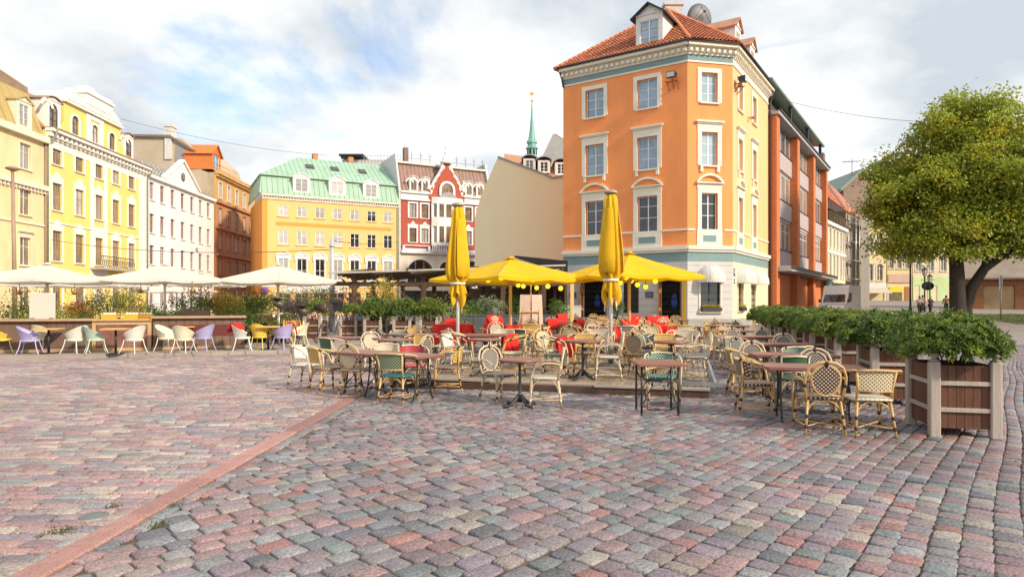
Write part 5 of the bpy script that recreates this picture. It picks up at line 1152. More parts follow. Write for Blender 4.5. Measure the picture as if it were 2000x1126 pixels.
# ============================================================ TREES AND SHRUBS
def clump_leaves(name,centers,rad,per,ln,wd,base,m=leaf_m,up=.25,flat=.75,outc=None,colf=None):
    n=len(centers)*per; c=np.repeat(centers,per,0); r=np.repeat(np.broadcast_to(rad,(len(centers),)),per)[:,None]
    off=rng.normal(size=(n,3))*np.array([1,1,flat])*.5; p=c+off*r; d=unit(off+rng.normal(size=(n,3))*.5+np.array([0,0,-up]))
    tint=np.repeat(rng.uniform(.75,1.3,(len(centers),1)),per,0)
    col=np.array([base])*tint*rng.uniform(.75,1.3,(n,1))
    if colf is not None: col=colf(p,col,c)
    return leaves(name,p,d,rng.uniform(.7,1.3,n)*ln,wd,col,m)
def big_tree(o,label):
    t=thing('broadleaf_tree',label,'tree',o)
    tr=B(); ends=[]; random.seed(21)
    def limb(p,d,ln,r,lev):
        pts=[Vector(p)]; rr=[r]; dd=Vector(d).normalized(); k=5
        for i in range(k):
            dd=(dd+Vector((random.gauss(0,.10),random.gauss(0,.10),random.gauss(.03,.06)))).normalized()
            pts.append(pts[-1]+dd*ln/k); rr.append(r*(1-.55*(i+1)/k))
            if lev>=2: ends.append(pts[-1])
        tr.tube(pts,rr,7 if lev<2 else 5)
        if lev<4:
            for j in range(3 if lev<3 else 2):
                a=random.uniform(0,2*PI); q=pts[random.choice([2,3,4,5])]
                nd=(dd*.7+Vector((math.cos(a),math.sin(a),random.uniform(-.15,.5)))*.75).normalized(); limb(q,nd,ln*.66,r*.45,lev+1)
    tr.tube([(0,0,-.1),(0,0,.15),(-.05,0,1.2),(-.1,0,3.2),(-.15,.1,5.5)],[.80,.62,.52,.48,.40],12)
    limb((-.15,.1,5.4),(-.1,.1,1),5.0,.36,1); limb((-.1,0,4.6),(-.9,-.1,.55),4.6,.22,1); limb((-.1,0,4.2),(.2,.8,.6),4.6,.22,1); limb((-.1,0,5),(.1,-.9,.7),4.4,.2,1)
    tr.tube([(.55,.1,-.1),(.60,.1,1.0),(.9,0,2.4),(1.9,0,3.9),(3.3,-.1,4.9)],[.5,.42,.38,.32,.26],10)
    limb((3.2,-.1,4.8),(.9,0,.55),4.5,.22,1); limb((1.9,0,3.9),(.1,.2,1),4.6,.24,1); limb((2.2,0,4.2),(.2,-.8,.8),4.4,.2,1)
    part('trunk',tr,bark,t)
    # crown volume = union of ellipsoids, leaf clumps near their surface, some inside
    ell=[((0.9,0,11.3),(5.0,4.6,4.8)),((2.8,0,9.6),(5.6,4.8,4.4)),((-2.2,-.3,8.8),(3.7,4,3.1)),((1,0,8.2),(5,4,3)),((5.6,.2,8.2),(4.6,4.4,3.4)),((.6,0,14.2),(2.4,2.4,2.6)),((2.3,0,13.2),(3.6,3.2,3.0)),((-3.8,-.5,6.6),(2.8,3,1.7)),((1.2,-1,7),(5,4,1.9)),((7.6,0,10.2),(3.4,3.6,3.2)),((5,0,12.2),(3.6,3.4,2.8)),((-4.4,-1.0,5.2),(2.2,2.6,1.0)),((-1.5,-1.5,6.0),(4,3.5,1.6)),((6.5,-1,6.4),(4.5,4,1.9)),((9,0,7.5),(3.6,3.6,3))]
    C=[];RD=[]
    for (c,r) in ell:
        vol=r[0]*r[1]*r[2]; n=int(vol**.67*9)
        d=unit(rng.normal(size=(n,3))); q=rng.uniform(.45,1.02,(n,1))**.6
        lump=1+.10*np.sin(d[:,:1]*7+c[0])*np.cos(d[:,1:2]*6+d[:,2:3]*5)
        C.append(np.array(c)+d*np.array(r)*q*lump)
    C=np.concatenate(C); C=C[C[:,2]>3.7]
    C=np.concatenate([C,np.array([tuple(e) for e in ends if e.z>5])])
    keep=(rng.random(len(C))<.92)&(C[:,0]>-6.0)&((C[:,2]<11.5)|(C[:,0]>-4.6+(C[:,2]-11.5)*.55)); C=C[keep]
    RADS=rng.uniform(.55,1.05,len(C))
    def colf(p,col,c):
        y=rng.random((len(p),1)); au=np.repeat(rng.random(len(C)),len(p)//len(C))[:,None]
        k=(au>.93)
        return np.where(k,col*np.array([[1.5,1.1,.7]]),col)
    me=clump_leaves('crown',C,RADS,60,.22,.17,(.36,.42,.05),flat=.55,colf=colf)
    ob('crown',me,t); print('tree clumps',len(C)); return t
big_tree((PX(1872,47),47,.2),'large spreading linden tree with green to yellow crown on the right of the square')
# rhododendron mass for planters
def rhodo(name,n,lx,ly,h,seed,ln=.088,base=(.085,.135,.035)):
    r=np.random.default_rng(seed)
    d=unit(r.normal(size=(n,3))*[1,1,.9]+[0,0,.25]); d[:,2]=np.where(d[:,2]<-.12,-d[:,2],d[:,2])
    q=r.uniform(.62,1.04,(n,1)); lump=1+.11*np.sin(d[:,:1]*5+seed)*np.cos(d[:,1:2]*6+seed*2)+.05*np.sin(d[:,2:3]*9)
    c=d*np.array([lx,ly,h*1.08])*q*lump
    # square-ish footprint
    c[:,0]=np.sign(c[:,0])*np.minimum(abs(c[:,0])*1.18,lx*1.03); c[:,1]=np.sign(c[:,1])*np.minimum(abs(c[:,1])*1.18,ly*1.03)
    k=8; P=np.repeat(c,k,0); D=np.repeat(unit(d+r.normal(size=(n,3))*.35+[0,0,.35]),k,0)
    ax=unit(np.cross(D,np.array([[.3,.5,.8]])+0*D)); ay=np.cross(D,ax); a=np.tile(np.arange(k)*2*PI/k,n)+r.uniform(0,.5,n*k)
    spread=r.uniform(.65,1.5,n*k)[:,None]
    L=unit(D*.75+(ax*np.cos(a)[:,None]+ay*np.sin(a)[:,None])*spread)
    tint=np.repeat(r.uniform(.7,1.35,(n,1)),k,0); col=np.array([base])*tint*r.uniform(.8,1.25,(n*k,1))
    yl=np.repeat(r.random((n,1))>.90,k,0); col=np.where(yl,col*np.array([[2.1,1.7,.9]]),col)
    return leaves(name,P,L,r.uniform(.8,1.2,n*k)*ln,ln*.34,col,leaf_m,fold=.3)
planter_wood=mat('planter_brown_board',(.125,.048,.024),.6,.3,scale=3,streak=(5,5,.5),bump=.3,bscale=25,objvar=.14)
planter_post=mat('weathered_grey_post',(.44,.375,.33),.7,.15,scale=5,streak=(6,6,.4),bump=.3,objvar=.06)
fol_mats={}
def make_planter(label,group,W=.76,D=.93,H=.90):
    t=thing('wooden_planter',label,'planter',(0,0,0),0,group)
    pw=.115
    posts=[(0,0),(W-pw,0),(0,D-pw),(W-pw,D-pw)]
    pm=MC.setdefault('ppost',B().bbox(0,0,0,pw,pw,.905,b=.012).lathe([(.03,.905),(.055,.912),(.055,.925),(.03,.93),(.024,.945),(.045,.955),(.062,.985),(.05,1.015),(.02,1.03),(0,1.032)],14,c=(pw/2,pw/2,0)).mesh('post',planter_post))
    for x,y in posts: ob('post',pm,t,(x,y,0))
    nb_=6; bw_=(W-2*pw)/nb_
    fm=MC.setdefault('pbf',B().bbox(.0015,0,.10,bw_-.0015,.02,.86,b=.003).mesh('board',planter_wood))
    for i in range(nb_):
        ob('board',fm,t,(pw+i*bw_,.045,0)); ob('board',fm,t,(pw+i*bw_,D-.065,0))
    ns=7; bs=(D-2*pw)/ns; sm_=MC.setdefault('pbs',B().bbox(0,.0015,.10,.02,bs-.0015,.86,b=.003).mesh('board',planter_wood))
    for i in range(ns): ob('board',sm_,t,(.045,pw+i*bs,0)); ob('board',sm_,t,(W-.065,pw+i*bs,0))
    rf=MC.setdefault('prf',B().bbox(pw,.018,0,W-pw,.044,.05,b=.004).mesh('rail',planter_post)); rs=MC.setdefault('prs',B().bbox(.018,pw,0,.044,D-pw,.05,b=.004).mesh('rail',planter_post))
    for z in(.30,.62):
        ob('rail',rf,t,(0,0,z)); ob('rail',rf,t,(0,D-.062,z)); ob('rail',rs,t,(0,0,z)); ob('rail',rs,t,(W-.062,0,z))
    part('soil',B().box(.07,.07,.12,W-.07,D-.07,.80),mat('soil',(.03,.02,.012),.95,.3),t)
    return t
for variant in range(4): MC[('rh',variant)]=rhodo('foliage',[1300,1150,1050,600][variant],.58,.62,.40,11+variant,base=[(.17,.25,.055),(.155,.235,.06),(.19,.26,.055),(.21,.28,.07)][variant])
def shrub_for(t,variant,scale=1.,big=False):
    key=('rh',variant)
    o=ob('foliage',MC[key],t,(.38,.46,1.06+.02*variant),variant*1.57 if variant else 0); o.scale=(scale,scale,scale)
    stm=B()
    for i in range(9):
        a=random.uniform(0,2*PI); stm.tube([(.38+.1*math.cos(a),.46+.1*math.sin(a),.78),(.38+.3*math.cos(a),.46+.32*math.sin(a),1.15)],[.014,.006],4)
    part('stems',stm,bark,t); return o
rowlab=['nearest wooden planter with dense rhododendron at the right front of the square','second wooden rhododendron planter, behind the nearest one on the right','third wooden rhododendron planter from the front in the right-hand row','fourth wooden rhododendron planter from the front in the right-hand row','fifth wooden rhododendron planter from the front in the right-hand row','sixth wooden rhododendron planter from the front in the right-hand row','seventh wooden rhododendron planter, second from the far end of the right-hand row','farthest wooden rhododendron planter, next to the corner house awnings']
for i in range(8):
    p=make_planter(rowlab[i],'planters in the right-hand row')
    x=5.07+.2465*2.49*i; y=7.92+.969*2.49*i; p.location=(x,y,0); p.rotation_euler=(0,0,-math.atan2(.2465,.969)); 
    f=shrub_for(p,i%3); f.location.z=1.0; f.scale=(.98 if i else .90,1.1 if i else 1.0,1.0 if i else 1.0); f.location.x-=0 if i else .05
    if i>2:
        f2=ob('foliage',MC[('rh',(i+1)%3)],p,(.38,-.35,1.0),.8); f2.scale=(.85,.85,.85)
# planters across the middle back
midx=[(612,27.5,3,.8,'wooden planter of clipped green shrub behind the film lamps'),(682,27.0,3,.62,'wooden planter with a low dark green shrub beside the lamp post'),(729,26.5,0,1.0,'wooden planter with a big bright green shrub, left of two similar ones under the pergola'),(786,26.2,1,.95,'wooden planter with bright green shrub in the middle under the pergola'),(838,26.0,2,.92,'wooden planter with bright green shrub left of the closed yellow parasol')]
for px,Y,vn,s_c,lb in midx:
    p=make_planter(lb,'planters in front of the pergola'); p.location=(PX(px-20,Y),Y,0); p.rotation_euler=(0,0,R(-4))
    f=shrub_for(p,vn,s_c*1.0); f.scale=(.95*s_c,.9*s_c,1.35*s_c); f.location.z+=.08
# ============================================================ BACKGROUND CAFE PLANTS
potm=mat('black_plastic_pot',(.02,.02,.022),.5,.2)
def potted(px,Y,zb,h,w_,col,label,n=26,stem=True,pot=.3,poth=.35,per=34,ln=.10,cat='plant',group='potted plants on the cafe terraces'):
    x=PX(px,Y); t=thing('potted_plant',label,cat,(x,Y,zb),0,group)
    if pot: part('pot',B().lathe([(pot*.75,0),(pot,poth*.9),(pot*1.06,poth*.92),(pot*1.06,poth),(pot*.9,poth),(0,poth*.9)],12),potm,t)
    if stem:
        b=B()
        for i in range(5): a=random.uniform(0,6.3); b.tube([(0,0,poth*.8),(w_*.12*math.cos(a),w_*.12*math.sin(a),poth+h*.4),(w_*.35*math.cos(a),w_*.35*math.sin(a),poth+h*.8)],[.02,.012,.006],4)
        part('stem',b,bark,t)
    d=unit(rng.normal(size=(n,3))); c=np.array([0,0,poth+h*.58])+d*np.array([w_/2,w_/2,h*.42])*rng.uniform(.4,1,(n,1))
    ob('foliage',clump_leaves('foliage',c,np.full(n,w_*.22),per,ln,ln*.5,col),t); return t
G1=(.24,.30,.05);G2=(.14,.23,.05);G3=(.27,.31,.06);RD_=(.26,.10,.06);PU=(.13,.10,.12);OR=(.45,.22,.05);YL=(.48,.38,.06)
bgp=[ # px,Y,zb,h,w,col,label
(20,24,.15,1.6,2.4,G3,'bushy yellow green shrub at the far left behind the counter'),(62,23,.15,1.0,1.9,G3,'low yellow green shrub left of the blank white board'),
(75,28,.1,2.1,2.0,G3,'tall airy yellowish shrub behind the blank white board'),(138,23,.15,1.0,1.4,G1,'green shrub just right of the blank white board'),(150,28,.1,1.7,1.2,OR,'reddish leafed young tree right of the blank white board'),
(215,26,.9,1.0,1.5,G3,'feathery yellow green maple in a tall black pot above the glass counter'),(250,27,.8,.9,1.1,YL,'yellow leafed shrub in a black pot right of the feathery maple'),
(312,23.5,.5,.55,1.0,G2,'low bright green leafy plant beside the middle parasol pole, left side'),(345,23.5,.5,.5,.9,G1,'low bright green leafy plant beside the middle parasol pole, right side'),
(372,25,.8,1.0,1.5,G2,'round green shrub in a black barrel right of the middle parasol pole'),(400,26,.9,1.1,1.3,OR,'flame red maple in a pot behind the lavender chair'),(405,24,.3,.6,1.3,G1,'low spreading green plant behind the dark wooden box'),
(446,26,.5,1.4,1.3,YL,'yellow and orange shrub under the right white parasol'),(470,23.7,.4,.6,1.5,G2,'low dense green bush at the end of the counter'),(505,25,.7,1.1,1.3,G2,'round feathery green shrub in a black pot by the right parasol pole'),
(500,31,.2,1.9,1.4,G1,'tall green shrub in the second row behind the right parasol pole'),(545,24.5,.1,.9,1.6,G1,'spiky green plant behind the round wooden counter end'),(575,28,.6,1.0,1.2,PU,'dark purple leafed shrub behind the film lamps'),
(590,34,.4,2.0,2.2,RD_,'dark red maple in the background below the small white parasol'),(560,34,.4,2.0,1.8,G1,'tall light green shrub beside the dark red maple'),(625,33,.4,2.2,1.9,G3,'tall airy yellow green shrub left of the grey lamp post'),
(672,33,.5,1.9,2.2,RD_,'dark red maple just right of the grey lamp post'),(700,36,.4,1.5,1.6,G2,'dark green shrub behind the right side of the lamp post'),(740,29.5,1.35,.9,1.6,YL,'bright yellow green tree crown under the pergola edge'),(755,30,.4,1.5,2.0,G3,'broad yellow green shrub below the bright tree crown'),
(870,29,.4,1.2,2.4,G1,'wide green bush behind the left closed parasol'),(925,31,.3,1.3,1.2,G2,'green leafy plant right of the left closed parasol'),(935,29.5,.3,.7,1.0,G1,'low bright green plant against the slate wall'),(962,29.5,.4,1.5,1.1,(.30,.34,.20),'silvery variegated shrub left of the open yellow parasol pole'),
(1005,33,.3,1.8,1.2,G2,'tall thin dark green plant behind the open yellow parasol pole'),(1020,30,.2,.7,.9,G3,'low yellowish green plant by the easel'),(1092,31.5,.5,1.1,1.2,G2,'green shrub with red flowers beside the grey wall corner'),(1205,38.5,.6,.9,.8,G2,'green plant with red flowers in the window between the doors'),
(640,38,.3,1.6,1.8,G1,'green shrub far behind the lamp post'),(520,38,.3,2.0,1.6,G2,'dark green shrub far back between the parasol poles'),(440,34,.3,1.6,1.8,G2,'dark green shrub far back behind the yellow and orange shrub'),(180,33,.3,1.3,1.6,G1,'green shrub far back behind the glass counter'),(285,31,.3,1.2,1.5,G3,'pale green shrub far back left of the middle parasol pole'),(835,33,.4,1.4,2.0,G2,'dark green bush in front of the pergola posts'),(1240,0,0,0,0,G1,'')]
for q in bgp:
    if q[3]: 
        px,Y,zb,h,w_,col,lb=q; big=h>1.2
        if 'pole, ' in lb: pass
        zb_=0 if zb<.45 else 0
        potted(px,Y,0.0 if zb<.2 else .0,(h+zb*.6)*.76,w_,col,lb,n=34 if big else 24,pot=.28 if zb<.6 else .34,poth=.3+zb*.8,per=40,ln=.095)
# ============================================================ RATTAN CHAIRS
cane=mat('rattan_cane',(.52,.30,.10),.45,.3,scale=6,col2=(.68,.46,.20)); cane_w=mat('pale_rattan_cane',(.47,.36,.23),.5,.25,scale=6,col2=(.68,.56,.40)); cane_d=mat('aged_rattan_cane',(.30,.20,.13),.55,.3,scale=5,col2=(.58,.45,.34)); bind=mat('brown_binding',(.045,.018,.014),.6); bind_w=mat('pale_binding',(.70,.62,.48),.6)
SCH={ # name: (back c1, back c2, seat c1, seat c2, frame mat, binding)
 'brown_dots':((.055,.025,.022),(.66,.56,.40),(.055,.025,.022),(.6,.5,.38),cane,bind),
 'greybrown_dots':((.07,.045,.045),(.60,.56,.52),(.08,.05,.05),(.55,.5,.45),cane_w,bind),
 'cream_dots':((.72,.62,.42),(.11,.06,.035),(.66,.60,.48),(.4,.33,.2),cane,bind),
 'pale':((.60,.53,.42),(.30,.24,.17),(.64,.58,.47),(.5,.42,.3),cane_w,bind_w),
 'white_dots':((.74,.74,.70),(.25,.32,.30),(.70,.68,.62),(.4,.35,.3),cane_w,bind),
 'gold':((.64,.42,.12),(.07,.03,.02),(.14,.07,.05),(.5,.35,.2),cane,bind),
 'green':((.045,.13,.075),(.50,.47,.30),(.02,.14,.13),(.05,.25,.22),cane,bind),
 'teal':((.02,.11,.10),(.55,.62,.52),(.02,.12,.11),(.25,.4,.35),cane_w,bind),
 'darkgreen':((.03,.11,.05),(.05,.14,.07),(.03,.10,.06),(.1,.2,.12),cane_w,bind),
 'red':((.36,.03,.05),(.42,.06,.07),(.4,.05,.05),(.6,.2,.2),cane_w,bind),
 'blue':((.10,.19,.23),(.14,.25,.30),(.10,.19,.23),(.2,.3,.33),cane_w,bind),
}
def bez(p0,p1,p2,n=6):
    p0,p1,p2=Vector(p0),Vector(p1),Vector(p2); return [p0*(1-t)**2+p1*2*t*(1-t)+p2*t*t for t in [i/n for i in range(n+1)]]
def chair_base(t,cm,bm,sch,seatz=.45):
    for k,(x,y) in enumerate(((-.205,-.20),(.205,-.20),(-.19,.19),(.19,.19))):
        x2=x*1.22; y2=y*1.18 if y<0 else y*1.35
        b=B().tube([(x,y,seatz-.03),(x2,y2,0)],[.016,.0145],7); m2=.55
        for q in(.5,.22): 
            p=Vector((x,y,seatz))*(q)+Vector((x2,y2,0))*(1-q); d=Vector((x2-x,y2-y,-seatz)).normalized()*.022
            b.tube([p-d,p+d],.0195,7,mi=1)
        ob('leg',shared(('leg',k,cm.name,bm.name),lambda b=b:b,'leg',[cm,bm]),t)
    def br():
        b=B(); z=seatz-.03
        for (a,c) in(((-.205,-.20),(.205,-.20)),((-.19,.19),(.19,.19)),((-.205,-.20),(-.19,.19)),((.205,-.20),(.19,.19))):
            f=lambda p,q:(p[0]*(1+.22*(1-q)),p[1]*(1+.2*(1-q)),seatz*q)
            A_,C_=f(a,.45),f(c,.45); M_=((a[0]+c[0])/2,(a[1]+c[1])/2,z-.005)
            b.tube(bez(A_,(a[0]*1.0,a[1]*1.0,z),M_,6),.0085,5); b.tube(bez(C_,(c[0],c[1],z),M_,6),.0085,5)
            b.tube([f(a,.24),f(c,.24)],.008,5) if a[1]!=c[1] else None
        f=lambda x,y,q:(x*(1+.22*(1-q)),y*(1+.2*(1-q)),seatz*q)
        b.tube([f(-.205,-.2,.26),f(.19,.19,.22)],.0085,5); b.tube([f(.205,-.2,.26),f(-.19,.19,.22)],.0085,5)
        return b
    ob('stretcher',shared(('str',cm.name),br,'stretcher',cm),t)
    def seat():
        b=B(); P=[(-.20,.205),(.20,.205),(.225,.16),(.235,-.14),(.21,-.205),(.10,-.235),(-.10,-.235),(-.21,-.205),(-.235,-.14),(-.225,.16)]
        b.prism([(x*.97,y*.97,seatz-.02) for x,y in P],(0,0,.03)); b.tube([(x,y,seatz-.008) for x,y in P],.017,6,closed=True,mi=0); return b
    ob('seat',shared(('seat',sch),seat,'seat',weave('seat_weave_'+sch,SCH[sch][2],SCH[sch][3],'xy',27,.30)),t)
BACKM={}
def make_chair(kind,sch,label='',group='rattan cafe chairs'):
    c1,c2,_,_,cm,bm=SCH[sch]; t=thing('rattan_chair',label,'chair',(0,0,0),0,group); chair_base(t,cm,bm,sch)
    wv=weave('back_weave_'+sch,c1,c2,'xz',30,.29); S=.45
    if kind=='oval':
        def fr():
            b=B(); b.tube([(-.20,.19,S-.04),(-.235,.235,.60),(-.235,.265,.72),(-.19,.285,.83),(-.10,.295,.885),(0,.298,.90),(.10,.295,.885),(.19,.285,.83),(.235,.265,.72),(.235,.235,.60),(.20,.19,S-.04)],.0165,7)
            e=[(.165*math.sin(a)*(1+.12*math.cos(a)),.262+.10*(.66+.175*math.cos(a)-.66),.665+.185*math.cos(a)) for a in [2*PI*k/20 for k in range(20)]]
            b.tube(e,.0135,6,closed=True); b.tube([(-.17,.215,.50),(-.13,.24,.56)],.01,5);b.tube([(.17,.215,.50),(.13,.24,.56)],.01,5)
            b.tube([(-.2,.20,.47),(-.06,.245,.49),(.0,.245,.485),(.06,.245,.49),(.2,.20,.47)],.010,5)
            b.tube([(0,.28,.845),(0,.30,.912)],.026,6,mi=1)
            for sg in(-1,1): b.tube([(sg*.232,.235,.585),(sg*.236,.243,.625)],.021,6,mi=1)
            return b
        ob('back_frame',shared(('bf',kind,cm.name,bm.name),fr,'back_frame',[cm,bm]),t)
        def pn():
            e=[(.155*math.sin(a)*(1+.12*math.cos(a)),.262+.10*(.175*math.cos(a)),.665+.175*math.cos(a)) for a in [2*PI*k/20 for k in range(20)]]
            return B().prism(e,(0,.010,0))
        ob('backrest',shared(('bp',kind,sch),pn,'backrest',wv),t)
        armz=.66
        for sg in(-1,1):
            def arm(sg=sg):
                b=B(); P=[(sg*.236,.245,.64)]+bez((sg*.25,.20,.665),(sg*.285,-.05,.72),(sg*.27,-.17,.60),6)+[(sg*.255,-.215,.46),(sg*.25,-.235,.22)]; b.tube(P,.0145,7); return b
            ob('armrest',shared(('arm',kind,sg,cm.name),arm,'armrest',cm),t)
    elif kind=='trap':
        def fr():
            b=B()
            b.tube([(-.20,.19,S-.04),(-.195,.225,.58),(-.225,.27,.80)],.0165,7); b.tube([(.20,.19,S-.04),(.195,.225,.58),(.225,.27,.80)],.0165,7)
            b.tube([(-.235,.27,.795),(-.12,.30,.805),(0,.305,.808),(.12,.30,.805),(.235,.27,.795)],.0165,7); b.tube([(-.195,.23,.55),(0,.245,.545),(.195,.23,.55)],.012,6)
            for sg in(-1,1): b.tube([(sg*.215,.262,.775),(sg*.25,.25,.80)],.022,6,mi=1)
            return b
        ob('back_frame',shared(('bf',kind,cm.name,bm.name),fr,'back_frame',[cm,bm]),t)
        def pn():
            b=B(); n=6
            for i in range(n):
                u0=-1+2*i/n;u1=-1+2*(i+1)/n; f=lambda u,z:(u*(.19+.03*(z-.55)/.24),.232+.035*(z-.55)/.24+.022*(1-u*u),z)
                b.add([f(u0,.56),f(u1,.56),f(u1,.79),f(u0,.79)],[(0,1,2,3)])
            return b
        ob('backrest',shared(('bp',kind,sch),pn,'backrest',wv),t)
        for sg in(-1,1):
            def arm(sg=sg):
                b=B(); P=[(sg*.225,.27,.80)]+bez((sg*.27,.24,.80),(sg*.45,.02,.77),(sg*.31,-.16,.66),7)+[(sg*.262,-.21,.50),(sg*.25,-.235,.22)]; b.tube(P,.015,7)
                p=Vector(P[5]); b.tube([p,Vector(P[6])],.0195,6,mi=1); return b
            ob('armrest',shared(('arm',kind,sg,cm.name,bm.name),arm,'armrest',[cm,bm]),t)
    else: # tub
        a0=R(72); rp=[(.27*math.sin(a),.02+.27*math.cos(a),.80-.02*abs(a)) for a in [-a0+2*a0*k/12 for k in range(13)]]
        def fr():
            b=B(); b.tube(rp,.0165,7); b.tube([(x*.88,y*.88,z-.24) for x,y,z in rp],.011,6)
            b.tube([(-.20,.19,S-.04),(-.20,.21,.78)],.0155,6); b.tube([(.20,.19,S-.04),(.20,.21,.78)],.0155,6)
            for k in(2,10): b.tube([rp[k],rp[k+1]],.021,6,mi=1)
            return b
        ob('back_frame',shared(('bf',kind,cm.name,bm.name),fr,'back_frame',[cm,bm]),t)
        def pn():
            b=B()
            for p,q in zip(rp[:-1],rp[1:]): b.add([(p[0]*.9,p[1]*.9,p[2]-.235),(q[0]*.9,q[1]*.9,q[2]-.235),(q[0]*.985,q[1]*.985,q[2]-.01),(p[0]*.985,p[1]*.985,p[2]-.01)],[(0,1,2,3)])
            return b
        ob('backrest',shared(('bp',kind,sch),pn,'backrest',wv),t)
        for sg in(-1,1):
            def arm(sg=sg):
                e=rp[-1] if sg>0 else rp[0]
                return B().tube([e]+bez((e[0]*1.04,e[1]-.05,e[2]-.01),(sg*.30,-.10,.74),(sg*.275,-.19,.60),6)+[(sg*.26,-.215,.46),(sg*.25,-.235,.22)],.015,7)
            ob('armrest',shared(('arm',kind,sg,cm.name),arm,'armrest',cm),t)
    return t
PROTO={}
def chair(kind,sch,x,y,fx,fy,label,tilt=0,z=None):
    z=z if z is not None else (.151 if on_deck(x,y) else .0)
    rz=math.atan2(fx,-fy)
    if (kind,sch) not in PROTO: o=make_chair(kind,sch,label); PROTO[(kind,sch)]=o; o.location=(x,y,z); o.rotation_euler=(0,0,rz); return o
    return clone(PROTO[(kind,sch)],(x,y,z),rz,label)
# ------------------------------------------------------------ tables
topm=mat('oxblood_table_top',(.21,.085,.070),.38,.12,scale=2,streak=(1,7,1),spec=.5,objvar=.06,col2=(.27,.12,.10)); 
def treadle_frame(): # one cast iron side, in the local yz plane at x=0, width .5
    b=B()
    for sg in(-1,1):
        b.tube(bez((0,sg*.15,.70),(0,sg*.10,.40),(0,sg*.24,.02),8),.014,6); b.tube([(0,sg*.24,.02),(0,sg*.29,.0)],.02,6)
        b.tube(bez((0,sg*.15,.68),(0,-sg*.12,.45),(0,sg*.02,.30),6),.008,5); b.tube(bez((0,sg*.02,.30),(0,sg*.2,.22),(0,sg*.19,.10),6),.008,5)
        b.tube([(0,sg*.09+.045*math.cos(a),.56+.045*math.sin(a)) for a in [2*PI*k/10 for k in range(10)]],.006,4,closed=True)
        b.tube([(0,sg*.10+.04*math.cos(a),.20+.04*math.sin(a)) for a in [2*PI*k/10 for k in range(10)]],.006,4,closed=True)
    b.beam((0,-.24,.70),(0,.24,.70),.05,.03); b.tube([(0,-.2,.13),(0,.2,.13)],.012,6); b.tube([(0,-.13,.42),(0,.13,.42)],.009,5)
    return b
def treadle_table(x,y,L,W,rz,label,group='oxblood cafe tables',h=.75,nfr=2,letter=False):
    z=.151 if on_deck(x,y) else 0
    t=thing('cafe_table',label,'table',(x,y,z),rz,group)
    c=.05; P=[(-L/2+c,-W/2),(L/2-c,-W/2),(L/2,-W/2+c),(L/2,W/2-c),(L/2-c,W/2),(-L/2+c,W/2),(-L/2,W/2-c),(-L/2,-W/2+c)]
    b=B(); b.prism([(a*.985,d*.98,h-.045) for a,d in P],(0,0,.012)); b.prism([(a,d,h-.033) for a,d in P],(0,0,.029)); b.prism([(a*.99,d*.985,h-.004) for a,d in P],(0,0,.004))
    part('tabletop',b,topm,t)
    fr=shared(('tf',),treadle_frame,'leg_frame',iron)
    xs=[-L/2+.22,L/2-.22] if nfr==2 else [-L/2+.22,-L/2+.75,L/2-.75,L/2-.22]
    for xx in xs: ob('leg_frame',fr,t,(xx,0,0))
    b=B().beam((-L/2+.2,.12,.68),(L/2-.2,.12,.68),.03).beam((-L/2+.22,-.02,.13),(L/2-.22,-.02,.13),.014)
    b.box(-.15,-.16,.115,.15,.12,.13)
    part('stretcher',b,iron,t)
    wb_=B().tube([(L/2-.19,.02+.15*math.cos(a),.36+.15*math.sin(a)) for a in [2*PI*k/18 for k in range(18)]],.011,5,closed=True)
    for k in range(3): a=PI*k/3; wb_.tube([(L/2-.19,.02+.15*math.cos(a),.36+.15*math.sin(a)),(L/2-.19,.02-.15*math.cos(a),.36-.15*math.sin(a))],.006,4)
    part('wheel',wb_,iron,t); return t
def round_table(x,y,r,label,group='round cafe tables on cast iron feet',strips_=False):
    z=.151 if on_deck(x,y) else 0; t=thing('round_cafe_table',label,'table',(x,y,z),random.uniform(0,1),group); h=.75
    def top(): 
        return B().lathe([(0,h-.045),(r-.03,h-.045),(r,h-.036),(r+.004,h-.02),(r,h-.004),(r-.012,h),(0,h)],32)
    ob('tabletop',shared(('rt',r),top,'tabletop',topm),t)
    def ped():
        b=B().lathe([(.035,.08),(.045,.16),(.024,.2),(.022,.45),(.032,.5),(.020,.55),(.02,.66),(.11,.70),(.0,.704)],10)
        for k in range(4):
            a=PI/2*k; ca,sa=math.cos(a),math.sin(a); P=[(.02,.18),(.08,.13),(.16,.055),(.24,.03),(.28,.045),(.31,.02)]
            b.tube([(p*ca,p*sa,z) for p,z in P],[.03,.028,.022,.02,.024,.018],6)
        return b
    ob('pedestal',shared(('ped',),ped,'pedestal',iron),t)
    if strips_:
        b=B()
        for k in range(26): a=2*PI*k/26; b.box(-.004,r+.003,h-.037,.004,r+.007,h-.003).xf(Matrix.Rotation(a,4,'Z'),start=len(b.v)-8)
        part('edge_clips',b,mat('dark_edge',(.07,.025,.02),.5),t)
    return t
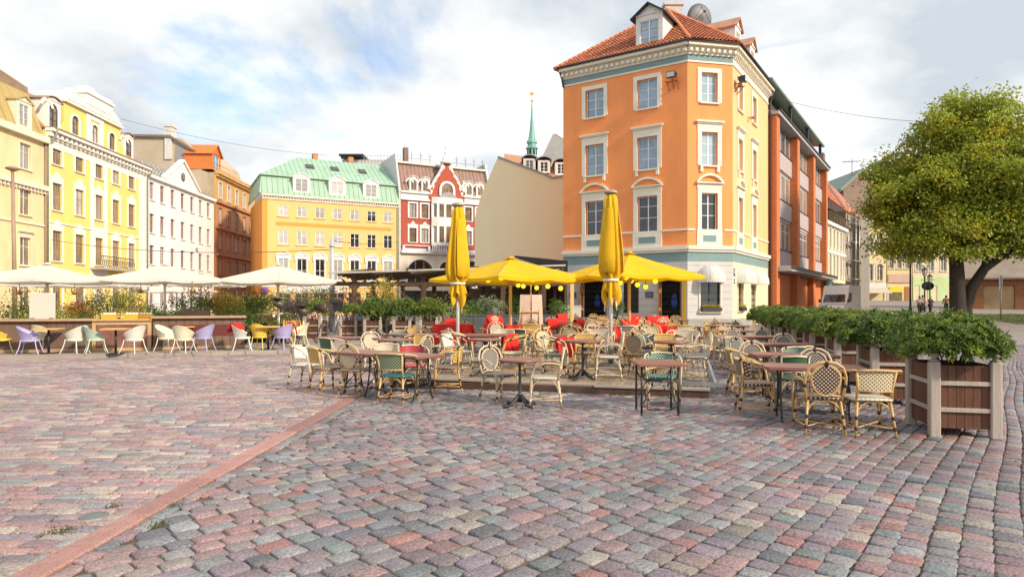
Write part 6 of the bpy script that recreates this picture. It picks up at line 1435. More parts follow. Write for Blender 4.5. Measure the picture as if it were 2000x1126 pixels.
# --- front-left group
treadle_table(-2.15,11.25,2.05,.74,R(-33),'long oxblood table at the front left of the rattan chairs, on the cobbles',nfr=4)
chair('tub','white_dots',-3.92,12.45,1,-.25,'white woven tub chair, leftmost rattan chair, at the end of the long front table')
chair('trap','gold',-3.32,11.75,.75,.65,'gold and brown square-backed chair at the left front of the long table')
chair('oval','cream_dots',-2.72,11.55,.42,.9,'cream oval-backed armchair in front of the long table, seen from behind')
chair('trap','green',-1.86,10.62,.30,.95,'green woven square-backed chair with teal seat in front of the long table')
chair('tub','gold',-1.18,11.95,-1,-.1,'gold and brown tub chair at the right end of the long front table')
chair('tub','pale',-2.45,12.75,.2,-1,'pale rimmed chair behind the middle of the long front table')
chair('tub','red',-1.88,12.35,.45,-1,'red-backed chair pushed in behind the long front table')
treadle_table(-4.05,16.4,1.6,.7,R(-4),'dark oxblood table second row left, in front of the planters')
chair('trap','darkgreen',-4.1,15.1,.6,.8,'plain green square-backed chair at the far left of the second row')
chair('oval','pale',-3.35,15.75,.35,-.8,'pale oval-backed chair right of the second row left table')
chair('oval','greybrown_dots',-3.45,17.4,.6,-.6,'brown oval-backed chair behind the pale oval one, left side')
chair('tub','pale',-3.75,17.9,.5,-.8,'pale rimmed chair behind the brown oval-backed one, left side')
round_table(-2.78,15.5,.40,'round oxblood table in the second row left, standing on the cobbles')
chair('oval','greybrown_dots',-2.08,14.35,-.75,.45,'brown oval-backed chair turned left beside the round second row table')
chair('trap','gold',-2.35,16.2,-.3,-.9,'gold square-backed chair behind the round second row table')
treadle_table(-2.75,18.0,1.4,.65,R(2),'oxblood table in the third row left, before the clipped planters')
chair('oval','gold',-3.05,20.0,.2,-1,'golden oval-backed chair in the far left, below the planter row')
chair('tub','teal',-3.25,18.9,.3,-1,'teal-backed chair tucked behind the third row left table')
chair('oval','pale',-1.95,17.7,-.65,-.6,'pinkish pale oval armchair in front of the red covered table')
chair('trap','pale',-1.45,16.2,.6,.5,'pale square-backed chair left of the left closed parasol pole')
# --- deck groups
round_table(-.54,12.95,.33,'round oxblood table on the deck left of the front round table',strips_=True)
chair('trap','white_dots',-1.12,13.55,.95,-.4,'white square-backed armchair left of the left deck round table')
chair('trap','pale',-1.28,15.0,.8,.5,'cream square-backed chair behind the white one at the left deck edge')
chair('trap','cream_dots',.02,13.35,-1,.05,'light yellow armchair right of the left deck round table, side on')
treadle_table(-.72,14.75,1.25,.62,R(3),'oxblood table behind the left deck round table, by the closed parasol pole')
chair('tub','pale',-.22,15.75,-.2,-1,'off-white tub chair behind the table near the left closed parasol')
chair('trap','darkgreen',.22,16.4,.35,.95,'dark green square-backed chair with teal seat in the middle of the deck')
chair('trap','pale',.72,17.7,-1,.1,'side-on chair with a red blanket in the middle of the deck')
round_table(.12,10.12,.335,'front round oxblood table on the cobbles with two armchairs')
chair('oval','greybrown_dots',-.20,10.72,.62,-.75,'white rimmed oval chair with brown dotted weave behind the front round table')
chair('oval','pale',.53,10.35,-1,.08,'tan armchair side on at the right of the front round table')
round_table(1.34,12.4,.335,'round oxblood table in the middle of the deck with a dark iron foot',strips_=True)
chair('trap','teal',.86,12.85,1,-.15,'teal seated armchair left of the middle deck round table')
chair('oval','cream_dots',.80,14.1,.45,-.85,'cream oval-backed chair behind the teal seated armchair')
chair('oval','pale',1.82,12.42,-1,.1,'pale oval armchair side on, right of the middle deck round table')
chair('trap','gold',1.50,13.35,-.1,-1,'gold square-backed chair behind the middle deck round table')
treadle_table(1.38,14.6,.95,.62,R(2),'oxblood table behind the middle deck round table')
chair('oval','cream_dots',1.42,15.6,.1,-1,'cream oval chair behind the second table of the deck middle')
chair('trap','pale',2.02,15.4,-.3,-1,'pale square-backed chair left of the right closed parasol')
chair('oval','greybrown_dots',2.38,17.0,-.1,-1,'grey oval chair further back left of the right closed parasol')
chair('oval','brown_dots',2.44,12.75,.45,.85,'brown dotted oval chair on the deck behind the small front table')
round_table(2.97,12.2,.33,'round oxblood table at the right of the deck')
chair('oval','pale',3.42,12.25,-1,.1,'pale oval armchair side on, rightmost chair on the deck')
chair('trap','gold',3.12,13.2,-.1,-1,'gold square-backed chair behind the right deck round table')
chair('tub','blue',2.85,13.8,-.4,-.9,'blue backed chair behind the right deck round table')
treadle_table(3.25,14.5,.95,.62,R(0),'oxblood table behind the right deck round table')
chair('oval','white_dots',3.25,16.1,0,-1,'white oval chair behind the table at the right of the deck, rear one')
chair('oval','brown_dots',3.0,14.95,.1,-1,'brown oval chair pushed in behind the table at the right of the deck')
chair('trap','pale',4.0,15.3,-.3,-1,'pale square-backed chair near the right deck edge, far side')
chair('oval','cream_dots',3.6,16.9,-.3,-1,'cream oval chair far back near the right deck edge')
# front small treadle table with raised lettering
tt=thing('sewing_table','small oxblood table on black sewing machine legs in the centre foreground','table',(2.13,9.62,0),R(-1.5),'oxblood cafe tables')
b=B(); b.bbox(-.335,-.44,.715,.335,.44,.75,b=.008); part('tabletop',b,topm,tt)
b=B()
for sx in(-1,1):
    for sy in(-1,1): 
        b=B(); b.tube([(sx*.262,sy*.24,.70),(sx*.262,sy*.24,.03)],.016,8); b.lathe([(.02,0),(.024,.012),(.017,.03)],8,c=(sx*.262,sy*.24,0)); part('leg',b,iron,tt)
b=B()
for sy in(-.24,.24):
    for sx in(-1,1): b.tube(bez((sx*.262,sy,.62),(sx*.22,sy,.44),(sx*.06,sy,.44),6)+bez((sx*.13,sy,.40),(sx*.17,sy,.30),(sx*.24,sy,.17),5),.008,5)
    b.beam((-.13,sy,.445),(.13,sy,.445),.012,.05)
for sx in(-1,1): b.tube(bez((sx*.262,-.24,.18),(sx*.26,-.26,.12),(sx*.18,-.24,.11),5)+[(sx*.18,-.24,.09),(sx*.15,-.24,.075)],.011,5)
b.tube([(-.17,-.24,.08),(.17,-.24,.08)],.011,5); b.beam((-.26,0,.69),(.26,0,.69),.04)
part('leg_scrolls',b,iron,tt)
def text_mesh(name,body_,size,depth,m,parent,loc,rot,label=None,align='CENTER'):
    cu=bpy.data.curves.new(name,'FONT'); cu.body=body_; cu.size=size; cu.extrude=depth; cu.align_x=align; cu.align_y='CENTER'
    o=bpy.data.objects.new(name,cu); COL.objects.link(o); dg=bpy.context.evaluated_depsgraph_get(); me=bpy.data.meshes.new_from_object(o.evaluated_get(dg)); bpy.data.objects.remove(o)
    me.materials.clear(); me.materials.append(m); q=ob(name,me,parent,loc); q.rotation_euler=rot; return q
text_mesh('lettering','SINGER',.062,.004,mat('cast_letters',(.62,.62,.58),.5),tt,(0,-.248,.445),(R(90),0,0)).scale=(-1,1,1)
chair('tub','teal',2.40,10.45,-.1,-1,'teal woven chair behind the small sewing machine table')
# --- right-hand column of tables on the cobbles
aR=-math.atan2(.2465,.969)
def RT(x,y,L,lab): return treadle_table(x,y,L,.7,aR,lab)
RT(4.12,8.98,1.28,'nearest oxblood table of the right-hand row, by the planters')
chair('oval','brown_dots',3.86,8.22,.15,1,'brown and cream oval armchair in front of the nearest right-hand table')
chair('trap','cream_dots',4.40,8.10,.12,1,'yellow square-backed chair in front of the nearest right-hand table')
chair('tub','brown_dots',3.55,9.55,.95,-.2,'brown dotted tub chair at the left end of the nearest right-hand table')
chair('oval','greybrown_dots',4.68,9.95,-.2,-1,'grey brown oval chair behind the nearest right-hand table')
chair('tub','darkgreen',4.35,10.2,.1,1,'dark green tub chair in front of the second right-hand table')
RT(4.75,11.05,1.35,'second oxblood table of the right-hand row')
chair('oval','greybrown_dots',4.42,11.85,-.1,-1,'oval chair with grey weave behind the second right-hand table')
chair('tub','teal',5.15,11.75,-.2,-1,'teal rimmed tub chair behind the second right-hand table')
chair('trap','brown_dots',4.02,11.35,1,-.15,'brown chair side on at the left end of the second right-hand table')
chair('tub','red',5.45,12.5,-.3,1,'dark red backed chair at the third right-hand table')
RT(5.55,13.9,1.55,'third oxblood table of the right-hand row')
chair('oval','white_dots',4.9,13.6,.8,.3,'white dotted oval chair at the left end of the third right-hand table')
chair('oval','greybrown_dots',6.2,14.8,-.2,-1,'grey oval chair behind the third right-hand table')
chair('tub','teal',5.25,15.3,.4,-1,'teal tub chair left behind the third right-hand table')
chair('trap','pale',5.2,15.9,1,0,'pale chair side on at the left end of the fourth right-hand table')
RT(6.1,16.9,1.35,'fourth oxblood table of the right-hand row')
chair('oval','greybrown_dots',6.25,18.3,0,-1,'left one of two grey oval chairs behind the fourth right-hand table')
chair('oval','greybrown_dots',7.0,18.2,-.2,-1,'right one of two grey oval chairs behind the fourth right-hand table')
chair('trap','gold',5.9,18.9,1,.1,'gold chair side on at the left end of the fifth right-hand table')
RT(6.8,20.3,1.25,'fifth oxblood table of the right-hand row')
chair('oval','cream_dots',7.1,21.8,-.1,-1,'cream oval chair behind the fifth right-hand table')
chair('oval','pale',8.05,21.6,-.5,-1,'pale oval chair at the right end behind the fifth right-hand table')
chair('trap','brown_dots',6.55,22.0,1,0,'brown chair side on near the far end of the right-hand row')
RT(8.1,24.6,1.6,'sixth oxblood table of the right-hand row'); 
chair('oval','greybrown_dots',8.9,25.9,-.2,-1,'grey oval chair behind the sixth right-hand table'); chair('tub','gold',7.9,26.0,.1,-1,'gold tub chair behind the sixth right-hand table')
RT(9.0,28.4,1.3,'farthest oxblood table of the right-hand row, near the corner house'); chair('oval','greybrown_dots',9.2,29.4,0,-1,'grey oval chair behind the farthest right-hand table')
# --- rear of the deck
rear=[(-1.9,21.3,1.4),(-2.2,23.6,1.3),(.2,20.6,1.2),(1.1,24.5,1.6),(2.9,19.2,1.3),(3.1,22.5,1.3),(4.6,19.6,1.2),(5.2,23.4,1.3),(4.3,27,1.4),(6.6,27.2,1.4),(1.9,28.5,2.2),(3.6,31.5,1.4)]
names=['red covered left table','table behind the red covered one','table by the red wrapped guest','table beside the easel','table between both closed parasols','table behind the right open parasol','right rear deck table','table before the far cafe door','table left of the near door','table under the near cafe door','long table by the slate wall','table at the far cafe doorstep']
ri=0
schs=['greybrown_dots','cream_dots','pale','brown_dots','gold']
for (x,y,L),nm in zip(rear,names):
    treadle_table(x,y,L,.65,R(random.uniform(-4,4)),'oxblood '+nm+', rear of the deck')
    for k,(dx,dy,fx,fy,sd_) in enumerate(((-.42,.62,.1,-1,'rear left'),(.40,.62,-.1,-1,'rear right'),(-L/2-.3,-.05,1,.1,'left end'),(.35,-.66,-.05,1,'front right'))):
        if ri in(0,) and k==3: continue
        s=schs[(ri*3+k)%5]; kd=['oval','oval','trap','trap'][k]
        if k==3 and ri%2: continue
        chair(kd,s,x+dx,y+dy,fx,fy,f"{ {'greybrown_dots':'grey brown','cream_dots':'cream','pale':'pale','brown_dots':'dark brown','gold':'golden'}[s]} {'oval' if kd=='oval' else 'square'}-backed chair, {sd_} of the {nm}")
    ri+=1
# --- red cloths and blankets
redm=mat('red_cloth',(.66,.018,.012),.8,.15,scale=6,bump=.4,bscale=20); pinkm=mat('pink_printed_cloth',(.75,.35,.40),.8,.4,scale=9)
def tablecloth(x,y,L,W,drop,rz,label,z0=.905):
    b=B(); n=44; V=[];F=[]
    per=[]
    for i in range(n):
        t=i/n*4; 
        if t<1: p=(-L/2+L*t,-W/2)
        elif t<2: p=(L/2,-W/2+W*(t-1))
        elif t<3: p=(L/2-L*(t-2),W/2)
        else: p=(-L/2,W/2-W*(t-3))
        per.append(p)
    for k,(d,o) in enumerate(((0,0),(.02,.012),(drop*.5,.03),(drop,.05))):
        for i,(px_,py_) in enumerate(per):
            wv=.030*math.sin(i*1.43)*k; s=1; V.append((px_*(1+(o+wv)/max(L/2,.1)),py_*(1+(o+wv)/max(W/2,.1)),z0-d+(.02*math.sin(i*.9) if k==3 else 0)))
    for k in range(3):
        for i in range(n): F.append((k*n+i,k*n+(i+1)%n,(k+1)*n+(i+1)%n,(k+1)*n+i))
    F.append(tuple(range(n))); b.add(V,F,smooth=True); return tag(part('tablecloth',b,redm,None,(x,y,0),rz),label,'tablecloth','red cloths on the cafe tables')
tablecloth(-1.9,21.3,1.2,.7,.62,0,'bright red tablecloth hanging to the floor on the left, behind the pale oval armchair')
tablecloth(.2,20.6,.8,.67,.35,0,'red cloth on the table by the red wrapped guest'); tablecloth(2.9,19.2,.9,.67,.5,0,'red cloth hanging between the two closed parasols'); tablecloth(5.2,23.4,.9,.67,.4,0,'red cloth on the table before the far cafe door'); tablecloth(4.6,19.6,.8,.67,.3,0,'red cloth on the table at the right rear of the deck')
def blanket(x,y,z,w_,h,rz,label,m=None,d=.16):
    b=B(); n=12; V=[];F=[];prof=[(-.10,-h*.9),(-.085,-h*.5),(-.06,-.08),(-.03,.0),(.03,.01),(.065,-.06),(.09,-h*.4),(.105,-h*.75)]
    for i in range(n+1):
        u=-w_/2+w_*i/n
        for (yy,zz) in prof: V.append((u*(1-.1*abs(zz)),yy*d/.1+.018*math.sin(i*1.7+zz*9),zz+.012*math.sin(i*2.3)))
    k=len(prof)
    for i in range(n):
        for j in range(k-1): F.append((i*k+j,i*k+j+1,(i+1)*k+j+1,(i+1)*k+j))
    b.add(V,F,smooth=True); o=tag(part('red_blanket',b,[m or redm],None,(x,y,z),rz),label,'blanket','red blankets on the chairs')
    sm2=o.modifiers.new('thickness','SOLIDIFY'); sm2.thickness=.012; return o
blanket(-2.3,24.4,1.0,.42,.5,0,'red blanket over a chair back at the far left, before the slate wall')
blanket(.96,17.7,.90,.42,.5,PI/2,'red blanket over the side-on chair in the middle of the deck')
blanket(-.05,15.0,.88,.36,.40,0.2,'red blanket with pink print hanging behind the left deck round table',)
blanket(1.15,13.95,.86,.40,.45,.1,'red blanket hung behind the middle deck round table')
blanket(3.55,20.2,1.05,.4,.55,.3,'red blanket over a chair right of the right closed parasol pole'); blanket(4.0,21.8,1.05,.45,.6,.1,'red blanket over a chair right of the open parasol pole')
blanket(4.7,25.0,1.12,.42,.5,.2,'red blanket over a chair left of the near cafe door'); blanket(2.1,27.5,1.12,.45,.5,.3,'red blanket folded over a golden chair left of the far cafe door'); blanket(1.5,24,1.0,.4,.4,0,'red blanket over the chair beside the easel'); blanket(2.35,22.9,1.0,.4,.55,.6,'red blanket hanging left of the right closed parasol')
blanket(5.9,26.6,1.05,.9,.3,.1,'red blanket spread along the chairs before the near cafe door')
# stand of a parasol: galvanised cross frame
st=thing('parasol_base_frame','galvanised steel parasol base frame standing empty at the right front of the deck','parasol stand',(3.28,11.55,.151),aR)
b=B().beam((-.28,.18,.05),(.35,.1,.05),.06,.07).beam((-.26,-.12,.05),(.4,-.2,.05),.06,.07).beam((.1,-.2,.05),(.12,.2,.05),.06,.06)
part('foot_bars',b,alu,st); part('upright',B().beam((.30,-.05,.05),(.12,1.1,.62),.045).beam((-.3,.35,.50),(.22,.45,.52),.06,.05),alu,st); part('hinge_plate',B().box(-.32,.3,.42,-.26,.42,.62),alu,st)
# ============================================================ PARASOLS
whitec=mat('offwhite_canvas',(.84,.78,.71),.85,.04,scale=1,trans=.32); yelc=mat('yellow_canvas',(.86,.55,.0),.8,.06,scale=1,trans=.34,col2=(.92,.62,.005)); polew=mat('white_pole',(.72,.70,.67),.4,.05); polec=mat('cream_pole',(.66,.54,.36),.45,.08)
def parasol(o,z0,rim,apex,half,rz,canvas,polem,label,group,base=True,sag=.06,poler=.045,name='parasol'):
    t=thing(name,label,'parasol',(*o,z0),rz,group); rim-=z0; apex-=z0
    n=8; V=[(0,0,apex)]; cor=[]
    for k in range(8):   # square with mid-side points
        a=PI/4*k; s=half/max(abs(math.cos(a)),abs(math.sin(a))); cor.append((s*math.cos(a),s*math.sin(a)))
    rings=[.12,.35,.6,.82,1.0]; b=B(); V=[(0,0,apex)];F=[]
    m_=24
    def pt(u,f):
        u%=m_; k=int(u//3); w_=(u%3)/3; p=(cor[k][0]*(1-w_)+cor[(k+1)%8][0]*w_,cor[k][1]*(1-w_)+cor[(k+1)%8][1]*w_)
        sg=math.sin(PI*w_)*sag*f; z=apex-(apex-rim)*(f**.92)-sg; q=f*(1-.012*math.sin(PI*w_)); return (p[0]*q,p[1]*q,z)
    for f in rings:
        for u in range(m_): V.append(pt(u,f))
    for u in range(m_): F.append((0,1+u,1+(u+1)%m_))
    for r_ in range(len(rings)-1):
        for u in range(m_): F.append((1+r_*m_+u,1+(r_+1)*m_+u,1+(r_+1)*m_+(u+1)%m_,1+r_*m_+(u+1)%m_))
    b.add(V,F); part('canopy',b,canvas,t)
    vb=B(); 
    for u in range(m_):
        p=pt(u,1);q=pt(u+1,1); vb.add([p,q,(q[0],q[1],q[2]-.09),(p[0],p[1],p[2]-.09)],[(0,1,2,3)])
    part('valance',vb,canvas,t)
    part('cap',B().prism([(-.16,-.16,apex-.012),(.16,-.16,apex-.012),(.16,.16,apex-.012),(-.16,.16,apex-.012)],(0,0,.012)).lathe([(.09,apex),(.09,apex+.05),(.03,apex+.07),(0,apex+.07)],10),canvas,t)
    part('pole',B().tube([(0,0,.02),(0,0,apex-.02)],poler,12),polem,t)
    for k in range(8):
        c=cor[k]; e=(c[0]*.985,c[1]*.985,rim-.005); 
        part('rib',B().beam((0.06*math.cos(PI/4*k),.06*math.sin(PI/4*k),apex-.07),(e[0],e[1],e[2]-.0),.022,.035),polem,t)
    hubz=rim-.12
    hb=B().lathe([(poler+.005,hubz-.06),(poler+.05,hubz-.03),(poler+.05,hubz+.03),(poler+.005,hubz+.06)],10)
    for k in range(8):
        c=cor[k]; hb.beam((poler*math.cos(PI/4*k),poler*math.sin(PI/4*k),hubz),(c[0]*.5,c[1]*.5,apex-(apex-rim)*.53-.02),.018,.022)
    part('strut_hub',hb,polem,t)
    if base: part('base',B().bbox(-.4,-.4,0,.4,.4,.05,b=.01).tube([(0,0,.05),(0,0,.4)],poler+.012,10),mat('base_plate',(.2,.19,.18),.7),t)
    return t
GW='white square parasols over the left terrace'
parasol((PX(92,23.5),23.5),.1,2.42,2.98,1.95,R(24),whitec,polec,'white square parasol at the far left edge',GW)
parasol((PX(322,23.8),23.8),.1,2.42,2.98,1.86,R(26),whitec,polew,'middle white square parasol above the plank counter',GW)
parasol((PX(543,24.2),24.2),.1,2.40,3.0,1.88,R(22),whitec,polec,'right-hand white square parasol left of the grey lamp post',GW)
parasol((PX(392,31),31),0,2.5,3.0,1.7,R(10),whitec,polew,'small distant white parasol half hidden behind the middle one',GW)
parasol((PX(160,33),33),0,2.5,3.0,2.4,R(10),whitec,polew,'distant white parasol behind the leftmost one',GW)
parasol((PX(607,44),44),0,2.35,3.0,2.3,R(20),whitec,polew,'tiny distant white parasol above the dark red maple',GW,base=False)
parasol((PX(345,38),38),0,2.3,2.8,2.0,R(20),whitec,polew,'distant white parasol seen below the middle canopy',GW,base=False)
GY='open yellow square parasols'
U1=(PX(997,20.6),20.6); U2=(PX(1229,20.2),20.2)
parasol(U1,.151,2.36,3.0,1.86,R(38),yelc,mat('yellow_pole',(.70,.48,.22),.5,.08),'open yellow parasol at the centre with round bulbs hanging beneath',GY,poler=.05)
parasol(U2,.151,2.42,3.13,1.60,R(30),yelc,mat('yellow_pole',(.70,.48,.22),.5,.08),'open yellow parasol in front of the corner house door',GY,poler=.05)
# closed parasols
yelf=mat('yellow_folded_canvas',(.62,.33,.002),.85,.12,scale=2,streak=(3,3,.4),col2=(.76,.46,.005),bump=.4,bscale=6)
def closed_parasol(o,z0,top,bot,label,rz,lean=0,seed=1):
    t=thing('closed_parasol',label,'parasol',(*o,z0),rz,'closed yellow parasols'); top-=z0;bot-=z0; H=top-bot; rs=random.Random(seed); ph=[rs.uniform(0,6) for _ in range(6)]
    prof=[(.11,0),(.15,.03),(.185,.15),(.22,.30),(.255,.45),(.28,.58),(.285,.66),(.25,.715),(.185,.745),(.165,.765),(.20,.80),(.235,.86),(.235,.92),(.20,.97),(.12,1.0)]
    n=120
    def star(a,i,z):
        f=prof[i][1]; amp=.16+.26*min(1,f*1.6); 
        if .72<f<.79: amp=.12
        pl=abs(((a*8/(2*PI)+ph[0]*.1+.12*math.sin(f*4+ph[1]))%1)*2-1); r=1-amp*(pl**1.3)*1.3+.05*math.sin(a*3+ph[2]+f*5)
        return r
    b=B(); V=[];F=[]
    for i,(r_,f) in enumerate(prof):
        for j in range(n):
            a=2*PI*j/n; r2=r_*star(a,i,0); z=top-H*f
            if f>.85: # pointed hanging corners
                tip=abs(((a*4/(2*PI)+.3)%1)*2-1); z=top-H*(f-(f-.85)*1.1*tip)
            V.append((r2*math.cos(a)+.012*math.sin(f*9),r2*math.sin(a),z))
    for i in range(len(prof)-1):
        for j in range(n): F.append((i*n+j,i*n+(j+1)%n,(i+1)*n+(j+1)%n,(i+1)*n+j))
    F.append(tuple(range(n))[::-1]); b.add(V,F,smooth=True); part('canopy',b,yelf,t)
    # loose overlapping flaps
    fb=B()
    for k in range(5):
        a=ph[k]+k*1.25; ca,sa=math.cos(a),math.sin(a); tx,ty=-sa,ca
        pts=[]
        for f,r_,w_ in((.12,.17,.05),(.35,.245,.085),(.55,.30,.10),(.68,.305,.09),(.70,.25,.03)):
            pts.append((f,r_,w_))
        vv=[]
        for f,r_,w_ in pts:
            z=top-H*f; vv+= [(r_*.93*ca-tx*w_,r_*.93*sa-ty*w_,z),(r_*1.02*ca,r_*1.02*sa,z),(r_*.93*ca+tx*w_,r_*.93*sa+ty*w_,z)]
        ff=[]
        for i in range(4): ff+=[(i*3,i*3+1,i*3+4,i*3+3),(i*3+1,i*3+2,i*3+5,i*3+4)]
        fb.add(vv,ff,smooth=True)
    part('fold',fb,yelf,t)
    part('tie_cord',B().lathe([(.185,top-H*.745),(.19,top-H*.755),(.185,top-H*.765)],24),whitep,t)
    part('pole',B().tube([(0,0,.02),(0,0,top+.02)],.042,12),polew,t); part('cap',B().lathe([(.05,top+.02),(.15,top+.02),(.16,top+.05),(.12,top+.09),(.04,top+.11),(0,top+.11)],16),mat('grey_cap',(.35,.34,.30),.5,.3),t)
    part('rib_ends',B().tube([(.12,.05,bot+.15),(.12,.06,bot-.12)],.014,5).tube([(-.1,.1,bot+.15),(-.1,.12,bot-.08)],.014,5).tube([(-.05,-.14,bot+.15),(-.05,-.16,bot-.05)],.014,5),polew,t)
    part('base',B().bbox(-.3,-.3,0,.3,.3,.05,b=.01).tube([(0,0,.05),(0,0,.5)],.06,10),mat('base_plate',(.2,.19,.18),.7),t); return t
closed_parasol((PX(894,15.9),15.9),.151,PZ(404,15.9),PZ(602,15.9),'closed yellow parasol on the left side of the deck',.4,seed=4)
closed_parasol((PX(1193,15.2),15.2),.151,PZ(380,15.2),PZ(601,15.2),'taller closed yellow parasol in front of the orange corner house',1.1,seed=9)
# hanging bulbs
bulb_m=mat('yellow_bulb',(1.0,.72,.03),.3,.02,emit=.75); 
labs=['leftmost under the centre parasol','large and high, second from the left','high on the right under the centre parasol','left of a low pair near the easel','right of a low pair near the easel','low beside the tall yellow post','right of the tall yellow post','lowest right before the grey wall','above the far cafe door','just right of the closed parasol','low under the right parasol','right of the low one under the right parasol','before the cafe window','rightmost, over the near cafe door']
bpx=[(953,547,20,.095),(979,541,19.3,.12),(1041,545,20,.11),(1012,557,24,.10),(1022,559,24,.10),(1048,562,24,.10),(1070,559,24,.11),(1095,563,24,.11),(1212,552,20.5,.09),(1224,541,20.2,.12),(1233,548,20.5,.10),(1245,556,20.5,.10),(1261,560,20.5,.10),(1280,549,20.6,.10)]
for (px,py,Y,r_),lb in zip(bpx,labs):
    z=PZ(py,Y); t=thing('hanging_bulb','round yellow hanging bulb '+lb,'lamp',(PX(px,Y),Y,z),0,'round yellow bulbs under the parasols')
    part('bulb',B().lathe([(r_*.8*math.sin(PI*k/8),-r_*.8*math.cos(PI*k/8)) for k in range(9)],12),bulb_m,t); part('cord',B().tube([(0,0,r_*.75),(0,0,.24)],.008,4).tube([(0,0,r_*.7),(0,0,r_*1.15)],.03,6),iron,t)
t=thing('yellow_post','tall ochre timber post right of the easel','post',(PX(1117,24.5),24.5,.15)); part('shaft',B().bbox(-.07,-.07,0,.07,.07,2.35),mat('yellow_pole',(.70,.48,.22),.5,.08),t); part('beam',B().box(-4.3,-.04,2.35,1.5,.04,2.47),mat('yellow_pole',(.70,.48,.22),.5,.08),t)
# ============================================================ PERGOLA AND PAVILION
brp=mat('brown_timber',(.085,.040,.022),.6,.3,scale=3); awn=mat('beige_awning',(.52,.44,.34),.85,.06,trans=.25)
pg=thing('pergola','brown timber pergola with beige sloping awnings in the middle background','pergola',(PX(655,32),32,0))
Wp=PX(1103,32)-PX(655,32)
nbp=6
for i in range(nbp):
    x0=i*Wp/nbp+.03; x1=(i+1)*Wp/nbp-.03
    part('awning_panel',B().prism([(x0,-.5,3.02),(x1-.25,-.5,3.20),(x1-.25,4.6,3.0),(x0,4.6,2.82)],(0,0,.04)),awn,pg)
    part('rafter',B().beam((x1-.1,-.6,3.22),(x1-.1,5.0,3.0),.09,.16),brp,pg)
    for j in range(5): part('batten',B().beam((x0,.3+j*.9,2.94-.03*j),(x1-.2,.3+j*.9,3.12-.03*j),.05,.06),brp,pg)
part('fascia',B().beam((-.2,-.55,3.02),(Wp,-.55,3.40),.06,.08),mat('pale_fascia',(.5,.45,.4),.7),pg)
for x in(.9,2.55,4.3,6.2,8.2,10.2):
    part('post',B().bbox(x-.11,0,0,x+.11,.22,2.95,b=.01),brp,pg); part('post',B().bbox(x-.11,4.4,0,x+.11,4.6,2.8,b=.01),brp,pg); part('brace',B().beam((x,.1,2.2),(x+.6,.1,2.75),.08).beam((x,.1,2.2),(x-.6,.1,2.75),.08),brp,pg)
part('beam',B().box(-.2,.02,2.42,Wp,.20,2.62).box(-.2,4.4,2.5,Wp,4.55,2.7),brp,pg)
pv=thing('restaurant_pavilion','dark timber restaurant pavilion behind the open yellow parasol','building',(PX(905,37),37,0))
Wv=PX(1105,37)-PX(905,37)
part('rear_wall',B().box(-.5,4.5,0,Wv,4.7,3.4),mat('ochre_boards',(.16,.10,.045),.8,.3,streak=(8,1,.2)),pv)
part('roof',B().prism([(-.5,-1,3.35),(Wv,-1,3.2),(Wv,5,3.6),(-.5,5,3.8)],(0,0,.15)),dark,pv); part('side_wall',B().box(Wv-.15,-1,0,Wv,5,3.3),brp,pv)
for i in range(5): part('post',B().bbox(-.3+i*Wv/4.3,-.2,0,-.1+i*Wv/4.3,0,3.2),brp,pv)
part('rail',B().box(-.5,-.3,1.0,Wv,-.22,1.1),iron,pv)
part('roof_fascia',B().prism([(PX(1005,37)-pv.location.x,-1.3,PZ(502,37)),(Wv,-1.3,PZ(512,37)),(Wv,-1.3,PZ(537,37)),(PX(1005,37)-pv.location.x,-1.3,PZ(506,37))],(0,.1,0)),dark,pv)
for px,py in((922,561),(930,562),(965,561),(980,560)):
    t=thing('pendant_lamp',f'white enamel pendant lamp in the pavilion, number marks none','lamp',(PX(px,35),35,PZ(py,35)),0,'white pendant lamps in the pavilion'); t['label']={922:'white enamel pendant lamp, leftmost in the pavilion',930:'white enamel pendant lamp, second from the left in the pavilion',965:'white enamel pendant lamp, third from the left in the pavilion',980:'white enamel pendant lamp, rightmost in the pavilion'}[px]
    part('shade',B().lathe([(.16,-.05),(.15,-.02),(.05,.08),(.03,.16),(0,.16)],12),whitep,t); part('cord',B().tube([(0,0,.16),(0,0,.75)],.01,4),iron,t)
slate=mat('slate_grey_panel',(.085,.095,.105),.6,.2,scale=2)
sw_=thing('slate_planter_wall','low dark slate grey wall bounding the deck at the back','wall',(PX(880,28.7),28.7,0),R(-1)); Ls=PX(1100,28.7)-PX(880,28.7)
for i in range(5): part('panel',B().bbox(i*Ls/5+.005,0,0,(i+1)*Ls/5-.005,.35,1.02,b=.01),slate,sw_)
part('coping',B().bbox(-.03,-.03,1.025,Ls+.03,.40,1.07,b=.008),slate,sw_)
gb=thing('grey_counter_block','plain light grey block at the corner of the orange house wall','counter',(PX(1102,33),33,0)); part('block',B().bbox(-.2,0,0,.85,.8,1.42,b=.01),base_m,gb); part('top',B().bbox(-.23,-.03,1.425,.88,.83,1.46),base_m,gb)
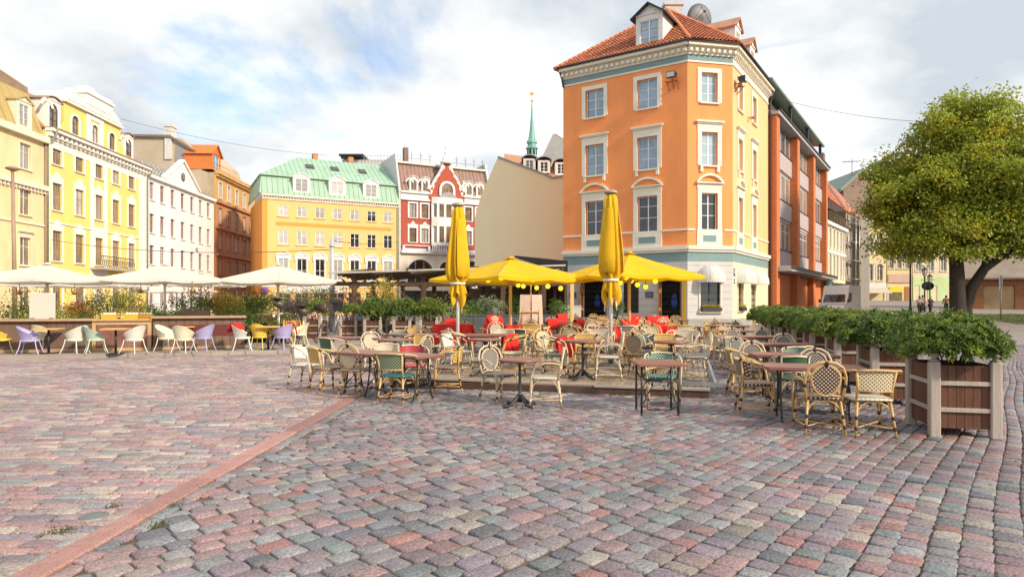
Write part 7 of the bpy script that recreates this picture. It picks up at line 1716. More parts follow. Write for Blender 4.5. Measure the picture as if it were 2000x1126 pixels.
# easel with boards
es=thing('easel','pale wooden easel holding two blank boards','easel',(PX(1037,24.2),24.2,.151))
ew=mat('pale_easel_wood',(.62,.36,.20),.6,.15,scale=3)
part('leg',B().beam((-.36,-.35,0),(-.26,0,1.65),.05),ew,es);part('leg',B().beam((.36,-.35,0),(.26,0,1.65),.05),ew,es);part('leg',B().beam((0,.7,0),(0,.05,1.95),.05),ew,es);part('mast',B().beam((0,-.12,.35),(0,-.03,2.30),.07,.04),ew,es);part('crossbar',B().beam((-.32,-.18,1.12),(.32,-.18,1.12),.05).beam((-.3,-.1,.45),(.3,-.1,.45),.05),ew,es)
part('board',B().prism([(-.44,-.16,.5),(-.03,-.22,.5),(-.03,-.10,1.75),(-.40,-.04,1.75)],(0,.03,0)),mat('primed_board',(.66,.50,.42),.7),es); part('board',B().prism([(.03,-.22,.5),(.45,-.16,.5),(.40,-.04,1.75),(.03,-.10,1.75)],(0,.03,0)),mat('primed_board',(.66,.50,.42),.7),es)
# ============================================================ COUNTER BAR ON THE TERRACE
cb_=mat('counter_board',(.165,.10,.07),.7,.25,scale=3,streak=(6,6,.5),objvar=.12); ct_=mat('counter_top',(.40,.26,.17),.5,.15,scale=3,streak=(1,6,1))
CA=Vector(GP(-120,690,.128)); CB=Vector(GP(298,683.5,.128)); 
def counter(label,p,q,h,name='bar_counter',extra=True):
    p=Vector(p);q=Vector(q);d=q-p;L=d.length;t=thing(name,label,'counter',(p.x,p.y,.128),math.atan2(d.y,d.x))
    n=max(1,int(L/.22)); 
    for i in range(n): part('board',B().bbox(i*L/n+.003,0,.03,(i+1)*L/n-.003,.03,h-.06,b=.003),cb_,t)
    part('frame',B().box(0,.035,0,L,.5,h-.07),mat('counter_core',(.10,.07,.05),.8),t); part('plinth',B().box(-.01,-.02,0,L+.01,.03,.10),ct_,t); part('countertop',B().bbox(-.05,-.14,h-.06,L+.05,.62,h,b=.01),ct_,t)
    return t,L
p0=GP(-140,692,.128); p1=GP(178,686,.128); p2=GP(298,683.5,.128); p3=GP(478,679,.128); 
c1,L1_=counter('left plank counter with faint dark letters behind the first cafe table',p0,p1,.99)
part('letter_panel',B().box(L1_*.30,-.012,.14,L1_-.02,-.004,.66),mat('dark_stain_panel',(.16,.10,.075),.7),c1)
text_mesh('lettering','ZE',.26,.002,mat('dark_letters',(.05,.03,.03),.7),c1,(L1_*.30+ (L1_*.70)*.60,-.016,.40),(R(90),0,0))
gc=thing('glass_display_counter','light wooden glazed display counter between the two plank counters','display counter',(*p1,.128),math.atan2(p2[1]-p1[1],p2[0]-p1[0])); Lg=math.dist(p1,p2)
lw=mat('light_wood',(.52,.33,.17),.5,.15,scale=4)
part('frame',B().box(.03,-.05,0,.13,.5,.92).box(Lg-.13,-.05,0,Lg-.03,.5,.92).box(.13,-.05,.80,Lg-.13,.5,.92).box(.13,-.05,0,Lg-.13,.5,.10),lw,gc); part('glass',B().box(.14,-.02,.11,Lg-.14,-.01,.79),mat('reddish_glass',(.14,.05,.04),.05,.5,scale=1.5,col2=(.3,.16,.12)),gc); part('shelf',B().box(.14,.0,.4,Lg-.14,.4,.44),lw,gc); part('countertop',B().bbox(-.0,-.12,.925,Lg,.6,.97),lw,gc)
for i,(a,lb) in enumerate(((.25,'leftmost yellow wooden crate on the display counter'),(.85,'second yellow wooden crate on the display counter'),(1.35,'third yellow wooden crate on the display counter'),(1.8,'rightmost yellow wooden crate on the display counter'))):
    if a+.4>Lg: a=Lg-.42
    F_=(*p1,.128,gc.rotation_euler[2]); t=thing('yellow_crate',lb,'crate',loc_of(F_,a,.05,.972),F_[3],'yellow crates on the display counter')
    part('box',B().box(0,0,0,.40,.02,.15).box(0,.23,0,.40,.25,.15).box(0,.02,0,.02,.23,.15).box(.38,.02,0,.40,.23,.15).box(.02,.02,0,.38,.23,.02),mat('yellow_crate_wood',(.66,.36,.03),.6,.1),t)
    b=B(); 
    for k in range(4): b.lathe([(.03,.1),(.045,.17),(.04,.2),(0,.2)],8,c=(.07+.085*k,.12,0))
    part('jars',b,whitep,t)
c2,L2_=counter('right plank counter with a dark red painted panel under the middle parasol',p2,p3,1.05)
part('painted_panel',B().box(L2_*.18,-.012,.42,L2_*.98,-.004,.78),mat('dark_red_paint',(.12,.02,.02),.6),c2)
# rounded end of the counter
ce=thing('curved_bar_end','rounded pale wooden end of the plank counter right of the yellow chair','counter',(*GP(520,676,.128),.128))
n=14; Rr=1.35; cen_=Vector(GP(488,660,.128)); ce.location=(cen_.x,cen_.y,.128)
for i in range(n):
    a0_=R(-105)+R(118)*i/n; a1_=R(-105)+R(118)*(i+1)/n
    part('board',B().prism([(Rr*math.cos(a0_+.004),Rr*math.sin(a0_+.004),0),(Rr*math.cos(a1_-.004),Rr*math.sin(a1_-.004),0),((Rr-.03)*math.cos(a1_-.004),(Rr-.03)*math.sin(a1_-.004),0),((Rr-.03)*math.cos(a0_+.004),(Rr-.03)*math.sin(a0_+.004),0)],(0,0,.94)),mat('pale_bar_board',(.55,.38,.22),.6,.15,objvar=.1),ce)
tp=[((Rr+.1)*math.cos(R(-110)+R(128)*i/16),(Rr+.1)*math.sin(R(-110)+R(128)*i/16),.95) for i in range(17)]; part('countertop',B().prism(tp+[(.2,.5,.95),(-1.0,.2,.95)],(0,0,.05)),lw,ce)
# blank board standing on the counter, dark box planter
t=thing('blank_sign_board','large blank off-white board standing on the left counter','sign',(PX(92,20.2),20.0,1.12),R(17)); part('panel',B().bbox(-.34,-.02,0,.34,.02,.79,b=.006),mat('blank_board',(.62,.54,.48),.8,.02),t); part('foot',B().box(-.3,-.1,0,-.2,.1,.02).box(.2,-.1,0,.3,.1,.02),iron,t)
t=thing('wooden_box_planter','dark wooden trough on the counter behind the lavender chair','planter',(PX(380,22.6),22.6,1.10),R(14)); part('box',B().bbox(-.48,-.15,0,.48,.15,.24),mat('dark_box_wood',(.06,.03,.02),.6,.2),t); ob('foliage',flowers('foliage',300,0,0,0,.9,.25,.14,(.12,.17,.04)),t,(0,0,.24))
t=thing('counter_cup','white cup on top of the curved counter end','cup',(PX(528,21.0),21.3,1.13)); part('body',B().lathe([(.03,0),(.05,.09),(.045,.09),(0,.02)],10),whitep,t)
# ============================================================ PLASTIC TUB CHAIRS
def tub_chair(label,cm_name,col):
    m=mat('lacquered_'+cm_name,col,.5,.05,scale=6,bump=.5,bscale=120); legm=mat('pale_metal_leg_'+cm_name,tuple(min(.8,c*1.1+.08) for c in col),.4,.03)
    t=thing('woven_tub_chair',label,'chair',(0,0,0),0,'pastel tub chairs on the left terrace')
    for k,(x,y) in enumerate(((-.20,-.20),(.20,-.20),(-.17,.19),(.17,.19))): ob('leg',shared(('tl',k,cm_name),lambda x=x,y=y:B().tube(bez((x*.9,y*.9,.42),(x,y,.2),(x*1.35,y*1.45,0),6),.013,6),'leg',legm),t)
    def shell():
        b=B(); V=[];F=[]; n=20
        for i in range(n+1):
            a=-R(118)+R(236)*i/n; back=math.cos(a/2*1.0)**2 if abs(a)<PI else 0
            top=.60+.22*max(0,math.cos(a*.78))**1.6 - (.03 if abs(a)>R(95) else 0)
            for (f,z) in((.74,.36),(.84,.44),(.97,.44+.5*(top-.44)),(1.12,top-.01),(1.14,top),(1.11,top+.003)):
                rx=.265*f; ry=.27*f; V.append((rx*math.sin(a),.0+ry*math.cos(a)+(.05*(top-.6) if f>1 else 0),z))
        k=6
        for i in range(n):
            for j in range(k-1): F.append((i*k+j,(i+1)*k+j,(i+1)*k+j+1,i*k+j+1))
        b.add(V,F,smooth=True); return b
    o=ob('backrest',shared(('ts',cm_name),shell,'backrest',m),t); 
    ob('seat',shared(('tse',cm_name),lambda:B().prism([(.23*math.sin(a)*(1 if math.cos(a)>-.3 else 1.0),.235*math.cos(a)-.01,.38) for a in [2*PI*k/20 for k in range(20)]],(0,0,.06)),'seat',m),t)
    return t
COLT={'lavender':(.42,.38,.62),'mint':(.50,.64,.50),'ivory':(.72,.68,.50),'white':(.70,.70,.62),'yellow':(.80,.56,.08)}
PT={}
def tubc(c,px,py,fx,fy,label):
    x,y=GP(px,py,.128); rz=math.atan2(fx,-fy)
    if c not in PT: PT[c]=o=tub_chair(label,c,COLT[c]); o.location=(x,y,.128); o.rotation_euler=(0,0,rz); return o
    return clone(PT[c],(x,y,.128),rz,label)
tubc('yellow',2,690,.6,.5,'yellow tub chair cut off by the left edge'); tubc('white',18,681,.5,-.5,'small white tub chair behind the lavender one at the left edge')
tubc('lavender',58,692,.95,.35,'lavender tub chair left of the first terrace table'); tubc('ivory',84,687,.1,1,'ivory tub chair with its round back to the square at the first terrace table')
tubc('white',148,690,-1,.2,'white tub chair right of the first terrace table'); tubc('mint',187,690,.75,.6,'mint green tub chair left of the second terrace table'); tubc('white',262,690,-.95,.3,'white tub chair right of the second terrace table')
tubc('ivory',325,686,.9,-.1,'ivory tub chair left of the cream one at the third terrace table'); tubc('ivory',358,689,.05,1,'ivory tub chair seen from behind in the middle of the terrace'); tubc('lavender',398,685,-.9,.15,'lavender tub chair right of the ivory pair'); 
tubc('white',473,685,.9,.35,'white tub chair with a red blanket on its back'); tubc('yellow',508,682,.1,1,'bright yellow tub chair seen from behind'); tubc('lavender',553,683,-.85,.4,'lavender tub chair with a red blanket near the film lamps'); tubc('ivory',585,676,-.6,-.4,'cream tub chair behind the rightmost lavender one')
x,y=GP(466,684,.128); blanket(x-.1,y+.05,.128+.83,.42,.35,PI/2-.2,'red blanket over the white terrace tub chair'); x,y=GP(562,682,.128); blanket(x+.13,y-.05,.128+.84,.45,.42,PI/2+.3,'red blanket over the lavender chair near the film lamps')
honey=mat('honey_wood_top',(.66,.36,.11),.45,.1,scale=3,streak=(1,5,1))
def bistro(px,py,w_,label):
    x,y=GP(px,py,.128); t=thing('bistro_table',label,'table',(x,y,.128),R(18),'small square wooden tables on the left terrace')
    part('tabletop',B().bbox(-w_/2,-w_/2,.70,w_/2,w_/2,.735,b=.006),honey,t); part('column',B().tube([(0,0,.02),(0,0,.70)],.033,10),iron,t); part('base',B().lathe([(.24,0),(.24,.012),(.04,.03),(0,.03)],20),iron,t)
bistro(95,690,.66,'first honey wood table from the left on the terrace'); bistro(226,690,.66,'second honey wood table, before the glass display counter'); bistro(361,682,.6,'table mostly hidden behind the middle ivory chair'); bistro(524,682,.7,'honey wood table between the yellow and lavender chairs')
# stacked slatted wooden chairs far back
def slat_chair(px,py,label,rz=0):
    x,y=GP(px,py,.12); t=thing('slatted_chair',label,'chair',(x,y,.1),rz,'golden slatted chairs at the end of the counter')
    for sx,sy in((-.19,-.19),(.19,-.19)): part('leg',B().tube([(sx,sy,0),(sx,sy,.45)],.017,5),honey,t)
    for sx in(-.19,.19): part('leg',B().tube([(sx,.21,0),(sx,.19,.45),(sx,.24,.9)],.017,5),honey,t)
    part('seat',B().bbox(-.21,-.21,.44,.21,.21,.47),honey,t)
    for i in range(5): part('slat',B().box(-.16+i*.08-.02,.215,.5,-.16+i*.08+.02,.23,.86),honey,t)
slat_chair(560,672,'golden slatted chair behind the lavender chair, left one'); slat_chair(582,671,'golden slatted chair behind the lavender chair, right one',.3); slat_chair(543,668,'golden slatted chair close to the curved counter end',-.2)
# chandeliers under white parasols
def chandelier(px,py,Y,label):
    z=PZ(py,Y); t=thing('chandelier',label,'lamp',(PX(px,Y),Y,z),0,'brass chandeliers under the white parasols'); br=mat('brass',(.42,.22,.06),.35,.2,metal=.7)
    part('stem',B().tube([(0,0,0),(0,0,.34)],.012,5).lathe([(0,-.08),(.05,-.02),(.09,0),(.04,.06),(.015,.14)],10),br,t)
    for k in range(5):
        a=2*PI*k/5; part('arm',B().tube([(0,0,.02)]+[(r_*math.cos(a),r_*math.sin(a),z_) for r_,z_ in((.12,-.06),(.22,-.03),(.27,.05))],.009,4).lathe([(.03,.05),(.035,.06),(.013,.065),(.013,.16),(0,.17)],6,c=(.27*math.cos(a),.27*math.sin(a),0)),br,t)
chandelier(146,572,22.5,'brass chandelier right of the blank white board'); chandelier(38,572,22.5,'brass chandelier left of the blank white board'); chandelier(275,569,22.5,'brass chandelier left of the middle parasol pole'); chandelier(376,568,22.5,'brass chandelier right of the middle parasol pole'); chandelier(496,570,23.5,'brass chandelier left of the right parasol pole')
# ============================================================ FILM LAMPS ON STANDS
def film_lamp(px,py,Ytop,head,label,z0=.1,rz=0):
    Y=(CH-z0)*FPX/(py-590.); x=PX(px,Y); zt=PZ(Ytop,Y)-z0; t=thing('film_lamp',label,'studio lamp',(x,Y,z0),rz,'film lamps on tripod stands')
    for k in range(3):
        a=2*PI*k/3+.4; part('leg',B().tube([(0,0,zt*.55),(.48*math.cos(a),.48*math.sin(a),0)],.016,5),alu if k==1 else iron,t)
    part('stand',B().tube([(0,0,.15),(0,0,zt-.1)],.022,7),alu,t)
    if head=='barrel':
        part('lamp_head',B().lathe([(.02,-.28),(.13,-.26),(.14,-.05),(.165,-.03),(.165,.16),(.15,.18),(.0,.17)],14).xf(Matrix.Translation((0,0,zt))@Matrix.Rotation(R(95),4,'Y')),mat('bronze_lamp',(.075,.055,.04),.4,.3),t)
        part('lens_ring',B().tube([(.185,.15*math.cos(a),zt+.15*math.sin(a)) for a in [2*PI*k/16 for k in range(16)]],.012,5,closed=True),mat('brass',(.42,.22,.06),.35,.2,metal=.7),t)
    elif head=='barn':
        part('lamp_head',B().box(-.16,-.12,zt-.12,.16,.12,zt+.12),iron,t); part('barn_door',B().prism([(-.2,-.13,zt+.13),(.2,-.13,zt+.13),(.26,-.38,zt+.28),(-.26,-.38,zt+.28)],(0,0,.01)),alu,t); part('barn_door',B().prism([(-.17,-.13,zt-.15),(-.17,-.13,zt+.12),(-.36,-.3,zt+.16),(-.36,-.3,zt-.17)],(.01,0,0)),iron,t)
    else:
        part('lamp_head',B().lathe([(.02,-.2),(.07,-.2),(.09,-.14),(.12,-.13),(.12,.0),(.135,.02),(.135,.12),(.12,.14),(0,.11)],12).xf(Matrix.Translation((0,0,zt))@Matrix.Rotation(R(60),4,'Z')@Matrix.Rotation(R(108),4,'Y')),mat('bronze_lamp',(.075,.055,.04),.4,.3),t); part('barn_door',B().prism([(-.12,-.1,zt+.13),(.12,-.1,zt+.13),(.15,-.27,zt+.2),(-.15,-.27,zt+.2)],(0,0,.01)),iron,t)
    part('yoke',B().tube([(-.19,0,zt),(-.19,0,zt-.18),(.19,0,zt-.18),(.19,0,zt)],.012,5),iron,t); return t
film_lamp(593,672,608,'round','bronze film lamp on a black tripod nearest the red blanket'); film_lamp(628,668,600,'barrel','barrel shaped film lamp with brass ring on a tripod'); film_lamp(660,666,597,'barn','film lamp with silver barn door beside the lamp post'); film_lamp(545,678,594,'round','black covered film lamp above the curved counter end')
# ============================================================ POSTS, LAMPS, CABLES, SIGN
t=thing('tram_mast','pale grey tubular mast between the parasol and the pergola','mast',(PX(648.5,34),34,0)); part('shaft',B().tube([(0,0,0),(0,0,PZ(466,34))],[.15,.11],12),mat('grey_mast',(.45,.46,.50),.5,.08),t); part('collar',B().lathe([(.15,PZ(482,34)),(.15,PZ(478,34))],10).beam((0,0,PZ(466,34)),(.5,0,PZ(466,34)),.07),mat('grey_mast',(.45,.46,.50),.5,.08),t)
t=thing('street_lamp_post','brown lamp post with flat lantern head at the left edge','street lamp',(PX(30,36),36,0)); part('shaft',B().tube([(0,0,0),(-.15,0,PZ(335,36))],[.13,.08],10),mat('brown_lamp_metal',(.34,.22,.15),.5,.15),t); part('head',B().lathe([(.05,-.15),(.33,-.02),(.36,.05),(.2,.12),(0,.15)],14,c=(-.15,0,PZ(330,36))),mat('brown_lamp_metal',(.34,.22,.15),.5,.15),t)
def heritage_lamp(px,ph,Y,label):
    H=PZ(ph,Y); t=thing('heritage_street_lamp',label,'street lamp',(PX(px,Y),Y,0),0,'black heritage street lamps'); gm_=mat('dark_green_iron',(.02,.03,.025),.5)
    part('post',B().lathe([(.22,0),(.22,.3),(.12,.4),(.12,1.1),(.15,1.15),(.08,1.25),(.06,H-1.2),(.10,H-1.15),(.04,H-1.0)],10),gm_,t)
    part('lantern_frame',B().lathe([(.10,H-1.0),(.16,H-.98),(.16,H-.95)],6,smooth=False).lathe([(.30,H-.35),(.34,H-.32),(.12,H-.12),(.05,H-.05),(.04,H),(0,H+.05)],6,smooth=False),gm_,t)
    b=B(); 
    for k in range(6): a=PI/3*k; b.tube([(.15*math.cos(a),.15*math.sin(a),H-.96),(.29*math.cos(a),.29*math.sin(a),H-.34)],.015,4)
    part('lantern_bars',b,gm_,t); part('glass',B().lathe([(.14,H-.95),(.28,H-.345)],6,smooth=False),mat('lantern_glass',(.55,.50,.40),.2),t)
heritage_lamp(1778,492,52,'tall black heritage lamp left of the tree trunk'); heritage_lamp(1806,520,66,'middle black heritage lamp behind the tall one'); heritage_lamp(1816,534,74,'smallest black heritage lamp behind the couple')
t=thing('hanging_shop_sign','oval black hanging sign between the heritage lamps','sign',(PX(1812,84),84,PZ(558,84))); part('plate',B().lathe([(0,-.03),(.8,-.03),(.8,.03),(0,.03)],20).xf(Matrix.Rotation(R(90),4,'X')@Matrix.Diagonal((1,.7,1,1))),iron,t); part('bracket',B().beam((-.9,0,.75),(.9,0,.75),.06),iron,t)
t=thing('green_round_sign','round dark green sign above the parked van','sign',(PX(1619,62),62,PZ(556,62))); part('plate',B().lathe([(0,-.05),(.5,-.05),(.5,.05),(0,.05)],24).xf(Matrix.Rotation(R(90),4,'X')),mat('dark_green_enamel',(.015,.05,.03),.5),t); part('post',B().tube([(0,.1,-.5),(0,.1,-3.2)],.05,6),iron,t)
t=thing('traffic_sign_post','thin grey post with two sign plates edge-on at the right','sign',(PX(1955,50),50,0)); part('post',B().tube([(0,0,0),(0,0,PZ(538,50))],.05,7),alu,t); part('sign_plate',B().box(-.16,-.02,PZ(556,50),.10,.0,PZ(540,50)),alu,t); part('sign_plate',B().box(-.16,-.02,PZ(566,50),.08,.0,PZ(557,50)),alu,t)
t=thing('parking_sign','round blue and red no-parking sign far behind the film lamps','sign',(PX(517,44),44,PZ(568,44))); part('ring',B().lathe([(0,-.02),(.3,-.02),(.3,.02),(0,.02)],18).xf(Matrix.Rotation(R(90),4,'X')),mat('sign_red',(.6,.02,.03),.4),t); part('disc',B().lathe([(0,-.03),(.22,-.03),(.22,.03),(0,.03)],18).xf(Matrix.Rotation(R(90),4,'X')),mat('enamel_blue2',(.05,.10,.40),.4),t); part('bar',B().beam((-.16,-.035,.16),(.16,-.035,-.16),.05,.01),mat('sign_red',(.6,.02,.03),.4),t); part('post',B().tube([(0,.05,-.3),(0,.05,-2.3)],.04,6),alu,t)
cabm=mat('cable_black',(.02,.02,.02),.6)
def cable(a,b_,sagz,label,r_=.018):
    a=Vector(a);b_=Vector(b_); P=[a.lerp(b_,i/20)-Vector((0,0,4*sagz*(i/20)*(1-i/20))) for i in range(21)]; tag(part('overhead_cable',B().tube(P,r_,4),cabm),label,'cable')
cable((PX(235,66),66,PZ(232,66)),(PX(640,83),83,PZ(303,83)),.6,'thin overhead cable from the yellow attic gable to the green roof')
cable((A[0]+FR[0]+.5518*10,A[1]+FR[1]+.834*10,PZ(190,48)),(PX(1850,60),60,PZ(238,60)),.5,'thin overhead cable from the brick building to the tree')
cable((PX(100,52),52,PZ(468,52)),(PX(650,34),34,PZ(487,34)),.5,'lower overhead wire reaching the pale grey mast'); cable((PX(650,34),34,PZ(470,34)),(PX(776,87),87,PZ(470,87)),.3,'overhead wire from the mast towards the red gabled house')
# street light hung on white facade
t=thing('facade_lamp','white double facade lamp on the white house','lamp',(PX(395,80),80,PZ(484,80))); part('bracket',B().tube([(-1,0,.4),(0,-.5,.3),(0,-.8,.1)],.05,6),whitep,t); part('head',B().lathe([(0,-.2),(.3,-.1),(.2,.15),(0,.2)],10,c=(0,-.8,0)).lathe([(0,-.2),(.3,-.1),(.2,.15),(0,.2)],10,c=(-.7,-.8,0)),whitep,t)
# ============================================================ VAN
van=thing('parked_van','white van parked down the side street behind the hedge','van',(PX(1622,50),50,.26),R(-42))
vw=mat('white_car_paint',(.76,.75,.72),.3,.04,coat=.5); tyre=mat('tyre',(.02,.02,.02),.8)
prof=[(-2.4,.35),(-2.4,.95),(-2.3,1.15),(-1.55,1.30),(-1.05,2.22),(-.85,2.58),(-.6,2.68),(2.3,2.70),(2.42,2.6),(2.42,.35)]
b=B(); 
# van nose faces the camera: length along y
b.prism([(-.92,y,z) for y,z in prof],(1.84,0,0)); part('body',b,vw,van,(0,2.4,0))
part('windscreen',B().prism([(-.80,-1.52+2.4,1.36),(.80,-1.52+2.4,1.36),(.72,-1.06+2.4,2.16),(-.72,-1.06+2.4,2.16)],(0,-.012,.008)),glass_d,van)
for sg in(-1,1):
    part('side_window',B().prism([(sg*.925,1.2,1.4),(sg*.925,2.2,1.4),(sg*.925,2.2,2.1),(sg*.925,1.5,2.1)],(sg*.006,0,0)),glass_d,van); part('headlight',B().box(sg*.6,-.02,.75,sg*.86,.02,.98),mat('lamp_lens',(.5,.5,.46),.2),van); part('mirror',B().bbox(sg*.96,.85,1.35,sg*1.12,.93,1.6),iron,van)
    for y in(.85,3.9): w_=part('wheel',B().lathe([(.33,-.1),(.35,-.06),(.35,.06),(.33,.1),(.2,.1),(0,.08)],16).xf(Matrix.Translation((sg*.84,y,.35))@Matrix.Rotation(R(90)*sg,4,'Y')),tyre,van); 
part('grille',B().box(-.5,-.02,.6,.5,.015,.9),iron,van); part('bumper',B().bbox(-.93,-.08,.3,.93,.05,.55),iron,van)
# ============================================================ PEOPLE
skin=mat('skin',(.50,.28,.19),.6,.06)
def skinned(name,chain,rad,m,parent,sub=1):
    """chain: verts, edges; continuous body by skin modifier"""
    vs,es=chain; me=bpy.data.meshes.new(name); me.from_pydata(vs,es,[]); me.update(); o=ob(name,me,parent)
    md=o.modifiers.new('skin','SKIN'); 
    for i,r_ in enumerate(rad): me.skin_vertices[0].data[i].radius=(r_,r_) if not isinstance(r_,tuple) else r_
    me.skin_vertices[0].data[0].use_root=True
    s=o.modifiers.new('subdivision','SUBSURF'); s.levels=sub; s.render_levels=sub; me.materials.append(m); return o
def person(o,rz,label,top,bottom,hair,z0=0,pose='walk',h=1.72,scale=1.,cat='person',arms='fold',extra=None):
    t=thing('person',label,cat,(*o,z0),rz); k=h/1.72
    tm=mat('cloth_'+'_'.join(str(int(c*99)) for c in top),top,.85,.12,scale=5); bm_=mat('trouser_'+'_'.join(str(int(c*99)) for c in bottom),bottom,.85,.1); hm=mat('hair_'+'_'.join(str(int(c*99)) for c in hair),hair,.7,.2)
    if pose=='sit':
        hip=(0,.05,.52); kn=[(-.11,-.38,.50),(.11,-.38,.50)]; ft=[(-.11,-.36,.08),(.11,-.36,.08)]; toe=[(-.11,-.52,.03),(.11,-.52,.03)]; ch=(0,.02,.92); nk=(0,.0,1.08); hd=(0,-.04,1.17)
    else:
        hip=(0,0,.93); kn=[(-.09,-.14,.50),(.10,.06,.50)]; ft=[(-.09,-.22,.08),(.11,.26,.10)]; toe=[(-.09,-.38,.04),(.11,.12,.02)]; ch=(0,-.01,1.30); nk=(0,-.02,1.47); hd=(0,-.04,1.60)
    sh=[(-.19,ch[1],ch[2]+.10),(.19,ch[1],ch[2]+.10)]
    if arms=='fold': el=[(-.26,-.06,ch[2]-.17),(.26,-.06,ch[2]-.17)]; hn=[(-.08,-.28,ch[2]-.12),(.10,-.30,ch[2]-.06)]
    else: el=[(-.27,.04,ch[2]-.18),(.27,-.04,ch[2]-.18)]; hn=[(-.29,-.06,ch[2]-.42),(.28,.10,ch[2]-.42)]
    V=[hip,((hip[0]+ch[0])/2,(hip[1]+ch[1])/2,(hip[2]+ch[2])/2),ch,nk,hd,(hd[0],hd[1]-.01,hd[2]+.10)]+[(-.09,hip[1],hip[2]-.03),kn[0],ft[0],toe[0],(.09,hip[1],hip[2]-.03),kn[1],ft[1],toe[1]]+[sh[0],el[0],hn[0],sh[1],el[1],hn[1]]
    E=[(0,1),(1,2),(2,3),(3,4),(4,5),(0,6),(6,7),(7,8),(8,9),(0,10),(10,11),(11,12),(12,13),(2,14),(14,15),(15,16),(2,17),(17,18),(18,19)]
    Rd=[.125,.12,.14,.055,.095,.075,.09,.062,.042,.035,.09,.062,.042,.035,.06,.045,.03,.06,.045,.03]
    skinned('body',(V,E),Rd,skin,t,2)
    Vt=[V[0],V[1],V[2],(nk[0],nk[1],nk[2]-.05),sh[0],el[0],(hn[0][0]*.9+el[0][0]*.1,hn[0][1]*.9+el[0][1]*.1,hn[0][2]*.9+el[0][2]*.1),sh[1],el[1],(hn[1][0]*.9+el[1][0]*.1,hn[1][1]*.9+el[1][1]*.1,hn[1][2]*.9+el[1][2]*.1)]
    skinned('jacket',(Vt,[(0,1),(1,2),(2,3),(2,4),(4,5),(5,6),(2,7),(7,8),(8,9)]),[.150,.145,.165,.07,.075,.06,.045,.075,.06,.045],tm,t,2)
    skinned('trousers',([V[0],V[6],V[7],(V[8][0],V[8][1],V[8][2]+.04),V[10],V[11],(V[12][0],V[12][1],V[12][2]+.04)],[(0,1),(1,2),(2,3),(0,4),(4,5),(5,6)]),[.14,.11,.08,.06,.11,.08,.06],bm_,t,2)
    part('hair',B().lathe([(0,.135),(.035,.132),(.07,.115),(.096,.075),(.106,.02),(.102,-.04),(.085,-.10),(.05,-.13),(0,-.10)],12,c=(hd[0],hd[1]+.028,hd[2]+.02)),hm,t)
    part('nose',B().prism([(-.012,hd[1]-.085,hd[2]+.0),(.012,hd[1]-.085,hd[2]),(0,hd[1]-.118,hd[2]-.005),(0,hd[1]-.09,hd[2]+.04)],(0,.01,0)),skin,t)
    for sg in(-1,1): part('shoe',B().bbox((V[9] if sg<0 else V[13])[0]-.045,(V[9] if sg<0 else V[13])[1]-.05,0,(V[9] if sg<0 else V[13])[0]+.045,(V[8] if sg<0 else V[12])[1]+.07,.08,b=.02),iron,t)
    t.scale=(k*scale,)*3; return t
person((PX(1796,58),58),R(-15),'person in pale jacket and black trousers with long dark hair near the tall heritage lamp',(.45,.38,.36),(.02,.02,.025),(.03,.015,.01),z0=0.441)
person((PX(1817,59),59),R(20),'person in a black jacket with short fair hair beside the one in the pale jacket',(.03,.025,.025),(.02,.02,.02),(.45,.33,.2),z0=0.462)
person((PX(1848,63),63),R(150),'person in a brown jacket walking away just left of the tree trunk',(.22,.13,.07),(.03,.025,.02),(.05,.03,.02),arms='down',z0=0.546)
person((PX(1802,66),66),R(10),'person in brown half hidden between the two walkers',(.2,.1,.07),(.04,.03,.03),(.08,.04,.02),arms='down',z0=0.609)
person((PX(965,19.2),19.2),R(195),'seated guest with grey hair wrapped in a red blanket at the centre of the deck',(.66,.018,.012),(.03,.03,.05),(.12,.12,.13),z0=.151,pose='sit',scale=1.0)
b=B(); prof_=[(.10,1.12),(.20,1.06),(.30,.92),(.36,.72),(.38,.5),(.36,.42)]
V=[];F=[];n=22
for r_,z in prof_:
    for j in range(n): a=R(-20)+R(220)*j/(n-1); q=1+.05*math.sin(j*1.9+z*6); r_*=.84; V.append((r_*q*math.cos(a)*1.0,r_*q*math.sin(a)*(.62+.42*min(1,(1.12-z)/.25))+.03,z))
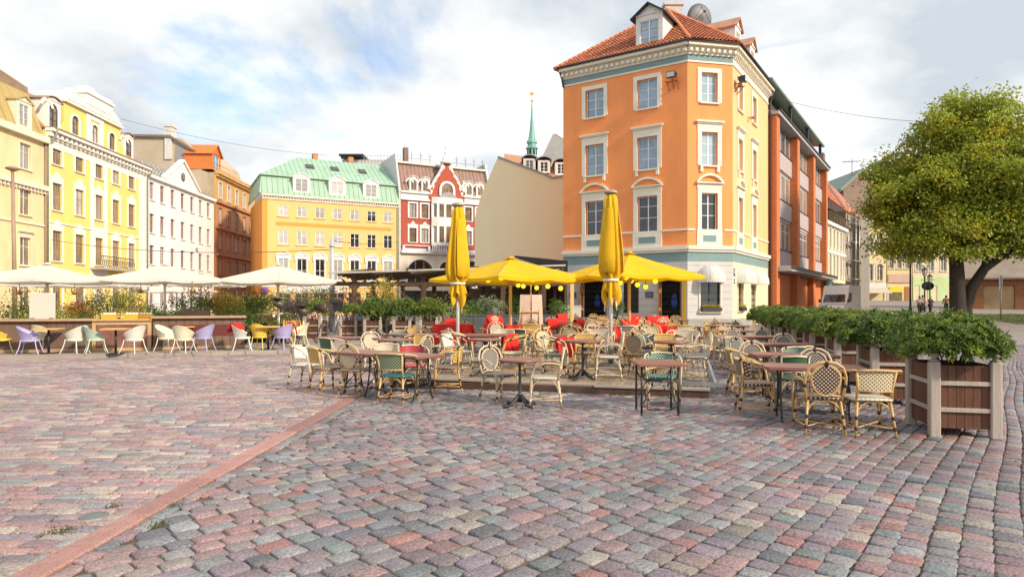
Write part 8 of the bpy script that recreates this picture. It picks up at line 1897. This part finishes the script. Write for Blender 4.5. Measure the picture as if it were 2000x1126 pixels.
for i in range(len(prof_)-1):
    for j in range(n-1): F.append((i*n+j,i*n+j+1,(i+1)*n+j+1,(i+1)*n+j))
b.add(V,F,smooth=True); bk=tag(part('red_shawl',b,redm,None,(PX(965,19.2),19.2,.151),R(195)),'red blanket worn as a shawl by the seated guest at the centre','blanket'); bk.modifiers.new('t','SOLIDIFY').thickness=.015
chair('oval','pale',PX(965,19.2)-.02,19.25,-.25,.95,'chair under the seated guest in the red blanket')
person((PX(608,30),30),R(170),'seated guest in a pink shirt with black hair far behind the film lamps',(.62,.35,.38),(.03,.03,.05),(.01,.01,.01),z0=.1,pose='sit')
chair('trap','brown_dots',PX(608,30),30.02,.1,.95,'chair under the guest in the pink shirt',z=.1)
person((PX(700,31),31),R(100),'guest in a blue shirt seated between the planters under the pergola',(.08,.17,.30),(.03,.03,.05),(.03,.02,.01),z0=0,pose='sit')
chair('trap','brown_dots',PX(700,31),31.02,.95,-.1,'chair under the guest in the blue shirt',z=0)
# door curtain / coats in dark doorways
for x0,lb in((2.15,'blue garment hanging inside the far cafe doorway'),(7.3,'blue garment hanging inside the near cafe doorway')):
    t=thing('hanging_garment',lb,'garment',loc_of((A[0],A[1],0,0),*loc_of(FL,x0+.3,.1,1.3)),FL[3]); part('cloth',B().prism([(-.16,0,0),(.16,0,0),(.19,0,.5),(.08,0,.78),(-.08,0,.78),(-.19,0,.5)],(0,.10,0)),mat('royal_blue_cloth',(.02,.05,.22),.8,.2),t); part('hanger',B().tube([(-.1,.05,.76),(0,.05,.86),(.1,.05,.76)],.01,4),alu,t)
# yellow banner at the right door jamb
t=thing('yellow_banner','tall narrow yellow banner beside the near cafe door','banner',loc_of((A[0],A[1],0,0),*loc_of(FL,8.15,-.10,.05)),FL[3]); part('cloth',B().prism([(0,0,0),(.22,0,0),(.20,0,1.4),(.24,0,2.9),(.05,0,2.9),(.04,0,1.4)],(0,.02,0)),yelf,t); part('rod',B().tube([(.02,.01,2.92),(.27,.01,2.92)],.012,5),iron,t)
